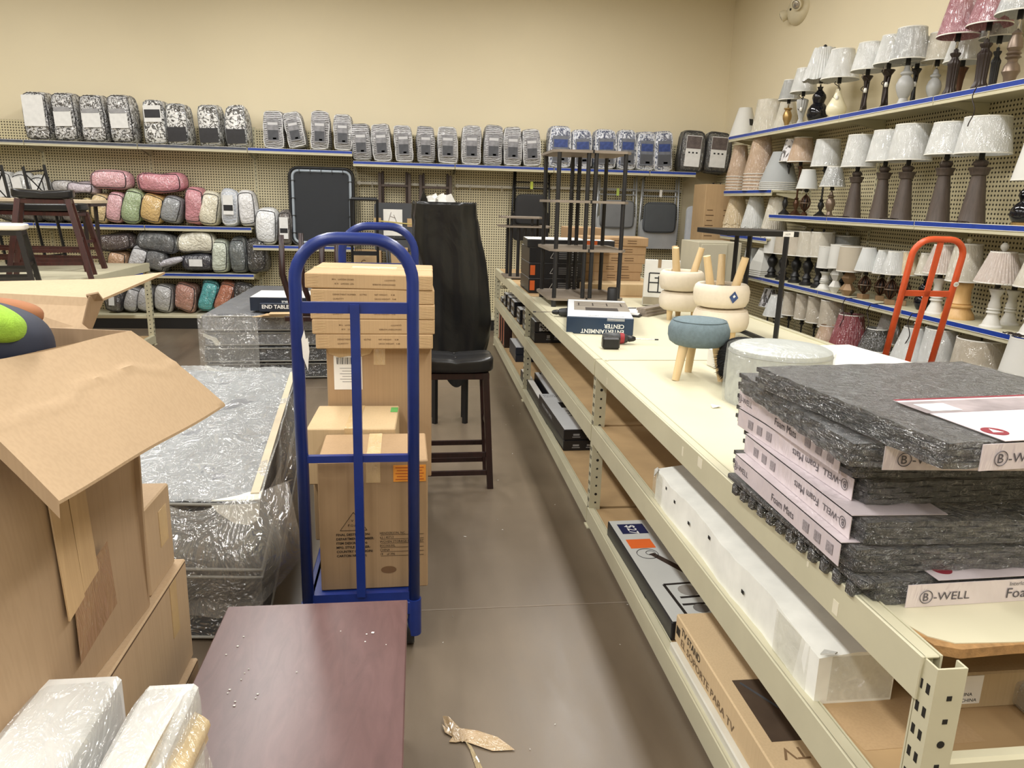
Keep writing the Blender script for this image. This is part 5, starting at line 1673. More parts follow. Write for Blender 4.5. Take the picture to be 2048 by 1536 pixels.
# bottom level, nearest bay
t = carton('shelf_unit_box', 'black and white furniture box with a 27 dollar price square on the bottom level', (1.155, 2.70, LZ), (0.56, 0.86, 0.074), 0.02, BLKBOX, tape=False, top_mat=plain((206, 208, 204), 0.35, 0, 0.05, 0, 5))
sq = obj('price_square', MB().box((-0.19, 0.335, 0.0756), (0.12, 0.10, 0.0006)), plain((30, 36, 78), 0.5), t)
text('lettering', '$27', 0.06, WHITE_INK, sq, (-0.215, 0.375, 0.0762), (0, 0, -pi / 2), bold=0.0005)
obj('orange_label', MB().box((-0.2, 0.185, 0.0756), (0.11, 0.085, 0.0006)), ORANGE, t)
for k in range(7):
    obj('print_line', MB().box((-0.08 + k * 0.018, 0.3, 0.0756), (0.003, 0.16, 0.0004)), plain((110, 110, 112), 0.6), t)
obj('stamp_ring', MB().tube([(-0.2 + 0.045 * cos(a), 0.09 + 0.045 * sin(a), 0.0758) for a in [2 * pi * i / 28 for i in range(28)]], 0.0014, 4, closed=True), INK, t)
obj('stamp_ring', MB().tube([(-0.185 + 0.02 * cos(a), 0.095 + 0.02 * sin(a), 0.0758) for a in [2 * pi * i / 20 for i in range(20)]], 0.0012, 4, closed=True), INK, t)
pic = MB()
pic.panel([(-0.195, 0.085, 0.0757), (-0.17, 0.095, 0.0757), (-0.05, -0.12, 0.0757), (-0.09, -0.12, 0.0757)], 0.0005)
obj('printed_wood_bar', pic, plain((64, 52, 46), 0.5), t)
pic = MB()
for a_, b_ in (((-0.18, -0.23), (0.2, -0.21)), ((-0.18, -0.23), (-0.17, -0.46)), ((-0.16, -0.38), (0.2, -0.37)), ((-0.15, -0.33), (0.2, -0.31)), ((0.02, -0.22), (0.03, -0.46))):
    bar(pic, (a_[0] - 0.04, a_[1] + 0.06, 0.0757), (b_[0] - 0.04, b_[1] + 0.06, 0.0757), 0.012, 0.0005)
stuff(obj('printed_shelf', pic, plain((40, 36, 34), 0.5), t))
obj('printed_basket', MB().lathe([(0.04, 0), (0.04, 0.0005)], 14, c=(-0.14, -0.22, 0.0757)), plain((150, 146, 140), 0.5), t)
obj('printed_bowl', MB().lathe([(0.03, 0), (0.03, 0.0005)], 14, c=(-0.14, -0.35, 0.0757)), plain((120, 118, 114), 0.5), t)

t0 = carton('white_flat_box', 'white box lying under the tan television stand carton', (1.17, 1.66, LZ), (0.62, 1.1, 0.035), 0.0, plain((214, 212, 200), 0.5, 0, 0.04), tape=False)
t = carton('tv_stand_carton', 'tan TV STAND carton with a dark photo, nearest on the bottom level', (1.18, 1.66, LZ + 0.036), (0.60, 1.12, 0.10), 0.0, card((214, 188, 148), 2), tape=False)
text('lettering', 'TV STAND', 0.036, plain((52, 46, 40), 0.7), t, (-0.3012, 0.5, 0.058), (pi / 2, 0, -pi / 2), bold=0.0004)
text('lettering', 'EL SOPORTE PARA TV', 0.036, plain((120, 100, 76), 0.7), t, (-0.3012, 0.5, 0.018), (pi / 2, 0, -pi / 2), bold=0.0002, sx=1.25)
obj('printed_photo', MB().box((-0.11, 0.055, 0.1006), (0.3, 0.26, 0.0006)), plain((84, 70, 58), 0.45, 0, 0.3, 0, 5), t)
obj('printed_branch', MB().tube([(-0.24, 0.17, 0.1012), (-0.18, 0.06, 0.1012), (-0.1, -0.04, 0.1012)], 0.004, 4), INK, t)
text('lettering', 'PARA TV', 0.06, plain((130, 104, 74), 0.7), t, (-0.02, -0.10, 0.1008), (0, 0, pi), bold=0.0004)
q = MB()
for k in range(6):
    q.box((-0.3012, 0.545 - k * 0.006, 0.05), (0.0006, 0.003, 0.03))
stuff(obj('barcode', q, INK, t))
q = MB()
for k in range(6):
    q.box((-0.3012, -0.42 - k * 0.01, 0.05), (0.0006, 0.005, 0.06))
stuff(obj('shipping_marks', q, INK, t))

# bottom level, middle bay
for i, (hh) in enumerate((0.068, 0.068)):
    t = carton('furniture_box', ['black furniture box under the entertainment center box on the bottom level', 'ENTERTAINMENT CENTER box with a pale printed top on the bottom level'][i], (1.16, 4.78, LZ + i * 0.069), (0.56, 0.88, hh), 0.02, BLKBOX, tape=False, top_mat=GREYTOP if i else None, group='black furniture boxes on the bottom level')
    q = MB()
    for k in range(3):
        q.box((-0.2 + k * 0.09, -0.4412, 0.035), (0.04, 0.0006, 0.012))
        q.box((-0.2 + k * 0.09, -0.4412, 0.02), (0.05, 0.0006, 0.005))
    stuff(obj('small_print', q, plain((160, 162, 166), 0.6), t))
    if i:
        text('lettering', 'ENTERTAINMENT', 0.035, INK, t, (-0.26, 0.38, 0.0692), (0, 0, 0), sx=0.8)
        text('lettering', 'CENTER', 0.035, INK, t, (-0.26, 0.34, 0.0692), (0, 0, 0), sx=0.8)
        obj('printed_screen', MB().box((-0.08, 0.13, 0.0692), (0.22, 0.14, 0.0006)), INK, t)
        q = MB()
        for k in range(3):
            q.box((-0.06, -0.02 - k * 0.06, 0.0692), (0.24, 0.012, 0.0005))
            q.box((-0.16 + k * 0.1, -0.08, 0.0692), (0.01, 0.14, 0.0005))
        stuff(obj('printed_cabinet', q, plain((70, 66, 62), 0.5), t))
        text('lettering', 'ENTERTAINMENT CENTER', 0.03, plain((190, 190, 192), 0.5), t, (-0.2812, 0.3, 0.02), (pi / 2, 0, -pi / 2))
t = carton('desk_box', 'white-topped DESK box on the bottom level, farther along', (1.22, 5.66, LZ), (0.5, 0.84, 0.1), 0.0, BLKBOX, tape=False, top_mat=GREYTOP)
text('lettering', 'DESK', 0.09, INK, t, (-0.22, 0.34, 0.1012), (0, 0, 0), bold=0.002)
q = MB()
q.box((-0.05, -0.28, 0.1012), (0.14, 0.05, 0.0005))
q.box((0.08, -0.2, 0.1012), (0.09, 0.06, 0.0005))
obj('printed_desk', q, plain((96, 92, 88), 0.5), t) if False else stuff(obj('printed_desk', q, plain((96, 92, 88), 0.5), t))
t = carton('slim_white_box', 'slim long box standing on edge at the front of the bottom level', (0.905, 5.62, LZ), (0.055, 1.3, 0.085), 0.0, BLKBOX, tape=False, top_mat=PAPER)

# middle level: bookshelf boxes
for i in range(2):
    t = carton('bookshelf_box', ['black box below the FOUR SHELF BOOKSHELF one', 'black FOUR SHELF BOOKSHELF box with white lettering'][i], (1.16, 5.99, MZ + i * 0.083), (0.54, 0.70, 0.082), 0.0, BLKBOX, tape=False, top_mat=GREYTOP if i else None, group='bookshelf boxes on the middle level')
    if i:
        text('lettering', 'FOUR SHELF', 0.036, plain((190, 192, 194), 0.5), t, (-0.235, -0.3512, 0.045), FRONT, bold=0.0012)
        text('lettering', 'BOOKSHELF', 0.036, plain((190, 192, 194), 0.5), t, (-0.235, -0.3512, 0.012), FRONT, bold=0.0012)
    else:
        q = MB()
        for k in range(2):
            q.box((-0.16 + k * 0.06, -0.3512, 0.05), (0.025, 0.0006, 0.025))
            q.box((-0.16 + k * 0.06, -0.3512, 0.028), (0.035, 0.0006, 0.004))
        q.box((0.03, -0.3512, 0.045), (0.12, 0.0006, 0.004))
        q.box((0.03, -0.3512, 0.055), (0.12, 0.0006, 0.004))
        q.box((0.03, -0.3512, 0.035), (0.12, 0.0006, 0.004))
        stuff(obj('small_print', q, plain((150, 152, 156), 0.6), t))
    text('lettering', ['FURNITURE', 'BOOKSHELF'][i], 0.05, plain((180, 182, 184), 0.5), t, (-0.2712, 0.28, 0.018), (pi / 2, 0, -pi / 2), bold=0.001, sx=0.8)
k = 0
for (y, w2, hts) in ((6.62, 0.22, (0.045, 0.045, 0.04)), (7.05, 0.26, (0.07, 0.075)), (7.38, 0.2, (0.07, 0.07)), (7.72, 0.2, (0.06, 0.07)), (8.02, 0.2, (0.05,))):
    zz = MZ
    for j, h_ in enumerate(hts):
        t = carton('small_black_box', 'small black furniture box, %s in the %s pile of the far middle level' % (['bottom', 'second', 'third'][j], ['nearest', 'second', 'middle', 'fourth', 'farthest'][k]), (1.12, y, zz), (0.46, w2, h_), 0, BLKBOX, tape=False, top_mat=GREYTOP if j == len(hts) - 1 else None, group='small black boxes on the far middle level')
        obj('white_print', MB().box((-0.2308, 0, h_ * 0.5), (0.0006, w2 * 0.6, h_ * 0.45)), plain((150, 152, 156), 0.6), t)
        zz += h_ + 0.001
    k += 1
# bottom level, far bay: upright orange and black boxes, blue-white box
for j, (y, w2, hh) in enumerate(((7.72, 0.14, 0.32), (7.93, 0.13, 0.34), (8.14, 0.13, 0.34))):
    t = carton('upright_box', 'black and orange box standing upright on the far bottom level, %s' % ['nearest', 'middle', 'farthest'][j], (1.12, y, LZ), (0.46, w2, hh), 0, plain((44, 30, 28), 0.4, 0, 0.2), tape=False, top_mat=GREYTOP, group='upright boxes on the far bottom level')
    obj('orange_panel', MB().box((-0.2308, 0.02, hh / 2), (0.0008, w2 * 0.35, hh * 0.9)), plain((214, 130, 104), 0.5), t)
    obj('white_flap', MB().box((-0.1, -w2 / 2 - 0.0006, hh * 0.55), (0.1, 0.0008, hh * 0.5)), plain((196, 176, 144), 0.5), t)
for j in range(2):
    t = carton('blue_box', ['navy box, lower of two beside the rack post', 'navy box with a pale printed top, upper of two beside the rack post'][j], (1.14, 7.2, LZ + j * 0.071), (0.44, 0.5, 0.07), 0, NAVY, tape=False, top_mat=GREYTOP if j else None, group='navy boxes on the far bottom level')
    if j:
        text('lettering', 'COMPUTER DESK', 0.03, INK, t, (-0.2, -0.2, 0.0712), (0, 0, 0))

# ---------------------------------------------------------------- the blue platform truck with its cartons
BLUEP_ = plain((24, 46, 116), 0.32, 0, 0.12, 0, 14)
t = thing('platform_truck', 'tall blue tubular platform truck loaded with brown cartons', 'cart', (-0.205, 2.45, 0), (0, 0, 0))
Wd = 0.186
for yy, zt, nm in ((0.0, 1.47, 'near'), (1.52, 1.455, 'far')):
    fr = obj('end_frame', MB().tube([(-Wd, yy, 0.17), (-Wd - 0.0, yy, zt - 0.15)] + arc((-Wd + 0.135, yy, zt - 0.135), 0.135, pi, pi / 2, 8) + arc((Wd - 0.135, yy, zt - 0.135), 0.135, pi / 2, 0, 8) + [(Wd, yy, zt - 0.15), (Wd, yy, 0.17)], 0.0205, 14), BLUEP_, t, True)
    obj('cross_bar', bar(MB(), (-Wd, yy, 1.25), (Wd, yy, 1.25), 0.02, 0.036, up=(0, 0, 1)), BLUEP_, fr)
    obj('cross_bar', bar(MB(), (-Wd, yy, 0.735), (Wd, yy, 0.735), 0.02, 0.024, up=(0, 0, 1)), BLUEP_, fr)
    obj('cross_bar', bar(MB(), (-Wd, yy, 0.212), (Wd, yy, 0.212), 0.02, 0.035, up=(0, 0, 1)), BLUEP_, fr)
    obj('centre_bar', bar(MB(), (0.0, yy - 0.004, 0.22), (0.0, yy - 0.004, 1.262), 0.03, 0.03, up=(0, 1, 0)), BLUEP_, fr)
    for sx in (-1, 1):
        obj('socket_sleeve', MB().tube([(sx * Wd, yy, 0.06), (sx * Wd, yy, 0.2)], 0.025, 12), BLUEP_, t, 40)
obj('deck_plate', MB().box((0, 0.76, 0.19), (2 * Wd, 1.52, 0.02), 0.003), BLUEP_, t)
for sx in (-1, 1):
    obj('deck_rail', MB().box((sx * (Wd - 0.0), 0.76, 0.175), (0.03, 1.56, 0.05), 0.003), BLUEP_, t)
for yy in (-0.0, 1.5):
    obj('deck_rail', MB().box((0, yy, 0.17), (2 * Wd, 0.04, 0.05), 0.003), BLUEP_, t)
    for sx in (-1, 1):
        ca = obj('caster', MB().box((sx * Wd * 0.9, yy + 0.04, 0.13), (0.06, 0.09, 0.02)).box((sx * Wd * 0.9 - 0.026, yy + 0.04, 0.095), (0.005, 0.05, 0.07)).box((sx * Wd * 0.9 + 0.026, yy + 0.04, 0.095), (0.005, 0.05, 0.07)), M_CHROME, t)
        obj('caster_wheel', MB().lathe([(0.02, -0.02), (0.058, -0.018), (0.062, -0.01), (0.062, 0.01), (0.058, 0.018), (0.02, 0.02)], 20, M=Matrix.Translation((sx * Wd * 0.9, yy + 0.04, 0.0625)) @ Matrix.Rotation(pi / 2, 4, 'Y')), BLACK, ca, 40)
sc = obj('torn_sticker', MB().panel([(-0.170, -0.0215, 1.15), (-0.160, -0.0215, 1.18), (-0.156, -0.0215, 1.15), (-0.150, -0.0215, 1.155), (-0.146, -0.0215, 1.11), (-0.150, -0.0215, 1.08), (-0.153, -0.0215, 1.045), (-0.160, -0.0215, 1.07), (-0.167, -0.0215, 1.09)], 0.001), PAPER, t)
dz = 0.201
# front carton
sz = (0.385, 0.32, 0.495)
t = carton('shipping_carton', 'brown carton with printed destination lines, frontmost on the blue truck', (-0.165, 2.685, dz), sz, 0.02, CARD_D)
INKB = plain((44, 34, 26), 0.8)
rows = [('FINAL DESTINATION:', 'HENDERSON, NC'), ('DEPARTMENT NUMBER:', '62 / 40713'), ('ITEM DESCRIPTION:', 'WOVEN STORAGE BSKT GREY'), ('MFG. STYLE NUMBER:', 'EO230530L'), ('COUNTRY OF ORIGIN:', 'CHINA'), ('CARTON NUMBER:', '19    of 396')]
on_front(t, sz, 'V', 0.112, 0.268, 0.013, INKB)
on_front(t, sz, 'P.O.#', 0.1, 0.25, 0.013, INKB)
tri = MB()
pv = [(-0.1, 0.235), (-0.005, 0.235), (-0.052, 0.305)]
for k in range(3):
    a_, b_ = pv[k], pv[(k + 1) % 3]
    bar(tri, (a_[0] - 0.02, -sz[1] / 2 - 0.0012, a_[1]), (b_[0] - 0.02, -sz[1] / 2 - 0.0012, b_[1]), 0.0014, 0.0006, up=(0, 1, 0))
obj('printed_triangle', tri, INKB, t)
for k, (a_, b_) in enumerate(rows):
    zz = 0.215 - k * 0.0165
    on_front(t, sz, a_, 0.058, zz, 0.0125, INKB, bold=0.0003)
    on_front(t, sz, b_, 0.212, zz + 0.001, 0.0125, INKB, sx=0.92)
    obj('print_line', MB().box((0.1, -sz[1] / 2 - 0.0008, zz - 0.002), (0.155, 0.0006, 0.001)), INKB, t)
obj('orange_label', MB().box((0.128, -sz[1] / 2 - 0.0015, 0.448), (0.115, 0.0012, 0.062)), plain((240, 158, 60), 0.6), t)
q = MB()
for k in range(5):
    q.box((0.128, -sz[1] / 2 - 0.0025, 0.47 - k * 0.011), (0.1 - 0.01 * (k % 2), 0.0006, 0.0035))
stuff(obj('label_print', q, plain((190, 100, 40), 0.7), t))
obj('smudge', MB().lathe([(0.028, 0), (0.028, 0.0004)], 20, M=Matrix.Translation((0.05, -sz[1] / 2 - 0.0008, 0.075)) @ Matrix.Rotation(pi / 2, 4, 'X') @ Matrix.Diagonal((1, 0.5, 1, 1))), plain((120, 88, 58), 0.8), t)
carton('shipping_carton', 'low brown carton hidden behind the front one on the truck', (-0.255, 3.045, dz), (0.35, 0.2, 0.28), 0.0, CARD)
t = carton('shipping_carton', 'pale-topped taped carton between the front carton and the tall one', (-0.262, 3.025, dz + 0.281), (0.345, 0.34, 0.232), -0.02, CARD_L)
obj('green_label', MB().box((0.155, 0.1, 0.2335), (0.03, 0.07, 0.0012)), plain((96, 170, 92), 0.5), t)
# tall carton behind
sz = (0.45, 0.5, 0.60)
t = carton('shipping_carton', 'tall brown carton with a white barcode sheet under the flat cartons', (-0.17, 3.47, dz + 0.17), sz, 0.0, CARD_D)
t2 = carton('shipping_carton', 'brown carton hidden low under the tall one on the truck', (-0.17, 3.47, dz), (0.38, 0.48, 0.168), 0.0, CARD_D)
sh_ = obj('barcode_sheet', MB().box((-0.135, -0.2512, 0.485), (0.12, 0.0012, 0.15)), PAPER, t)
for k in range(14):
    obj('barcode_bar', MB().box((-0.18 + k * 0.0072, -0.2524, 0.538), (0.0026 if k % 3 else 0.004, 0.0005, 0.03)), INK, sh_)
q = MB()
for k in range(6):
    q.box((-0.135 + 0.01 * (k % 2), -0.2524, 0.505 - k * 0.012), (0.07, 0.0004, 0.002))
stuff(obj('small_print', q, plain((120, 120, 120), 0.6), sh_))
obj('torn_flap', MB().panel([(-0.222, -0.253, 0.602), (-0.02, -0.253, 0.602), (-0.04, -0.254, 0.57), (-0.08, -0.254, 0.557), (-0.12, -0.254, 0.563), (-0.17, -0.254, 0.553), (-0.215, -0.254, 0.57)], 0.002), CARD_L, t)
# five flat cartons
zz = dz + 0.17 + 0.60 + 0.002
names = ['bottom', 'second', 'middle', 'fourth', 'topmost']
offs = [(-0.185, 0.0, 0.49), (-0.19, 0.01, 0.51), (-0.19, 0.0, 0.515), (-0.192, 0.012, 0.51), (-0.2, -0.015, 0.525)]
for i in range(5):
    ox, yw, w2 = offs[i]
    sz = (w2, 0.52, 0.0625)
    t = carton('flat_carton', 'flat brown carton on the blue truck, %s of the five' % names[i], (ox, 3.42, zz), sz, yw, CARD, seam='x', group='flat cartons on the blue truck', tilt=(0, 0.01 if i == 4 else 0))
    fl = i in (1, 4)
    if not fl:
        on_front(t, sz, 'DEPARTMENT NUMBER', 0.09, 0.038, 0.009, BROWN_INK)
        on_front(t, sz, 'QUANTITY', 0.09, 0.02, 0.009, BROWN_INK)
        on_front(t, sz, '62/7962', 0.2, 0.038, 0.009, BROWN_INK)
        on_front(t, sz, 'NET WEIGHT:     8.38', 0.26, 0.038, 0.009, BROWN_INK)
        on_front(t, sz, 'GROSS WEIGHT:   9.48', 0.26, 0.02, 0.009, BROWN_INK)
    else:
        on_front(t, sz, 'DEPARTMENT NUMBER', 0.37, 0.024, 0.009, BROWN_INK, flip=True)
        on_front(t, sz, 'QUANTITY', 0.37, 0.042, 0.009, BROWN_INK, flip=True)
        on_front(t, sz, 'NET WEIGHT:   8.38', 0.2, 0.024, 0.009, BROWN_INK, flip=True)
        on_front(t, sz, 'GROSS WEIGHT:   9.48', 0.2, 0.042, 0.009, BROWN_INK, flip=True)
    for sx in (-1, 1):
        q = MB()
        for k in range(4):
            x0 = sx * (w2 / 2 - 0.01)
            bar(q, (x0, -0.2612, 0.01 + k * 0.012), (x0 - sx * 0.045, -0.2612, 0.014 + k * 0.011 + 0.004 * (k % 2)), 0.001, 0.0005, up=(0, 1, 0))
        stuff(obj('tape_creases', q, plain((232, 208, 160), 0.3), t))
    if i == 4:
        o = obj('paper_label', MB().box((0.0, 0.03, 0.0632), (0.2, 0.12, 0.0008)), plain((214, 200, 172), 0.5), t)
    zz += 0.0632

# ---------------------------------------------------------------- counter stool, black wrapped item
DKWOOD = wood((74, 34, 30), (46, 22, 20), 3, 0.35)
ESPR = wood((52, 26, 24), (30, 16, 16), 3, 0.35)
LEATH = plain((26, 26, 28), 0.28, 0, 0.1, 0.15, 30)


def saddle_stool(label, loc, yaw, w_, d_, h_, mat, leather, splay=0.045, th=0.075, lt=0.034, group=None, tufts=True, rails=(0.3, 0.55), name='saddle_stool', top=None):
    t = thing(name, label, 'stool', loc, yaw, group)
    mb, mp = pillow_mesh(w_, d_, th, e=6, n=12, amp=0.0015, seed=3)
    for v in mb.v:
        if top is None:
            v.z += 0.018 * (abs(v.x) / (w_ / 2)) ** 2 * (1 if v.z > th / 2 else 0.3)
            if tufts and v.z > th * 0.6:
                v.z -= 0.007 * math.exp(-((v.x) / 0.012) ** 2) + 0.005 * math.exp(-((v.y) / 0.012) ** 2)
        v.z += h_ - th
    o = obj('seat', mb, leather, t, True)
    weld(o.data)
    if tufts:
        for y in (-0.06, 0.06):
            obj('tuft_button', MB().lathe([(0.008, 0), (0.006, 0.004), (0.001, 0.006)], 10, c=(0, y, h_ - 0.006)), leather, o, True)
    obj('apron', MB().box((0, 0, h_ - th - 0.018), (w_ - 0.05, d_ - 0.05, 0.036), 0.003), mat, t)
    tops, bots = [], []
    for sx, sy in ((-1, -1), (1, -1), (1, 1), (-1, 1)):
        a = Vector((sx * (w_ / 2 - 0.045), sy * (d_ / 2 - 0.04), h_ - th))
        b = Vector((sx * (w_ / 2 - 0.045 + splay), sy * (d_ / 2 - 0.04 + splay * 0.6), 0))
        obj('leg', bar(MB(), b, a, lt, lt, up=(0, 1, 0)), mat, t)
        tops.append(a)
        bots.append(b)
    for k in range(4):
        f = rails[k % 2]
        a = bots[k].lerp(tops[k], f)
        b = bots[(k + 1) % 4].lerp(tops[(k + 1) % 4], f)
        obj('stretcher', bar(MB(), a, b, 0.018, 0.026), mat, t)
        if k in (0, 2):
            f2 = f - 0.16
            a = bots[k].lerp(tops[k], f2)
            b = bots[(k + 1) % 4].lerp(tops[(k + 1) % 4], f2)
            obj('stretcher', bar(MB(), a, b, 0.018, 0.026), mat, t)
    return t


ps = P(968, 982, Z=0)
saddle_stool('counter stool with a black tufted saddle seat, in the aisle behind the truck', (0.20, 4.10, 0), 0.02, 0.42, 0.27, 0.755, ESPR, LEATH, splay=0.035, th=0.082)

# stools standing on the left rack
LT = 0.862
SG = 'dark wooden bar stools on the left rack'
saddle_stool('red-brown bar stool with a black tufted seat, frontmost on the left rack', (-3.07, 6.78, LT), 0.3, 0.44, 0.28, 0.72, DKWOOD, LEATH, splay=0.12, th=0.07, lt=0.04, group=SG, rails=(0.36, 0.5))
saddle_stool('low dark bar stool with a long black seat behind the clearest one', (-3.55, 7.52, LT), -0.05, 0.98, 0.3, 0.60, DKWOOD, LEATH, splay=0.1, th=0.07, lt=0.04, group=SG, rails=(0.36, 0.5), tufts=False)
saddle_stool('black-legged stool with a cream padded seat at the frame edge', (-3.14, 6.2, LT), 0.3, 0.34, 0.3, 0.47, plain((24, 20, 20), 0.35), plain((228, 220, 208), 0.5), splay=0.06, th=0.05, lt=0.036, tufts=False, top='flat', rails=(0.3, 0.4), group=SG)
saddle_stool('dark stool behind the cream-seated one, mostly hidden', (-3.95, 6.9, LT), 0.1, 0.42, 0.28, 0.56, ESPR, LEATH, splay=0.08, th=0.07, lt=0.04, group=SG, tufts=False)
# metal frames (upturned) and a board
for i, (px, wpx, lab) in enumerate(((88, 44, 'black iron X-braced chair back rising above the black-seated stool'), (4, 40, 'black iron X-braced chair back at the very edge of the picture'))):
    Yq = 7.95
    a = P(px - wpx / 2, 330, Y=Yq)
    b_ = P(px + wpx / 2 - 6, 330, Y=Yq)
    t = thing('iron_chair_back', lab, 'chair', ((a.x + b_.x) / 2 + 0.03, Yq, LT), (0, -0.12, 0))
    hh = a.z - LT
    wq = (b_.x - a.x) / 2 + 0.01
    for sx in (-1, 1):
        obj('upright_bar', bar(MB(), (sx * wq, 0, 0), (sx * wq, 0, hh), 0.022), BLACK_METAL, t)
    for zz in (hh - 0.05, hh - 0.34, 0.1):
        obj('cross_bar', bar(MB(), (-wq, 0, zz), (wq, 0, zz), 0.014), BLACK_METAL, t)
    obj('brace', bar(MB(), (-wq, 0, hh - 0.34), (wq, 0, hh - 0.06), 0.009), BLACK_METAL, t)
    obj('brace', bar(MB(), (wq, 0, hh - 0.34), (-wq, 0, hh - 0.06), 0.009), BLACK_METAL, t)
t = thing('side_table', 'pale-topped table with dark edge behind the stools on the left rack', 'table', (-3.75, 7.98, LT), 0)
obj('table_top', MB().box((0, -0.02, 0.62), (1.3, 0.4, 0.03), 0.002), plain((206, 188, 160), 0.5), t)
obj('edge_band', MB().box((0, -0.02, 0.59), (1.28, 0.38, 0.028)), plain((44, 32, 30), 0.4), t)
for sx in (-0.55, 0.55):
    for sy in (-0.15, 0.12):
        obj('leg', bar(MB(), (sx, sy, 0), (sx, sy, 0.58), 0.03), plain((44, 32, 30), 0.4), t)

# tall item under a black plastic bag
t = thing('bagged_rack', 'tall item covered in black plastic sheeting standing in the aisle behind the stool', 'covered furniture', (0.235, 5.35, 0), 0)


def bagf(u, v):
    a = u * 2 * pi
    z = 0.30 + v * 1.28
    wx = 0.215 + 0.02 * sin(3 * v) - 0.10 * max(0, 0.35 - v) * 1.6
    wy = 0.16
    cx = 0.02 + 0.055 * sin(min(1, v * 1.25) * pi) - (0.07 if v > 0.9 else 0.07 * v)
    p = 3.2
    c_, s_ = cos(a), sin(a)
    k = (abs(c_) ** p + abs(s_) ** p) ** (-1 / p)
    fold = 0.010 * sin(7 * a + 6 * v + 2 * sin(4 * v)) + 0.007 * sin(13 * a - 9 * v) + 0.012 * sin(3 * a + 12 * v)
    if v < 0.12:
        z += (0.07 * sin(2 * a + 1.2) + 0.02 * sin(5 * a)) * (0.12 - v) / 0.12 + 0.08
    r = 1 + fold * 2.2
    return (cx + wx * k * c_ * r, wy * k * s_ * r, z)


BAGM = NT('black_plastic')
BAGM.b.inputs['Base Color'].default_value = lin((19, 20, 21))
BAGM.b.inputs['Roughness'].default_value = 0.28
BAGM.bump(BAGM.noise(BAGM.coord(scale=(1, 1, 0.5)), 4, 4, 0.5, 1.0), 0.6, 0.02)
b = MB()
b.grid(bagf, 90, 60)
top = [Vector(bagf(i / 90, 1)) for i in range(90)]
k0 = len(b.v)
b.v += [Vector((-0.03, 0, 1.575))]
for i in range(90):
    b.f.append((60 * 91 + i, 60 * 91 + (i + 1), k0))
o = obj('plastic_cover', b, BAGM.m, t, True)
weld(o.data)
for sx, sy in ((-0.12, -0.08), (0.1, -0.08), (-0.12, 0.08), (0.1, 0.08)):
    obj('leg', bar(MB(), (sx, sy, 0), (sx, sy, 1.3), 0.03), BLACK, t)
tf = MB()
for k in range(9):
    c_ = Vector((-0.16 + 0.018 * k, -0.03 + rng.uniform(-0.03, 0.02), 1.575))
    tf.panel([c_ + Vector((-0.03, 0, 0)), c_ + Vector((0.035, rng.uniform(-.02, .02), rng.uniform(-.005, .01))), c_ + Vector((rng.uniform(0, .03), rng.uniform(-.03, .03), rng.uniform(.035, .075))), c_ + Vector((-0.03, rng.uniform(-.02, .02), rng.uniform(.02, .06)))], 0.003)
stuff(obj('white_bag_tuft', tf, PAPER, t))
obj('black_knot', MB().panel([(-0.25, -0.05, 1.5), (-0.2, -0.05, 1.66), (-0.17, -0.04, 1.58), (-0.13, -0.05, 1.56)], 0.01), BAGM.m, t)

# ---------------------------------------------------------------- folding furniture against the back shelving
CHROMEG = plain((172, 176, 180), 0.3, 0.4)
# big folded table with grey rim
a, b_ = P(577, 334, Y=9.5), P(709, 490, Y=9.5)
w_, h_ = b_.x - a.x, a.z - 1.005
t = thing('folded_table', 'large black folded table with a grey piped rim, standing on the low shelf', 'folding table', ((a.x + b_.x) / 2, 9.5, 1.005), (-0.03, 0, 0))


def rr_path(w, h, r, z0=0.0, n=5, y=0.0):
    pts = []
    for (cx, cz, a0) in ((w / 2 - r, h - r, 0), (-w / 2 + r, h - r, pi / 2), (-w / 2 + r, r, pi), (w / 2 - r, r, 1.5 * pi)):
        for i in range(n + 1):
            aa = a0 + pi / 2 * i / n
            pts.append((cx + r * cos(aa), y, z0 + cz + r * sin(aa)))
    return pts


obj('outer_rim', MB().tube(rr_path(w_, h_, 0.1), 0.017, 8, closed=True), BLACK, t, True)
obj('grey_rim', MB().tube(rr_path(w_ - 0.07, h_ - 0.07, 0.07, 0.035), 0.018, 8, closed=True), plain((158, 168, 178), 0.35, 0.2), t, True)
obj('table_panel', MB().panel([(x, 0.01, z) for x, _, z in rr_path(w_ - 0.1, h_ - 0.1, 0.03, 0.05)], 0.02), plain((26, 30, 36), 0.6), t)
for k in range(5):
    obj('rim_clip', MB().box((-w_ / 2 + 0.12 + k * (w_ - 0.24) / 4, -0.005, h_ - 0.03), (0.007, 0.035, 0.07)), BLACK, t)
for k in range(4):
    for sx in (-1, 1):
        obj('rim_clip', MB().box((sx * (w_ / 2 - 0.03), -0.005, 0.15 + k * (h_ - 0.3) / 3), (0.07, 0.035, 0.007)), BLACK, t)
# hang rails
RAILM = plain((176, 172, 160), 0.35, 0.3)
for i, (x0, x1, z, lb) in enumerate(((-0.75, 0.42, 1.765, 'steel hang rail with hooks left of the black-bagged item'), (0.46, 1.63, 1.765, 'steel hang rail behind the black folding chair'), (1.67, 3.4, 1.775, 'steel hang rail above the grey folding chairs'))):
    t = thing('hang_rail', lb, 'rail', ((x0 + x1) / 2, 9.75, z), 0)
    obj('rail_bar', bar(MB(), (-(x1 - x0) / 2, -0.05, 0), ((x1 - x0) / 2, -0.05, 0), 0.012, 0.03), RAILM, t)
    for sx in (-1, 1):
        obj('rail_bracket', MB().box((sx * (x1 - x0 - 0.06) / 2, -0.02, 0), (0.02, 0.06, 0.05)), RAILM, t)
    for k in range(5):
        obj('hook', MB().tube([(-0.4 + k * 0.2, -0.056, 0), (-0.4 + k * 0.2, -0.09, -0.01), (-0.4 + k * 0.2, -0.09, -0.05)], 0.005, 6), RAILM, t)
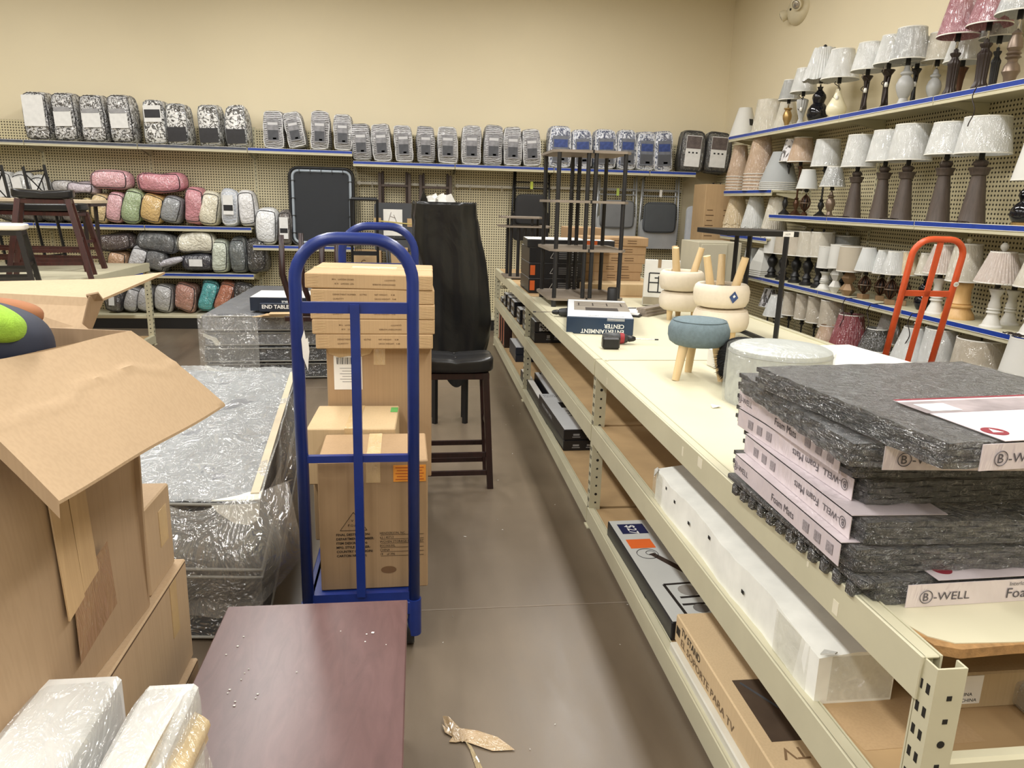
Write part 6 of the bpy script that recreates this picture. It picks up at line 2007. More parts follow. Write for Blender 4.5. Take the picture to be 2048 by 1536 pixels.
# brown wooden tray stands
BRW = wood((92, 78, 70), (70, 58, 54), 3, 0.5)
for i, (x0, x1, y0, lb) in enumerate(((756, 822, 345, 'dark brown folding tray stand hanging above the boxed chair'), (838, 904, 349, 'dark brown folding tray stand hanging behind the black-bagged item'))):
    a, b_ = P(x0, y0, Y=9.62), P(x1, y0, Y=9.62)
    w_ = b_.x - a.x
    t = thing('tray_stand', lb, 'tray stand', ((a.x + b_.x) / 2, 9.62, a.z - 0.75), 0, 'brown folding tray stands')
    for sx in (-1, 1):
        obj('leg', MB().box((sx * (w_ / 2 - 0.02), 0, 0.375), (0.04, 0.022, 0.75), 0.004), BRW, t)
        obj('leg', MB().box((sx * (w_ / 2 - 0.055), 0.028, 0.385), (0.03, 0.022, 0.77), 0.004), ESPR, t)
    for zz in (0.6, 0.38, 0.32, 0.05):
        obj('rail', MB().box((0, 0.004, zz), (w_ - 0.06, 0.018, 0.03), 0.003), BRW, t)
# boxed folding chair
a, b_ = P(748, 405, Y=9.5), P(828, 466, Y=9.5)
w_ = b_.x - a.x
t = thing('boxed_chair', 'dark grey folded chair strapped with a yellow band and a picture card', 'folding chair', ((a.x + b_.x) / 2, 9.5, 0.95), 0)
hh = a.z - 0.95
obj('seat_board', MB().panel([(x, 0, z) for x, _, z in rr_path(w_, hh, 0.05)], 0.03), plain((66, 68, 72), 0.5), t)
pc = obj('picture_card', MB().box((-0.015, -0.018, hh - 0.24), (0.23, 0.003, 0.33)), PAPER, t)
q = MB()
for a_, b_ in (((-0.06, 0.0), (-0.02, 0.13)), ((0.05, 0.0), (0.01, 0.10)), ((-0.03, 0.08), (0.03, 0.06)), ((-0.08, -0.02), (0.05, -0.04))):
    bar(q, (a_[0] - 0.015, -0.0205, hh - 0.24 + a_[1]), (b_[0] - 0.015, -0.0205, hh - 0.24 + b_[1]), 0.006, 0.001, up=(0, 1, 0))
q.panel([(-0.08, -0.0205, hh - 0.28), (-0.02, -0.0205, hh - 0.25), (0.08, -0.0205, hh - 0.27), (0.03, -0.0205, hh - 0.3)], 0.001)
stuff(obj('chair_picture', q, plain((120, 106, 98), 0.6), pc))
obj('yellow_strap', bar(MB(), (-w_ / 2 - 0.004, -0.024, hh - 0.21), (w_ / 2 + 0.004, -0.024, hh - 0.25), 0.004, 0.014, up=(0, 0, 1)), plain((196, 178, 108), 0.4), t)
for sx in (-1, 1):
    obj('corner_pad', MB().box((sx * (w_ / 2 - 0.04), -0.014, hh - 0.23), (0.085, 0.012, 0.1)), CARD, t)
obj('folded_leg', MB().tube([(w_ / 2 + 0.025, 0.03, hh - 0.02), (w_ / 2 + 0.03, 0.03, -0.945)], 0.014, 8), BLACK_METAL, t)
obj('folded_leg', MB().tube([(-w_ / 2 + 0.02, 0.03, -0.945), (-w_ / 2 + 0.02, 0.03, hh - 0.1)], 0.014, 8), BLACK_METAL, t)
# black cart handle
a, b_ = P(690, 397, Y=8.2), P(742, 397, Y=8.2)
t = thing('utility_cart', 'black square-tube cart handle standing in front of the black folded table', 'cart', ((a.x + b_.x) / 2, 9.1, 0), 0)
a, b_ = P(690, 397, Y=9.1), P(742, 397, Y=9.1)
w_ = b_.x - a.x
for sx in (-1, 1):
    obj('upright_tube', MB().tube([(sx * w_ / 2, 0, 0.15), (sx * w_ / 2, 0, a.z)], 0.016, 8), BLACK_METAL, t)
obj('grip_bar', MB().tube([(-w_ / 2, 0, a.z), (w_ / 2, 0, a.z)], 0.022, 10), BLACK, t)
for zz in (0.95, 0.3):
    obj('cross_bar', bar(MB(), (-w_ / 2, 0, zz), (w_ / 2, 0, zz), 0.02, 0.05), BLACK_METAL, t)
for k in range(4):
    obj('spring_bar', MB().tube([(-w_ / 2 + 0.035 + k * 0.022, 0, 0.96), (-w_ / 2 + 0.035 + k * 0.022, 0, a.z - 0.02)], 0.004, 6), BLACK_METAL, t)
obj('deck', MB().box((0, -0.07, 0.14), (w_ + 0.05, 0.2, 0.025), 0.003), BLACK, t)
for sx in (-1, 1):
    for yy in (-0.13, 0.0):
        obj('wheel', MB().lathe([(0.06, -0.02), (0.06, 0.02)], 16, M=Matrix.Translation((sx * w_ / 2, yy, 0.062)) @ Matrix.Rotation(pi / 2, 4, 'Y')), BLACK, t)
# wire plant stand
t = thing('wire_stand', 'black wire-grid side stand next to the black-bagged item', 'stand', (P(812, 480, Y=5.9).x, 5.9, 0), 0)
zt = P(812, 476, Y=5.9).z
q = [(-0.17, -0.13), (0.15, -0.13), (0.18, 0.16), (-0.16, 0.16)]
obj('top_frame', MB().tube([(x, y, zt) for x, y in q], 0.009, 6, closed=True), BLACK_METAL, t)
for k in range(7):
    obj('grid_wire', MB().tube([(-0.14 + k * 0.045, -0.13, zt), (-0.14 + k * 0.048, 0.16, zt)], 0.003, 5), BLACK_METAL, t)
for k in range(3):
    obj('grid_wire', MB().tube([(-0.165, -0.06 + k * 0.075, zt), (0.165, -0.06 + k * 0.075, zt)], 0.003, 5), BLACK_METAL, t)
for x, y in ((-0.15, -0.11), (0.13, -0.11), (0.15, 0.14), (-0.14, 0.14)):
    obj('leg', MB().tube([(x, y, zt), (x * 0.75, y, zt * 0.6), (x * 1.1, y, 0)], 0.009, 6), BLACK_METAL, t, True)


def folding_chair(label, px0, px1, y0, y1, Yp, frame, seat, scale_back=0.5, upper=True, group=None, tagc=None):
    a, b_ = P(px0, y0, Y=Yp), P(px1, y1, Y=Yp)
    w_, h_ = b_.x - a.x, a.z - b_.z
    t = thing('folding_chair', label, 'folding chair', ((a.x + b_.x) / 2, Yp, b_.z), 0, group)
    for sx in (-1, 1):
        obj('frame_leg', MB().tube([(sx * w_ / 2, -0.02, h_ * 0.12), (sx * w_ / 2, -0.02, h_ * 0.35), (sx * (w_ / 2 - 0.02), 0, h_)], 0.0125, 8), frame, t, True)
        obj('frame_leg', MB().tube([(sx * (w_ / 2 - 0.035), 0.025, h_ * 0.35), (sx * (w_ / 2 - 0.04), 0.03, h_ * 0.97)], 0.011, 8), frame, t, True)
    for zz in (0.72, 0.8):
        obj('cross_rod', MB().tube([(-w_ / 2 + 0.02, 0.0, h_ * zz), (w_ / 2 - 0.02, 0.0, h_ * zz)], 0.009, 6), frame, t)
    obj('backrest_pan', MB().panel([(x, -0.03, z) for x, _, z in rr_path(w_ * 0.98, h_ * 0.42, 0.07)], 0.014), frame, t)
    obj('padded_seat', pillow_mesh(w_ * 0.86, 0.05, h_ * 0.42, e=6, n=8, amp=0.001, seed=2)[0], seat, t, True, loc=(0, -0.05, h_ * 0.22))
    obj('seam', MB().tube(rr_path(w_ * 0.8, h_ * 0.38, 0.03, h_ * 0.24, y=-0.07), 0.003, 5, closed=True), BLACK, t)
    if tagc:
        obj('hang_tag', MB().box((0.0, -0.03, h_ * 0.76), (0.035, 0.002, 0.09)), tagc, t)
    return t


GRP = 'folding chairs hung on the back pegboard'
folding_chair('black folding chair hung beyond the end of the rack', 1026, 1096, 334, 482, 9.6, BLACK_METAL, plain((30, 30, 32), 0.6), group=GRP, tagc=plain((200, 214, 80), 0.5))
folding_chair('grey folding chair hung directly behind the tall display shelf', 1196, 1268, 350, 486, 9.6, CHROMEG, plain((112, 114, 116), 0.6), group=GRP, tagc=plain((176, 196, 90), 0.5))
folding_chair('dark-seated grey folding chair hung right of the display shelf', 1284, 1350, 350, 498, 9.6, CHROMEG, plain((72, 76, 80), 0.6), group=GRP, tagc=PAPER)
# white folding table
a, b_ = P(1376, 412, Y=9.55), P(1440, 530, Y=9.55)
w_, h_ = 0.5, a.z - b_.z + 0.1
t = thing('white_folding_table', 'white plastic folding table with a printed label standing by the tall carton', 'folding table', (a.x + w_ / 2, 9.58, b_.z - 0.1), 0)
obj('table_panel', MB().panel([(x, 0, z) for x, _, z in rr_path(w_, h_, 0.06)], 0.05), plain((206, 210, 216), 0.45), t)
lb = obj('printed_label', MB().box((0.02, -0.0265, h_ * 0.62), (0.4, 0.002, h_ * 0.6)), plain((214, 216, 220), 0.4), t)
text('lettering', 'ENDURO', 0.07, INK, lb, (-0.1, -0.0285, h_ * 0.78), FRONT)
obj('printed_photo', MB().box((0.02, -0.028, h_ * 0.52), (0.4, 0.001, 0.14)), plain((150, 146, 140), 0.5, 0, 0.2), lb)
obj('blue_band', MB().box((0.02, -0.028, h_ * 0.36), (0.4, 0.001, 0.1)), plain((44, 80, 140), 0.5), lb)
obj('folded_table_leg', MB().tube([(0.1, 0.06, h_ + 0.3), (0.12, 0.03, h_ - 0.1)], 0.012, 6), BLACK_METAL, t)
obj('folded_table_leg', MB().tube([(0.2, 0.06, h_ + 0.3), (0.2, 0.03, h_ - 0.1)], 0.012, 6), BLACK_METAL, t)
obj('leg_cross', MB().tube([(0.02, 0.06, h_ + 0.14), (0.24, 0.06, h_ + 0.14)], 0.012, 6), BLACK_METAL, t)
# tall carton and cream cabinet near the corner
a, b_ = P(1424, 368, Y=8.75), P(1452, 455, Y=8.75)
t = carton('tall_carton', 'tall brown carton with printed lines, in the corner behind the lampshades', (3.56, 8.98, 0), (0.36, 0.4, a.z), 0.0, CARD, tape=False)
for k in range(6):
    obj('print_line', MB().box((-0.11, -0.2008, a.z - 0.30 - k * 0.06), (0.1 if k % 2 else 0.07, 0.001, 0.009)), BROWN_INK, t)
    obj('print_line', MB().box((0.11, -0.2008, a.z - 0.30 - k * 0.06), (0.1, 0.001, 0.009)), BROWN_INK, t)
a, b_ = P(1398, 484, Y=7.2), P(1484, 486, Y=7.2)
t = carton('cream_cabinet', 'plain cream cabinet standing on the floor behind the farther cream stools', ((a.x + b_.x) / 2, 7.45, 0), (b_.x - a.x, 0.5, a.z), 0, plain((196, 190, 168), 0.5, 0, 0.03), tape=False, cat='cabinet')
obj('door_panel', MB().box((-0.06, -0.256, a.z / 2), ((b_.x - a.x) * 0.6, 0.012, a.z - 0.04), 0.003), plain((200, 194, 172), 0.5, 0, 0.03), t)
obj('dark_mark', MB().box((0.02, -0.264, a.z - 0.16), (0.012, 0.002, 0.05)), INK, t)
# brown chair and boxes behind the truck
t = thing('dining_chair', 'dark brown curved wooden chair behind the blue truck, upside down on boxes', 'chair', (-0.93, 6.2, 0.60), 0)
zt = P(572, 470, Y=6.2).z - 0.60
for i, (x, y, s_) in enumerate(((-0.12, 0, 1), (0.19, 0.02, -1), (0.31, 0.02, 1), (-0.02, 0.35, -1))):
    obj('leg', MB().tube([(x + 0.06, y, 0.0), (x + 0.01 * s_, y, zt * 0.3), (x - 0.035, y, zt * 0.55), (x - 0.03, y, zt)], [0.022, 0.024, 0.026, 0.02], 8), ESPR, t, True)
obj('seat_rail', MB().box((0.1, 0.0, 0.02), (0.5, 0.04, 0.04), 0.004), ESPR, t)
obj('seat_rail', MB().box((0.1, 0.3, 0.02), (0.5, 0.04, 0.04), 0.004), ESPR, t)
t = carton('end_table_box', 'white-topped black END TABLE box on the farther mattress stack', (-1.22, 7.0, 0.60), (0.5, 0.5, 0.12), 0.0, NAVY, tape=False, top_mat=PAPER)
text('lettering', 'TABLE', 0.035, WHITE_INK, t, (0.12, -0.2512, 0.09), (pi / 2, pi, 0), bold=0.001)
t = carton('end_table_box', 'second black END TABLE box in front of the white-topped one', (-1.17, 6.72, 0.60), (0.42, 0.05, 0.075), 0.0, NAVY, tape=False)
text('lettering', 'END TABLE', 0.045, WHITE_INK, t, (-0.19, -0.0262, 0.03), FRONT, bold=0.001)
for i, (x, y, sz, lb) in enumerate((((-0.62), 9.5, (0.33, 0.34, 0.8), 'brown carton with a small printed mark behind the black cart'), ((-0.24), 9.52, (0.22, 0.3, 0.84), 'narrow brown taped carton beside the marked one'), (0.22, 9.5, (0.44, 0.4, 0.8), 'brown carton behind the wire stand'))):
    t = carton('back_carton', lb, (x, y, 0.162), sz, 0, CARD, group='cartons standing at the back shelving')
    if i == 0:
        obj('printed_mark', MB().tube([(-0.04 + 0.03 * cos(a), -0.1712, 0.66 + 0.03 * sin(a)) for a in [0.8 + 4.4 * j / 12 for j in range(13)]], 0.004, 4), BROWN_INK, t)
# cardboard sheets on mattress
t = thing('cardboard_sheets', 'loose flat cardboard sheets on the corner of the farther mattress stack', 'cardboard', (-1.12, 6.42 + 0.25, 0.578), 0.1)
for k in range(3):
    obj('sheet', MB().panel([(-0.3 + 0.06 * k, -0.12, 0.003 + 0.012 * k), (0.4, -0.14, 0.003 + 0.01 * k), (0.42, -0.02, 0.003 + 0.01 * k), (-0.22 + 0.03 * k, 0.0, 0.003 + 0.012 * k)], 0.004), CARD if k % 2 else CARD_L, t, rot=(0, 0, 0.05 * k))

# ---------------------------------------------------------------- mattresses / box springs
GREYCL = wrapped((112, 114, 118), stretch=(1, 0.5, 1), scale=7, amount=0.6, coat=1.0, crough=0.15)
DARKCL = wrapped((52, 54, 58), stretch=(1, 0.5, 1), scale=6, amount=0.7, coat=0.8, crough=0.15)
PIPEG = plain((150, 148, 140), 0.6)


def mattress(label, corners, z0, h, mat, mat2, group, white=None, top=True, film=None):
    """corners: four (x, y) anticlockwise from the near left"""
    cx = sum(c[0] for c in corners) / 4
    cy = sum(c[1] for c in corners) / 4
    t = thing('box_spring', label, 'box spring', (cx, cy, z0), 0, group)
    cs = [Vector((c[0] - cx, c[1] - cy, 0)) for c in corners]

    def at(u, v):
        return (cs[0].lerp(cs[1], u)).lerp(cs[3].lerp(cs[2], u), v)
    rim = []
    n = 12
    for (u0, v0, u1, v1) in ((0, 0, 1, 0), (1, 0, 1, 1), (1, 1, 0, 1), (0, 1, 0, 0)):
        for i in range(n):
            f = i / n
            rim.append(at(u0 + (u1 - u0) * f, v0 + (v1 - v0) * f))
    N_ = len(rim)
    b = MB()
    levels = [(0.985, 0.0), (1.0, 0.02), (1.0, h - 0.02), (0.985, h)]
    for s_, z in levels:
        b.v += [Vector((p.x * s_, p.y * s_, z)) for p in rim]
    for l in range(3):
        for i in range(N_):
            b.f.append((l * N_ + i, l * N_ + (i + 1) % N_, (l + 1) * N_ + (i + 1) % N_, (l + 1) * N_ + i))
    b.f.append(tuple(range(N_))[::-1])
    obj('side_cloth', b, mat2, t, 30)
    g = MB()
    g.grid(lambda u, v: at(u, v) * 0.985 + Vector((0, 0, h + 0.001 + 0.004 * sin(17 * v + 5 * u) * sin(9 * u + 3 * v))), 20, 30)
    obj('top_cloth', g, mat, t, True)
    for z in (0.015, h - 0.012):
        obj('edge_piping', MB().tube([(p.x * 1.003, p.y * 1.003, z) for p in rim], 0.006, 6, closed=True), PIPEG, t, True)
    return t, at


NC = [(-1.27, 2.60), (-0.565, 2.53), (-0.745, 4.55), (-1.45, 4.62)]
for i, (z0, hh) in enumerate(((0.002, 0.27), (0.275, 0.275))):
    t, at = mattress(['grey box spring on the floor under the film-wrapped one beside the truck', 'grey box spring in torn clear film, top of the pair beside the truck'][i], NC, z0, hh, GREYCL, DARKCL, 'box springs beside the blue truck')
ntop = t
g = MB()
g.grid(lambda u, v: at(u * 1.04 - 0.02, v * 1.03 - 0.015) + Vector((0, 0, 0.283 + 0.012 * sin(11 * u + 4 * sin(6 * v)) * sin(13 * v) + 0.006 * rng.random() + 0.01 * (v > 0.9))), 40, 60)
obj('film_top', g, clear_film((206, 210, 210), 0.3, 10, 'top'), ntop, True)
obj('beige_edge_tape', bar(MB(), at(0.985, 0.02) + Vector((0, 0, 0.292)), at(0.985, 0.97) + Vector((0, 0, 0.292)), 0.03, 0.004), plain((196, 182, 156), 0.6), ntop)
# white corner guard
c_ = at(1, 0)
obj('corner_guard', MB().panel([c_ + Vector((-0.15, -0.012, 0.27)), c_ + Vector((0.012, -0.012, 0.275)), c_ + Vector((0.005, -0.014, 0.215)), c_ + Vector((-0.03, -0.014, 0.195)), c_ + Vector((-0.08, -0.014, 0.205)), c_ + Vector((-0.13, -0.014, 0.245))], 0.004), plain((226, 224, 210), 0.4), ntop)
obj('corner_guard', MB().panel([c_ + Vector((-0.15, -0.012, 0.288)), c_ + Vector((0.012, -0.012, 0.288)), c_ + Vector((0.006, 0.07, 0.288)), c_ + Vector((-0.04, 0.06, 0.288)), c_ + Vector((-0.07, 0.03, 0.288))], 0.003), plain((226, 224, 210), 0.4), ntop)


def hang(u, v):
    # loose film billowing off the near right corner
    x = -1.10 + 0.62 * u
    y = 2.49 - 0.16 * sin(pi * min(1, v * 1.15)) * (0.35 + 0.65 * u) - 0.02 * sin(14 * u + 5 * v)
    z = 0.565 - 0.42 * v * (0.82 + 0.25 * sin(pi * u)) + 0.02 * sin(9 * u + 3 * v)
    if u > 0.85:
        x += 0.06 * (u - 0.85) / 0.15 * sin(pi * v)
        y += 0.2 * (u - 0.85) / 0.15
    return (x, y, z)


t = thing('torn_film', 'torn clear plastic film billowing off the near end of the box springs', 'plastic film', (0, 0, 0), 0)
g = MB()
g.grid(hang, 40, 30)
obj('film_sheet', g, clear_film((200, 200, 196), 0.2, 7, 'hang'), t, True)
g = MB()
g.grid(lambda u, v: (-0.545 - 0.19 * u + 0.03 * sin(9 * u + 4 * v) + 0.035 * v, 2.55 + 2.0 * u, 0.56 - 0.46 * v * (0.7 + 0.3 * sin(7 * u + 1))), 50, 12)
obj('film_sheet', g, clear_film((200, 200, 196), 0.16, 8, 'side'), t, True)

FCn = [(-1.845, 6.62), (-0.50, 6.70), (-0.50, 8.72), (-1.86, 8.86)]
hs = [0.15, 0.14, 0.13, 0.145]
z0 = 0.002
LB2 = ['bottom', 'second', 'third', 'top']
for i, hh in enumerate(hs):
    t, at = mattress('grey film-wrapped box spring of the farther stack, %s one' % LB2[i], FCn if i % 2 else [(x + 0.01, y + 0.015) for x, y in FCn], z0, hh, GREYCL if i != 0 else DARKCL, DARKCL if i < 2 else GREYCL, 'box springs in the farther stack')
    z0 += hh + 0.004
    if i in (0, 2):
        c_ = at(0, 0)
        obj('corner_guard', MB().panel([c_ + Vector((-0.012, -0.014, hh * 0.95)), c_ + Vector((0.1, -0.014, hh * 0.6)), c_ + Vector((0.13, -0.014, 0.02)), c_ + Vector((0.09, -0.014, 0.01)), c_ + Vector((0.06, -0.014, hh * 0.45)), c_ + Vector((-0.012, -0.014, hh * 0.7))], 0.004), plain((226, 224, 210), 0.4), t)
t = thing('stack_film', 'clear film hanging over the near corner of the farther box spring stack', 'plastic film', (0, 0, 0), 0)
g = MB()
g.grid(lambda u, v: (-1.875 + 0.5 * u, 6.585 - 0.015 * sin(20 * u) + 0.0 * v, 0.585 - 0.5 * v + 0.02 * sin(11 * u)), 24, 12)
obj('film_sheet', g, clear_film((205, 206, 204), 0.22, 8, 'st'), t, True)

# ---------------------------------------------------------------- dark brown table, foreground
MAHO = NT('mahogany_laminate')
v_ = MAHO.coord(scale=(6, 1.4, 1))
n1 = MAHO.noise(v_, 4, 5, 0.6, 1.4)
MAHO.l(MAHO.ramp(n1, [(0.3, lin((90, 66, 64))), (0.5, lin((98, 72, 70))), (0.72, lin((105, 78, 76)))]), MAHO.b.inputs['Base Color'])
MAHO.b.inputs['Roughness'].default_value = 0.3
MAHO.bump(n1, 0.06, 0.002)
A_, B2, D2 = P(455, 1216, Z=0.45), P(808, 1206, Z=0.45), P(818, 1536, Z=0.45)
t = thing('coffee_table', 'low mahogany-coloured laminate table in the foreground with white specks', 'table', (-0.29, 1.545, 0), 0)
obj('table_top', MB().box((0, 0, 0.438), (0.51, 0.92, 0.024), 0.003), MAHO.m, t)
for sx in (-1, 1):
    obj('side_panel', MB().box((sx * 0.225, 0, 0.213), (0.02, 0.86, 0.426), 0.002), MAHO.m, t)
obj('lower_shelf', MB().box((0, 0, 0.12), (0.43, 0.84, 0.018), 0.002), MAHO.m, t)
obj('back_rail', MB().box((0, 0.42, 0.38), (0.43, 0.018, 0.09), 0.002), MAHO.m, t)
sp = MB()
for px, py, s_ in ((745, 1266, 3.2), (733, 1269, 1.6), (730, 1284, 1.5), (681, 1263, 1.2), (593, 1345, 1.3), (487, 1274, 1.6), (475, 1293, 2), (452, 1310, 1.4), (497, 1339, 1.2), (489, 1347, 1.2), (482, 1360, 1.2), (459, 1380, 2), (455, 1387, 1.4), (515, 1389, 1.8), (511, 1397, 1.2), (470, 1404, 1.6), (468, 1412, 2.2), (772, 1290, 1.0)):
    p = P(px, py, Z=0.4505)
    s_ *= 0.0011
    sp.panel([(p.x - s_, p.y - s_ * 0.6, 0.4515), (p.x + s_, p.y - s_, 0.4515), (p.x + s_ * 1.4, p.y + s_ * 0.8, 0.4515), (p.x - s_ * 0.6, p.y + s_, 0.4515)], 0.0015)
o = stuff(obj('foam_specks', sp, PAPER))
tag(o, 'tiny white foam specks scattered over the mahogany table top', 'litter')
sp = MB()
for px, py, s_ in ((930, 1074, 3), (1005, 1060, 1.4), (996, 961, 1.6), (1025, 908, 2), (985, 900, 1), (905, 1234, 1.1), (886, 1286, 1.2), (1040, 828, 1.8), (1180, 1020, 1.3), (1255, 1210, 1.5), (1110, 1450, 1.2), (1060, 1500, 1.4), (1110, 1010, 1.3), (1026, 812, 1.6), (1012, 850, 1.3), (1140, 940, 1.2), (995, 1040, 1.0), (1240, 1290, 1.2), (893, 906, 1.0)):
    p = P(px, py, Z=0.0)
    s_ *= 0.0026
    a = rng.uniform(0, 3)
    sp.panel([(p.x - s_ * cos(a), p.y - s_ * sin(a) * 0.6, 0.0025), (p.x + s_ * sin(a) * 0.3, p.y - s_ * 0.4, 0.0025), (p.x + s_ * cos(a), p.y + s_ * sin(a), 0.0025), (p.x - s_ * 0.3, p.y + s_ * 0.4, 0.0025)], 0.002)
o = stuff(obj('floor_crumbs', sp, PAPER))
tag(o, 'small scattered white crumbs on the brown aisle floor', 'litter')

# crumpled tape on the floor
t = thing('crumpled_tape', 'crumpled strip of brown packing tape lying on the floor', 'litter', (0, 0, 0), 0)
TPE = wrapped((176, 150, 112), scale=20, amount=0.5, coat=0.6)


def fp(px, py, z=0.004):
    p = P(px, py, Z=z)
    return Vector((p.x, p.y, z))


obj('tape_fold', MB().panel([fp(886, 1432, .02), fp(897, 1433, .03), fp(920, 1457, .02), fp(935, 1478, .012), fp(925, 1484, .006), fp(906, 1470, .01), fp(890, 1450, .012)], 0.002), TPE, t)
obj('tape_fold', MB().panel([fp(920, 1456, .012), fp(955, 1461, .014), fp(995, 1474, .01), fp(1020, 1492, .006), (fp(1030, 1500, .004)), fp(985, 1502, .004), fp(945, 1488, .006), fp(926, 1482, .008)], 0.002), TPE, t)
obj('tape_fold', MB().panel([fp(884, 1448, .012), fp(890, 1465, .006), fp(905, 1474, .004), fp(898, 1484, .004), fp(912, 1485, .004), fp(924, 1482, .006), fp(903, 1466, .01)], 0.002), TPE, t)
obj('tape_fold', MB().panel([fp(930, 1482, .008), fp(943, 1492, .006), fp(965, 1536, .003), fp(955, 1545, .003), fp(940, 1500, .005)], 0.0015), clear_film((200, 180, 140), 0.5, 20, 'tp'), t)

# ---------------------------------------------------------------- big open carton and its neighbours, left foreground
def slab(name, pts, th, mat, parent, **kw):
    return obj(name, MB().panel(pts, th), mat, parent, **kw)


CB1 = card((168, 142, 112), 2)
CB2 = card((184, 158, 126), 2)
t = thing('open_carton', 'big opened brown carton with its flaps out, holding clothes, in the left foreground', 'box', (0, 0, 0), 0)
V = Vector
Cc = P(262, 662, Z=1.3)       # hinge far end
Dc = P(-150, 752, Z=1.3)       # hinge near end
Cb = V((-0.665, 1.76, 0.602))
Db = V((-0.70, 1.15, 0.602))
Lc, Lb = V((-1.28, 1.84, 1.3)), V((-1.25, 1.80, 0.602))
Ln, Lnb = V((-1.32, 1.28, 1.3)), V((-1.3, 1.2, 0.602))

slab('far_wall', [Cc, Lc, Lb, Cb], 0.006, CB1, t)
slab('left_wall', [Lc, Ln, Lnb, Lb], 0.006, CB1, t)
slab('near_wall', [Dc, Ln, Lnb, Db], 0.006, CB1, t)
slab('carton_floor', [Cb, Lb, Lnb, Db], 0.006, CB1, t)
# outward flap over the side wall: a creased sheet
Af, Bf = P(118, 1000, Z=1.1), P(450, 808, Z=1.1)
g = MB()


def flapf(u, v):
    h0 = Dc.lerp(Cc, u)
    o1 = Af.lerp(Bf, u)
    p = h0.lerp(o1, v)
    p.z += 0.010 * sin(pi * v) * (0.6 + 0.4 * u) + 0.002 * sin(9 * u + 4 * v)
    cr = v - (0.42 + 0.05 * sin(8 * u) + 0.03 * sin(23 * u))
    p.z += 0.005 * math.exp(-(cr / 0.02) ** 2)
    return p


g.grid(flapf, 40, 24)
nf = len(g.v)
top_f = list(g.f)
g.v += [v - V((0, 0, 0.006)) for v in g.v[:nf]]
g.f += [tuple(i + nf for i in f)[::-1] for f in top_f]
edge = [i for i in range(41)] + [41 * (j + 1) + 40 for j in range(24)] + [41 * 24 + i for i in range(39, -1, -1)] + [41 * j for j in range(23, 0, -1)]
for i in range(len(edge)):
    a, b_ = edge[i], edge[(i + 1) % len(edge)]
    g.f.append((a, a + nf, b_ + nf, b_))
obj('outer_flap', g, CB2, t, 30, label='wide creased flap folded outwards')
# folded strip down the near edge of the flap
lip = MB()
lip.grid(lambda u, v: flapf(0, u) + V((-0.002 * v, 0.0, -0.032 * v)), 12, 3)
obj('folded_lip', lip, CB1, t)
# far flap standing up and outward
fw = 1.79
p1, p2, p3, p4 = P(-60, 700, Y=fw), P(180, 662, Y=fw), P(207, 598, Y=fw + 0.06), P(-60, 585, Y=fw + 0.06)
slab('far_flap', [p1, p2, p3, p4], 0.006, CB2, t)
slab('far_flap_turnover', [P(-60, 588, Y=fw + 0.06), P(205, 600, Y=fw + 0.06), P(330, 546, Y=fw + 0.27), P(205, 560, Y=fw + 0.27), P(-60, 566, Y=fw + 0.28)], 0.006, CB2, t)
# crushed corner pieces
for k, (a, b_, c_, d_) in enumerate((((165, 648), (178, 592), (207, 598), (182, 662)), ((172, 590), (196, 585), (207, 600), (184, 610)))):
    slab('crushed_corner', [P(*a, Y=fw - 0.015 - 0.01 * k), P(*b_, Y=fw - 0.03), P(*c_, Y=fw - 0.0), P(*d_, Y=fw - 0.012)], 0.004, CB1, t)
# inner torn strip on the side wall
def onwall(u, v, off=0.02):
    top_ = Dc.lerp(Cc, u)
    bot = Db.lerp(Cb, u)
    n_ = (Cc - Dc).cross(Db - Dc).normalized()
    p = top_.lerp(bot, v)
    n2 = n_ if n_.dot(Vector((0.9, -0.3, 0))) > 0 else -n_
    return p + n2 * off


sw = MB()
for off in (0.0, -0.006):
    sw.grid(lambda u, v: onwall(u, v, off + 0.012 * sin(pi * v) * sin(pi * u * 1.5)), 16, 16)
obj('side_wall', sw, CB1, t, True)
for (u0, u1, v0, v1) in ((0.36, 0.45, 0.1, 0.72), (0.46, 0.55, 0.1, 0.68)):
    slab('torn_strip', [onwall(u0, v0), onwall(u1, v0), onwall(u1 + 0.04, v1), onwall(u0 + 0.03, v1 + 0.03)], 0.004, CARD, t)
slab('brown_tape', [onwall(0.44, 0.68, 0.016), onwall(0.68, 0.62, 0.016), onwall(0.7, 0.84, 0.016), onwall(0.43, 0.9, 0.016)], 0.001, wrapped((150, 116, 82), scale=20, amount=0.5, coat=0.8), t)

# clothes inside
LIME = plain((150, 190, 66), 0.95, 0, 0.15, 0.6, 50)
tt = thing('green_cloth', 'bright lime green fluffy cloth bundled in the open carton', 'cloth', P(-60, 664, Y=1.46), (0, 0.3, 0.3))
b, _ = pillow_mesh(0.16, 0.12, 0.055, e=2.6, n=12, amp=0.02, seed=21)
o = obj('cloth_body', b, LIME, tt, True)
weld(o.data)
tt = thing('navy_cloth', 'navy blue garment bundled in the open carton under the green cloth', 'cloth', P(-118, 745, Y=1.52) + Vector((0, 0, -0.03)), (0, 0.1, 0.2))
b, _ = pillow_mesh(0.34, 0.3, 0.16, e=3, n=14, amp=0.02, seed=22)
o = obj('cloth_body', b, plain((34, 40, 60), 0.7, 0, 0.2), tt, True)
weld(o.data)
tt = thing('brown_cloth', 'rust brown cloth behind the lime green one', 'cloth', P(-10, 645, Y=1.6), (0, 0.2, 0.5))
b, _ = pillow_mesh(0.16, 0.08, 0.05, e=2.6, n=10, amp=0.01, seed=23)
o = obj('cloth_body', b, plain((160, 108, 74), 0.9, 0, 0.2), tt, True)
weld(o.data)
tt = carton('packing_carton', 'brown carton filling the open one below the clothes', (-1.0, 1.5, 0.608), (0.48, 0.44, 0.40), 0.1, CB1)

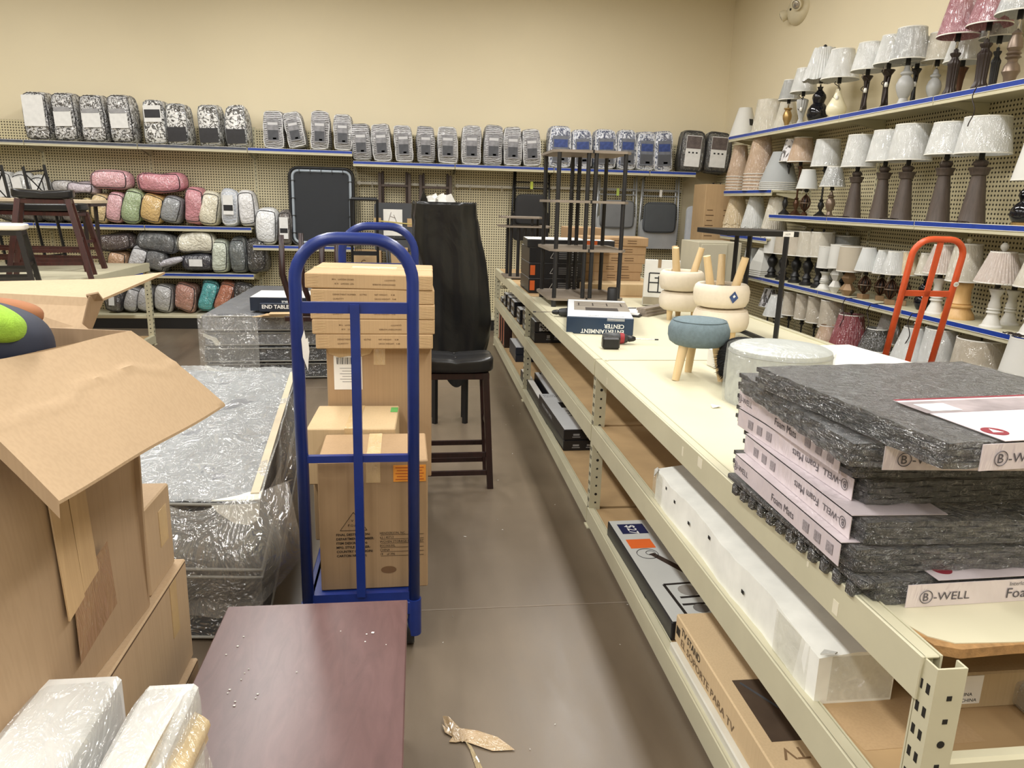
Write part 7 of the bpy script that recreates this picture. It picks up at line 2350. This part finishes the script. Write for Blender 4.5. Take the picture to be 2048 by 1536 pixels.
# stack of cartons behind and below
for i, (x, y, sx, sy, z0, hh, lb) in enumerate((
        (-0.97, 1.56, 0.66, 0.9, 0.002, 0.285, 'brown carton at the bottom of the left stack with a printed bar'),
        (-0.975, 1.56, 0.64, 0.92, 0.289, 0.308, 'taped brown carton under the big opened one'),
)):
    t = carton('stacked_carton', lb, (x, y, z0), (sx, sy, hh), 0.0, CB2, seam='y', group='brown cartons in the left stack')
    obj('side_tape', MB().box((sx / 2 + 0.0008, sy / 2 - 0.12, hh * 0.72), (0.0012, 0.05, hh * 0.5)), TAPE, t)
    obj('edge_gap', MB().box((sx / 2 - 0.001, 0, hh - 0.006), (0.004, sy - 0.02, 0.004)), FLAPGAP, t)
t = carton('stacked_carton', 'smaller taped brown carton standing beyond the opened one', (-0.875, 1.90, 0.599), (0.40, 0.19, 0.235), 0.0, CB2, seam='y', group='brown cartons in the left stack')
obj('side_tape', MB().box((0.2008, 0.03, 0.14), (0.0012, 0.06, 0.1)), TAPE, t)
text('lettering', '11080', 0.03, INK, bpy.data.objects['stacked_carton'], (0.3312, -0.12, 0.16), (pi / 2, 0, pi / 2))

# white foam blocks in film
WF = wrapped((228, 228, 224), stretch=(1, 0.5, 1), scale=10, amount=0.3, coat=1.0, crough=0.15)
WZ = 0.70
blocks = [((-10, 1405), (60, 1372), 0, 'white foam block in clear film, cut by the left frame edge'), ((100, 1338), (252, 1345), 1, 'middle white foam block wrapped in clear film, nearest the big carton'), ((292, 1368), (402, 1355), 2, 'white foam block in clear film beside the mahogany table')]
xs_ = [(-0.86, -0.735), (-0.705, -0.565), (-0.51, -0.415)]
for (x0, x1), yend, lb in zip(xs_, (1.20, 1.335, 1.30), [b_[3] for b_ in blocks]):
    t = thing('foam_block', lb, 'foam block', ((x0 + x1) / 2, yend - 0.42, 0.40), 0, 'film-wrapped white foam blocks')
    obj('block_core', MB().box((0, 0, 0.15), (x1 - x0, 0.84, 0.30), 0.008), WF, t, 30)
    mb, _ = pillow_mesh(x1 - x0 + 0.016, 0.86, 0.312, e=9, n=16, amp=0.0035, seed=int(x0 * -100))
    o = obj('film_wrap', mb, clear_film((236, 236, 232), 0.3, 12, 'blk'), t, True)
    weld(o.data)
    if yend == 1.30:
        g = MB()
        g.grid(lambda u, v: (0.03 + 0.05 * v + 0.012 * sin(8 * v + 3 * u), -0.42 + 0.80 * u, 0.315 - 0.10 * v - 0.02 * sin(7 * u)), 20, 10)
        obj('yellowed_tape', g, wrapped((214, 192, 150), scale=16, amount=0.6), t, True)
        g = MB()
        g.grid(lambda u, v: (0.055 + 0.075 * v + 0.01 * sin(9 * u), -0.42 + 0.78 * u - 0.05 * v, 0.24 - 0.22 * v + 0.01 * sin(14 * u + 5 * v)), 20, 12)
        obj('loose_film', g, clear_film((210, 204, 190), 0.35, 10, 'lf'), t, True)
tt = carton('support_carton', 'brown carton standing under the white foam blocks', (-0.65, 0.93, 0.0), (0.5, 0.66, 0.398), 0.0, CB1)

# emergency light on the right wall
pe = P(1600, 20, X=RIGHT_X)
t = thing('emergency_light', 'round cream twin-lamp emergency light high on the right wall', 'wall light', (RIGHT_X, pe.y, pe.z), (0, 0, -pi / 2))
EM = plain((214, 204, 176), 0.4)
obj('housing', MB().lathe([(0.20, 0), (0.20, 0.02), (0.17, 0.06), (0.11, 0.09), (0.02, 0.1)], 28, M=Matrix.Rotation(pi / 2, 4, 'X') @ Matrix.Diagonal((1, 0.72, 1, 1))), EM, t, 40)
for sx in (-1, 1):
    l = obj('lamp_head', MB().lathe([(0.03, 0), (0.055, 0.03), (0.058, 0.07), (0.05, 0.075)], 18, M=Matrix.Translation((sx * 0.12, -0.07, 0.04 if sx > 0 else -0.01)) @ Matrix.Rotation(pi / 2 + 0.5, 4, 'X') @ Matrix.Rotation(sx * 0.5, 4, 'Y')), EM, t, 40)
    obj('lens', MB().lathe([(0.046, 0.074), (0.03, 0.082), (0.005, 0.085)], 14, M=Matrix.Translation((sx * 0.12, -0.07, 0.04 if sx > 0 else -0.01)) @ Matrix.Rotation(pi / 2 + 0.5, 4, 'X') @ Matrix.Rotation(sx * 0.5, 4, 'Y')), M_CHROME, l, True)
obj('test_button', MB().lathe([(0.012, 0), (0.012, 0.01)], 10, M=Matrix.Translation((0, -0.1, 0)) @ Matrix.Rotation(pi / 2, 4, 'X')), BLACK, t)
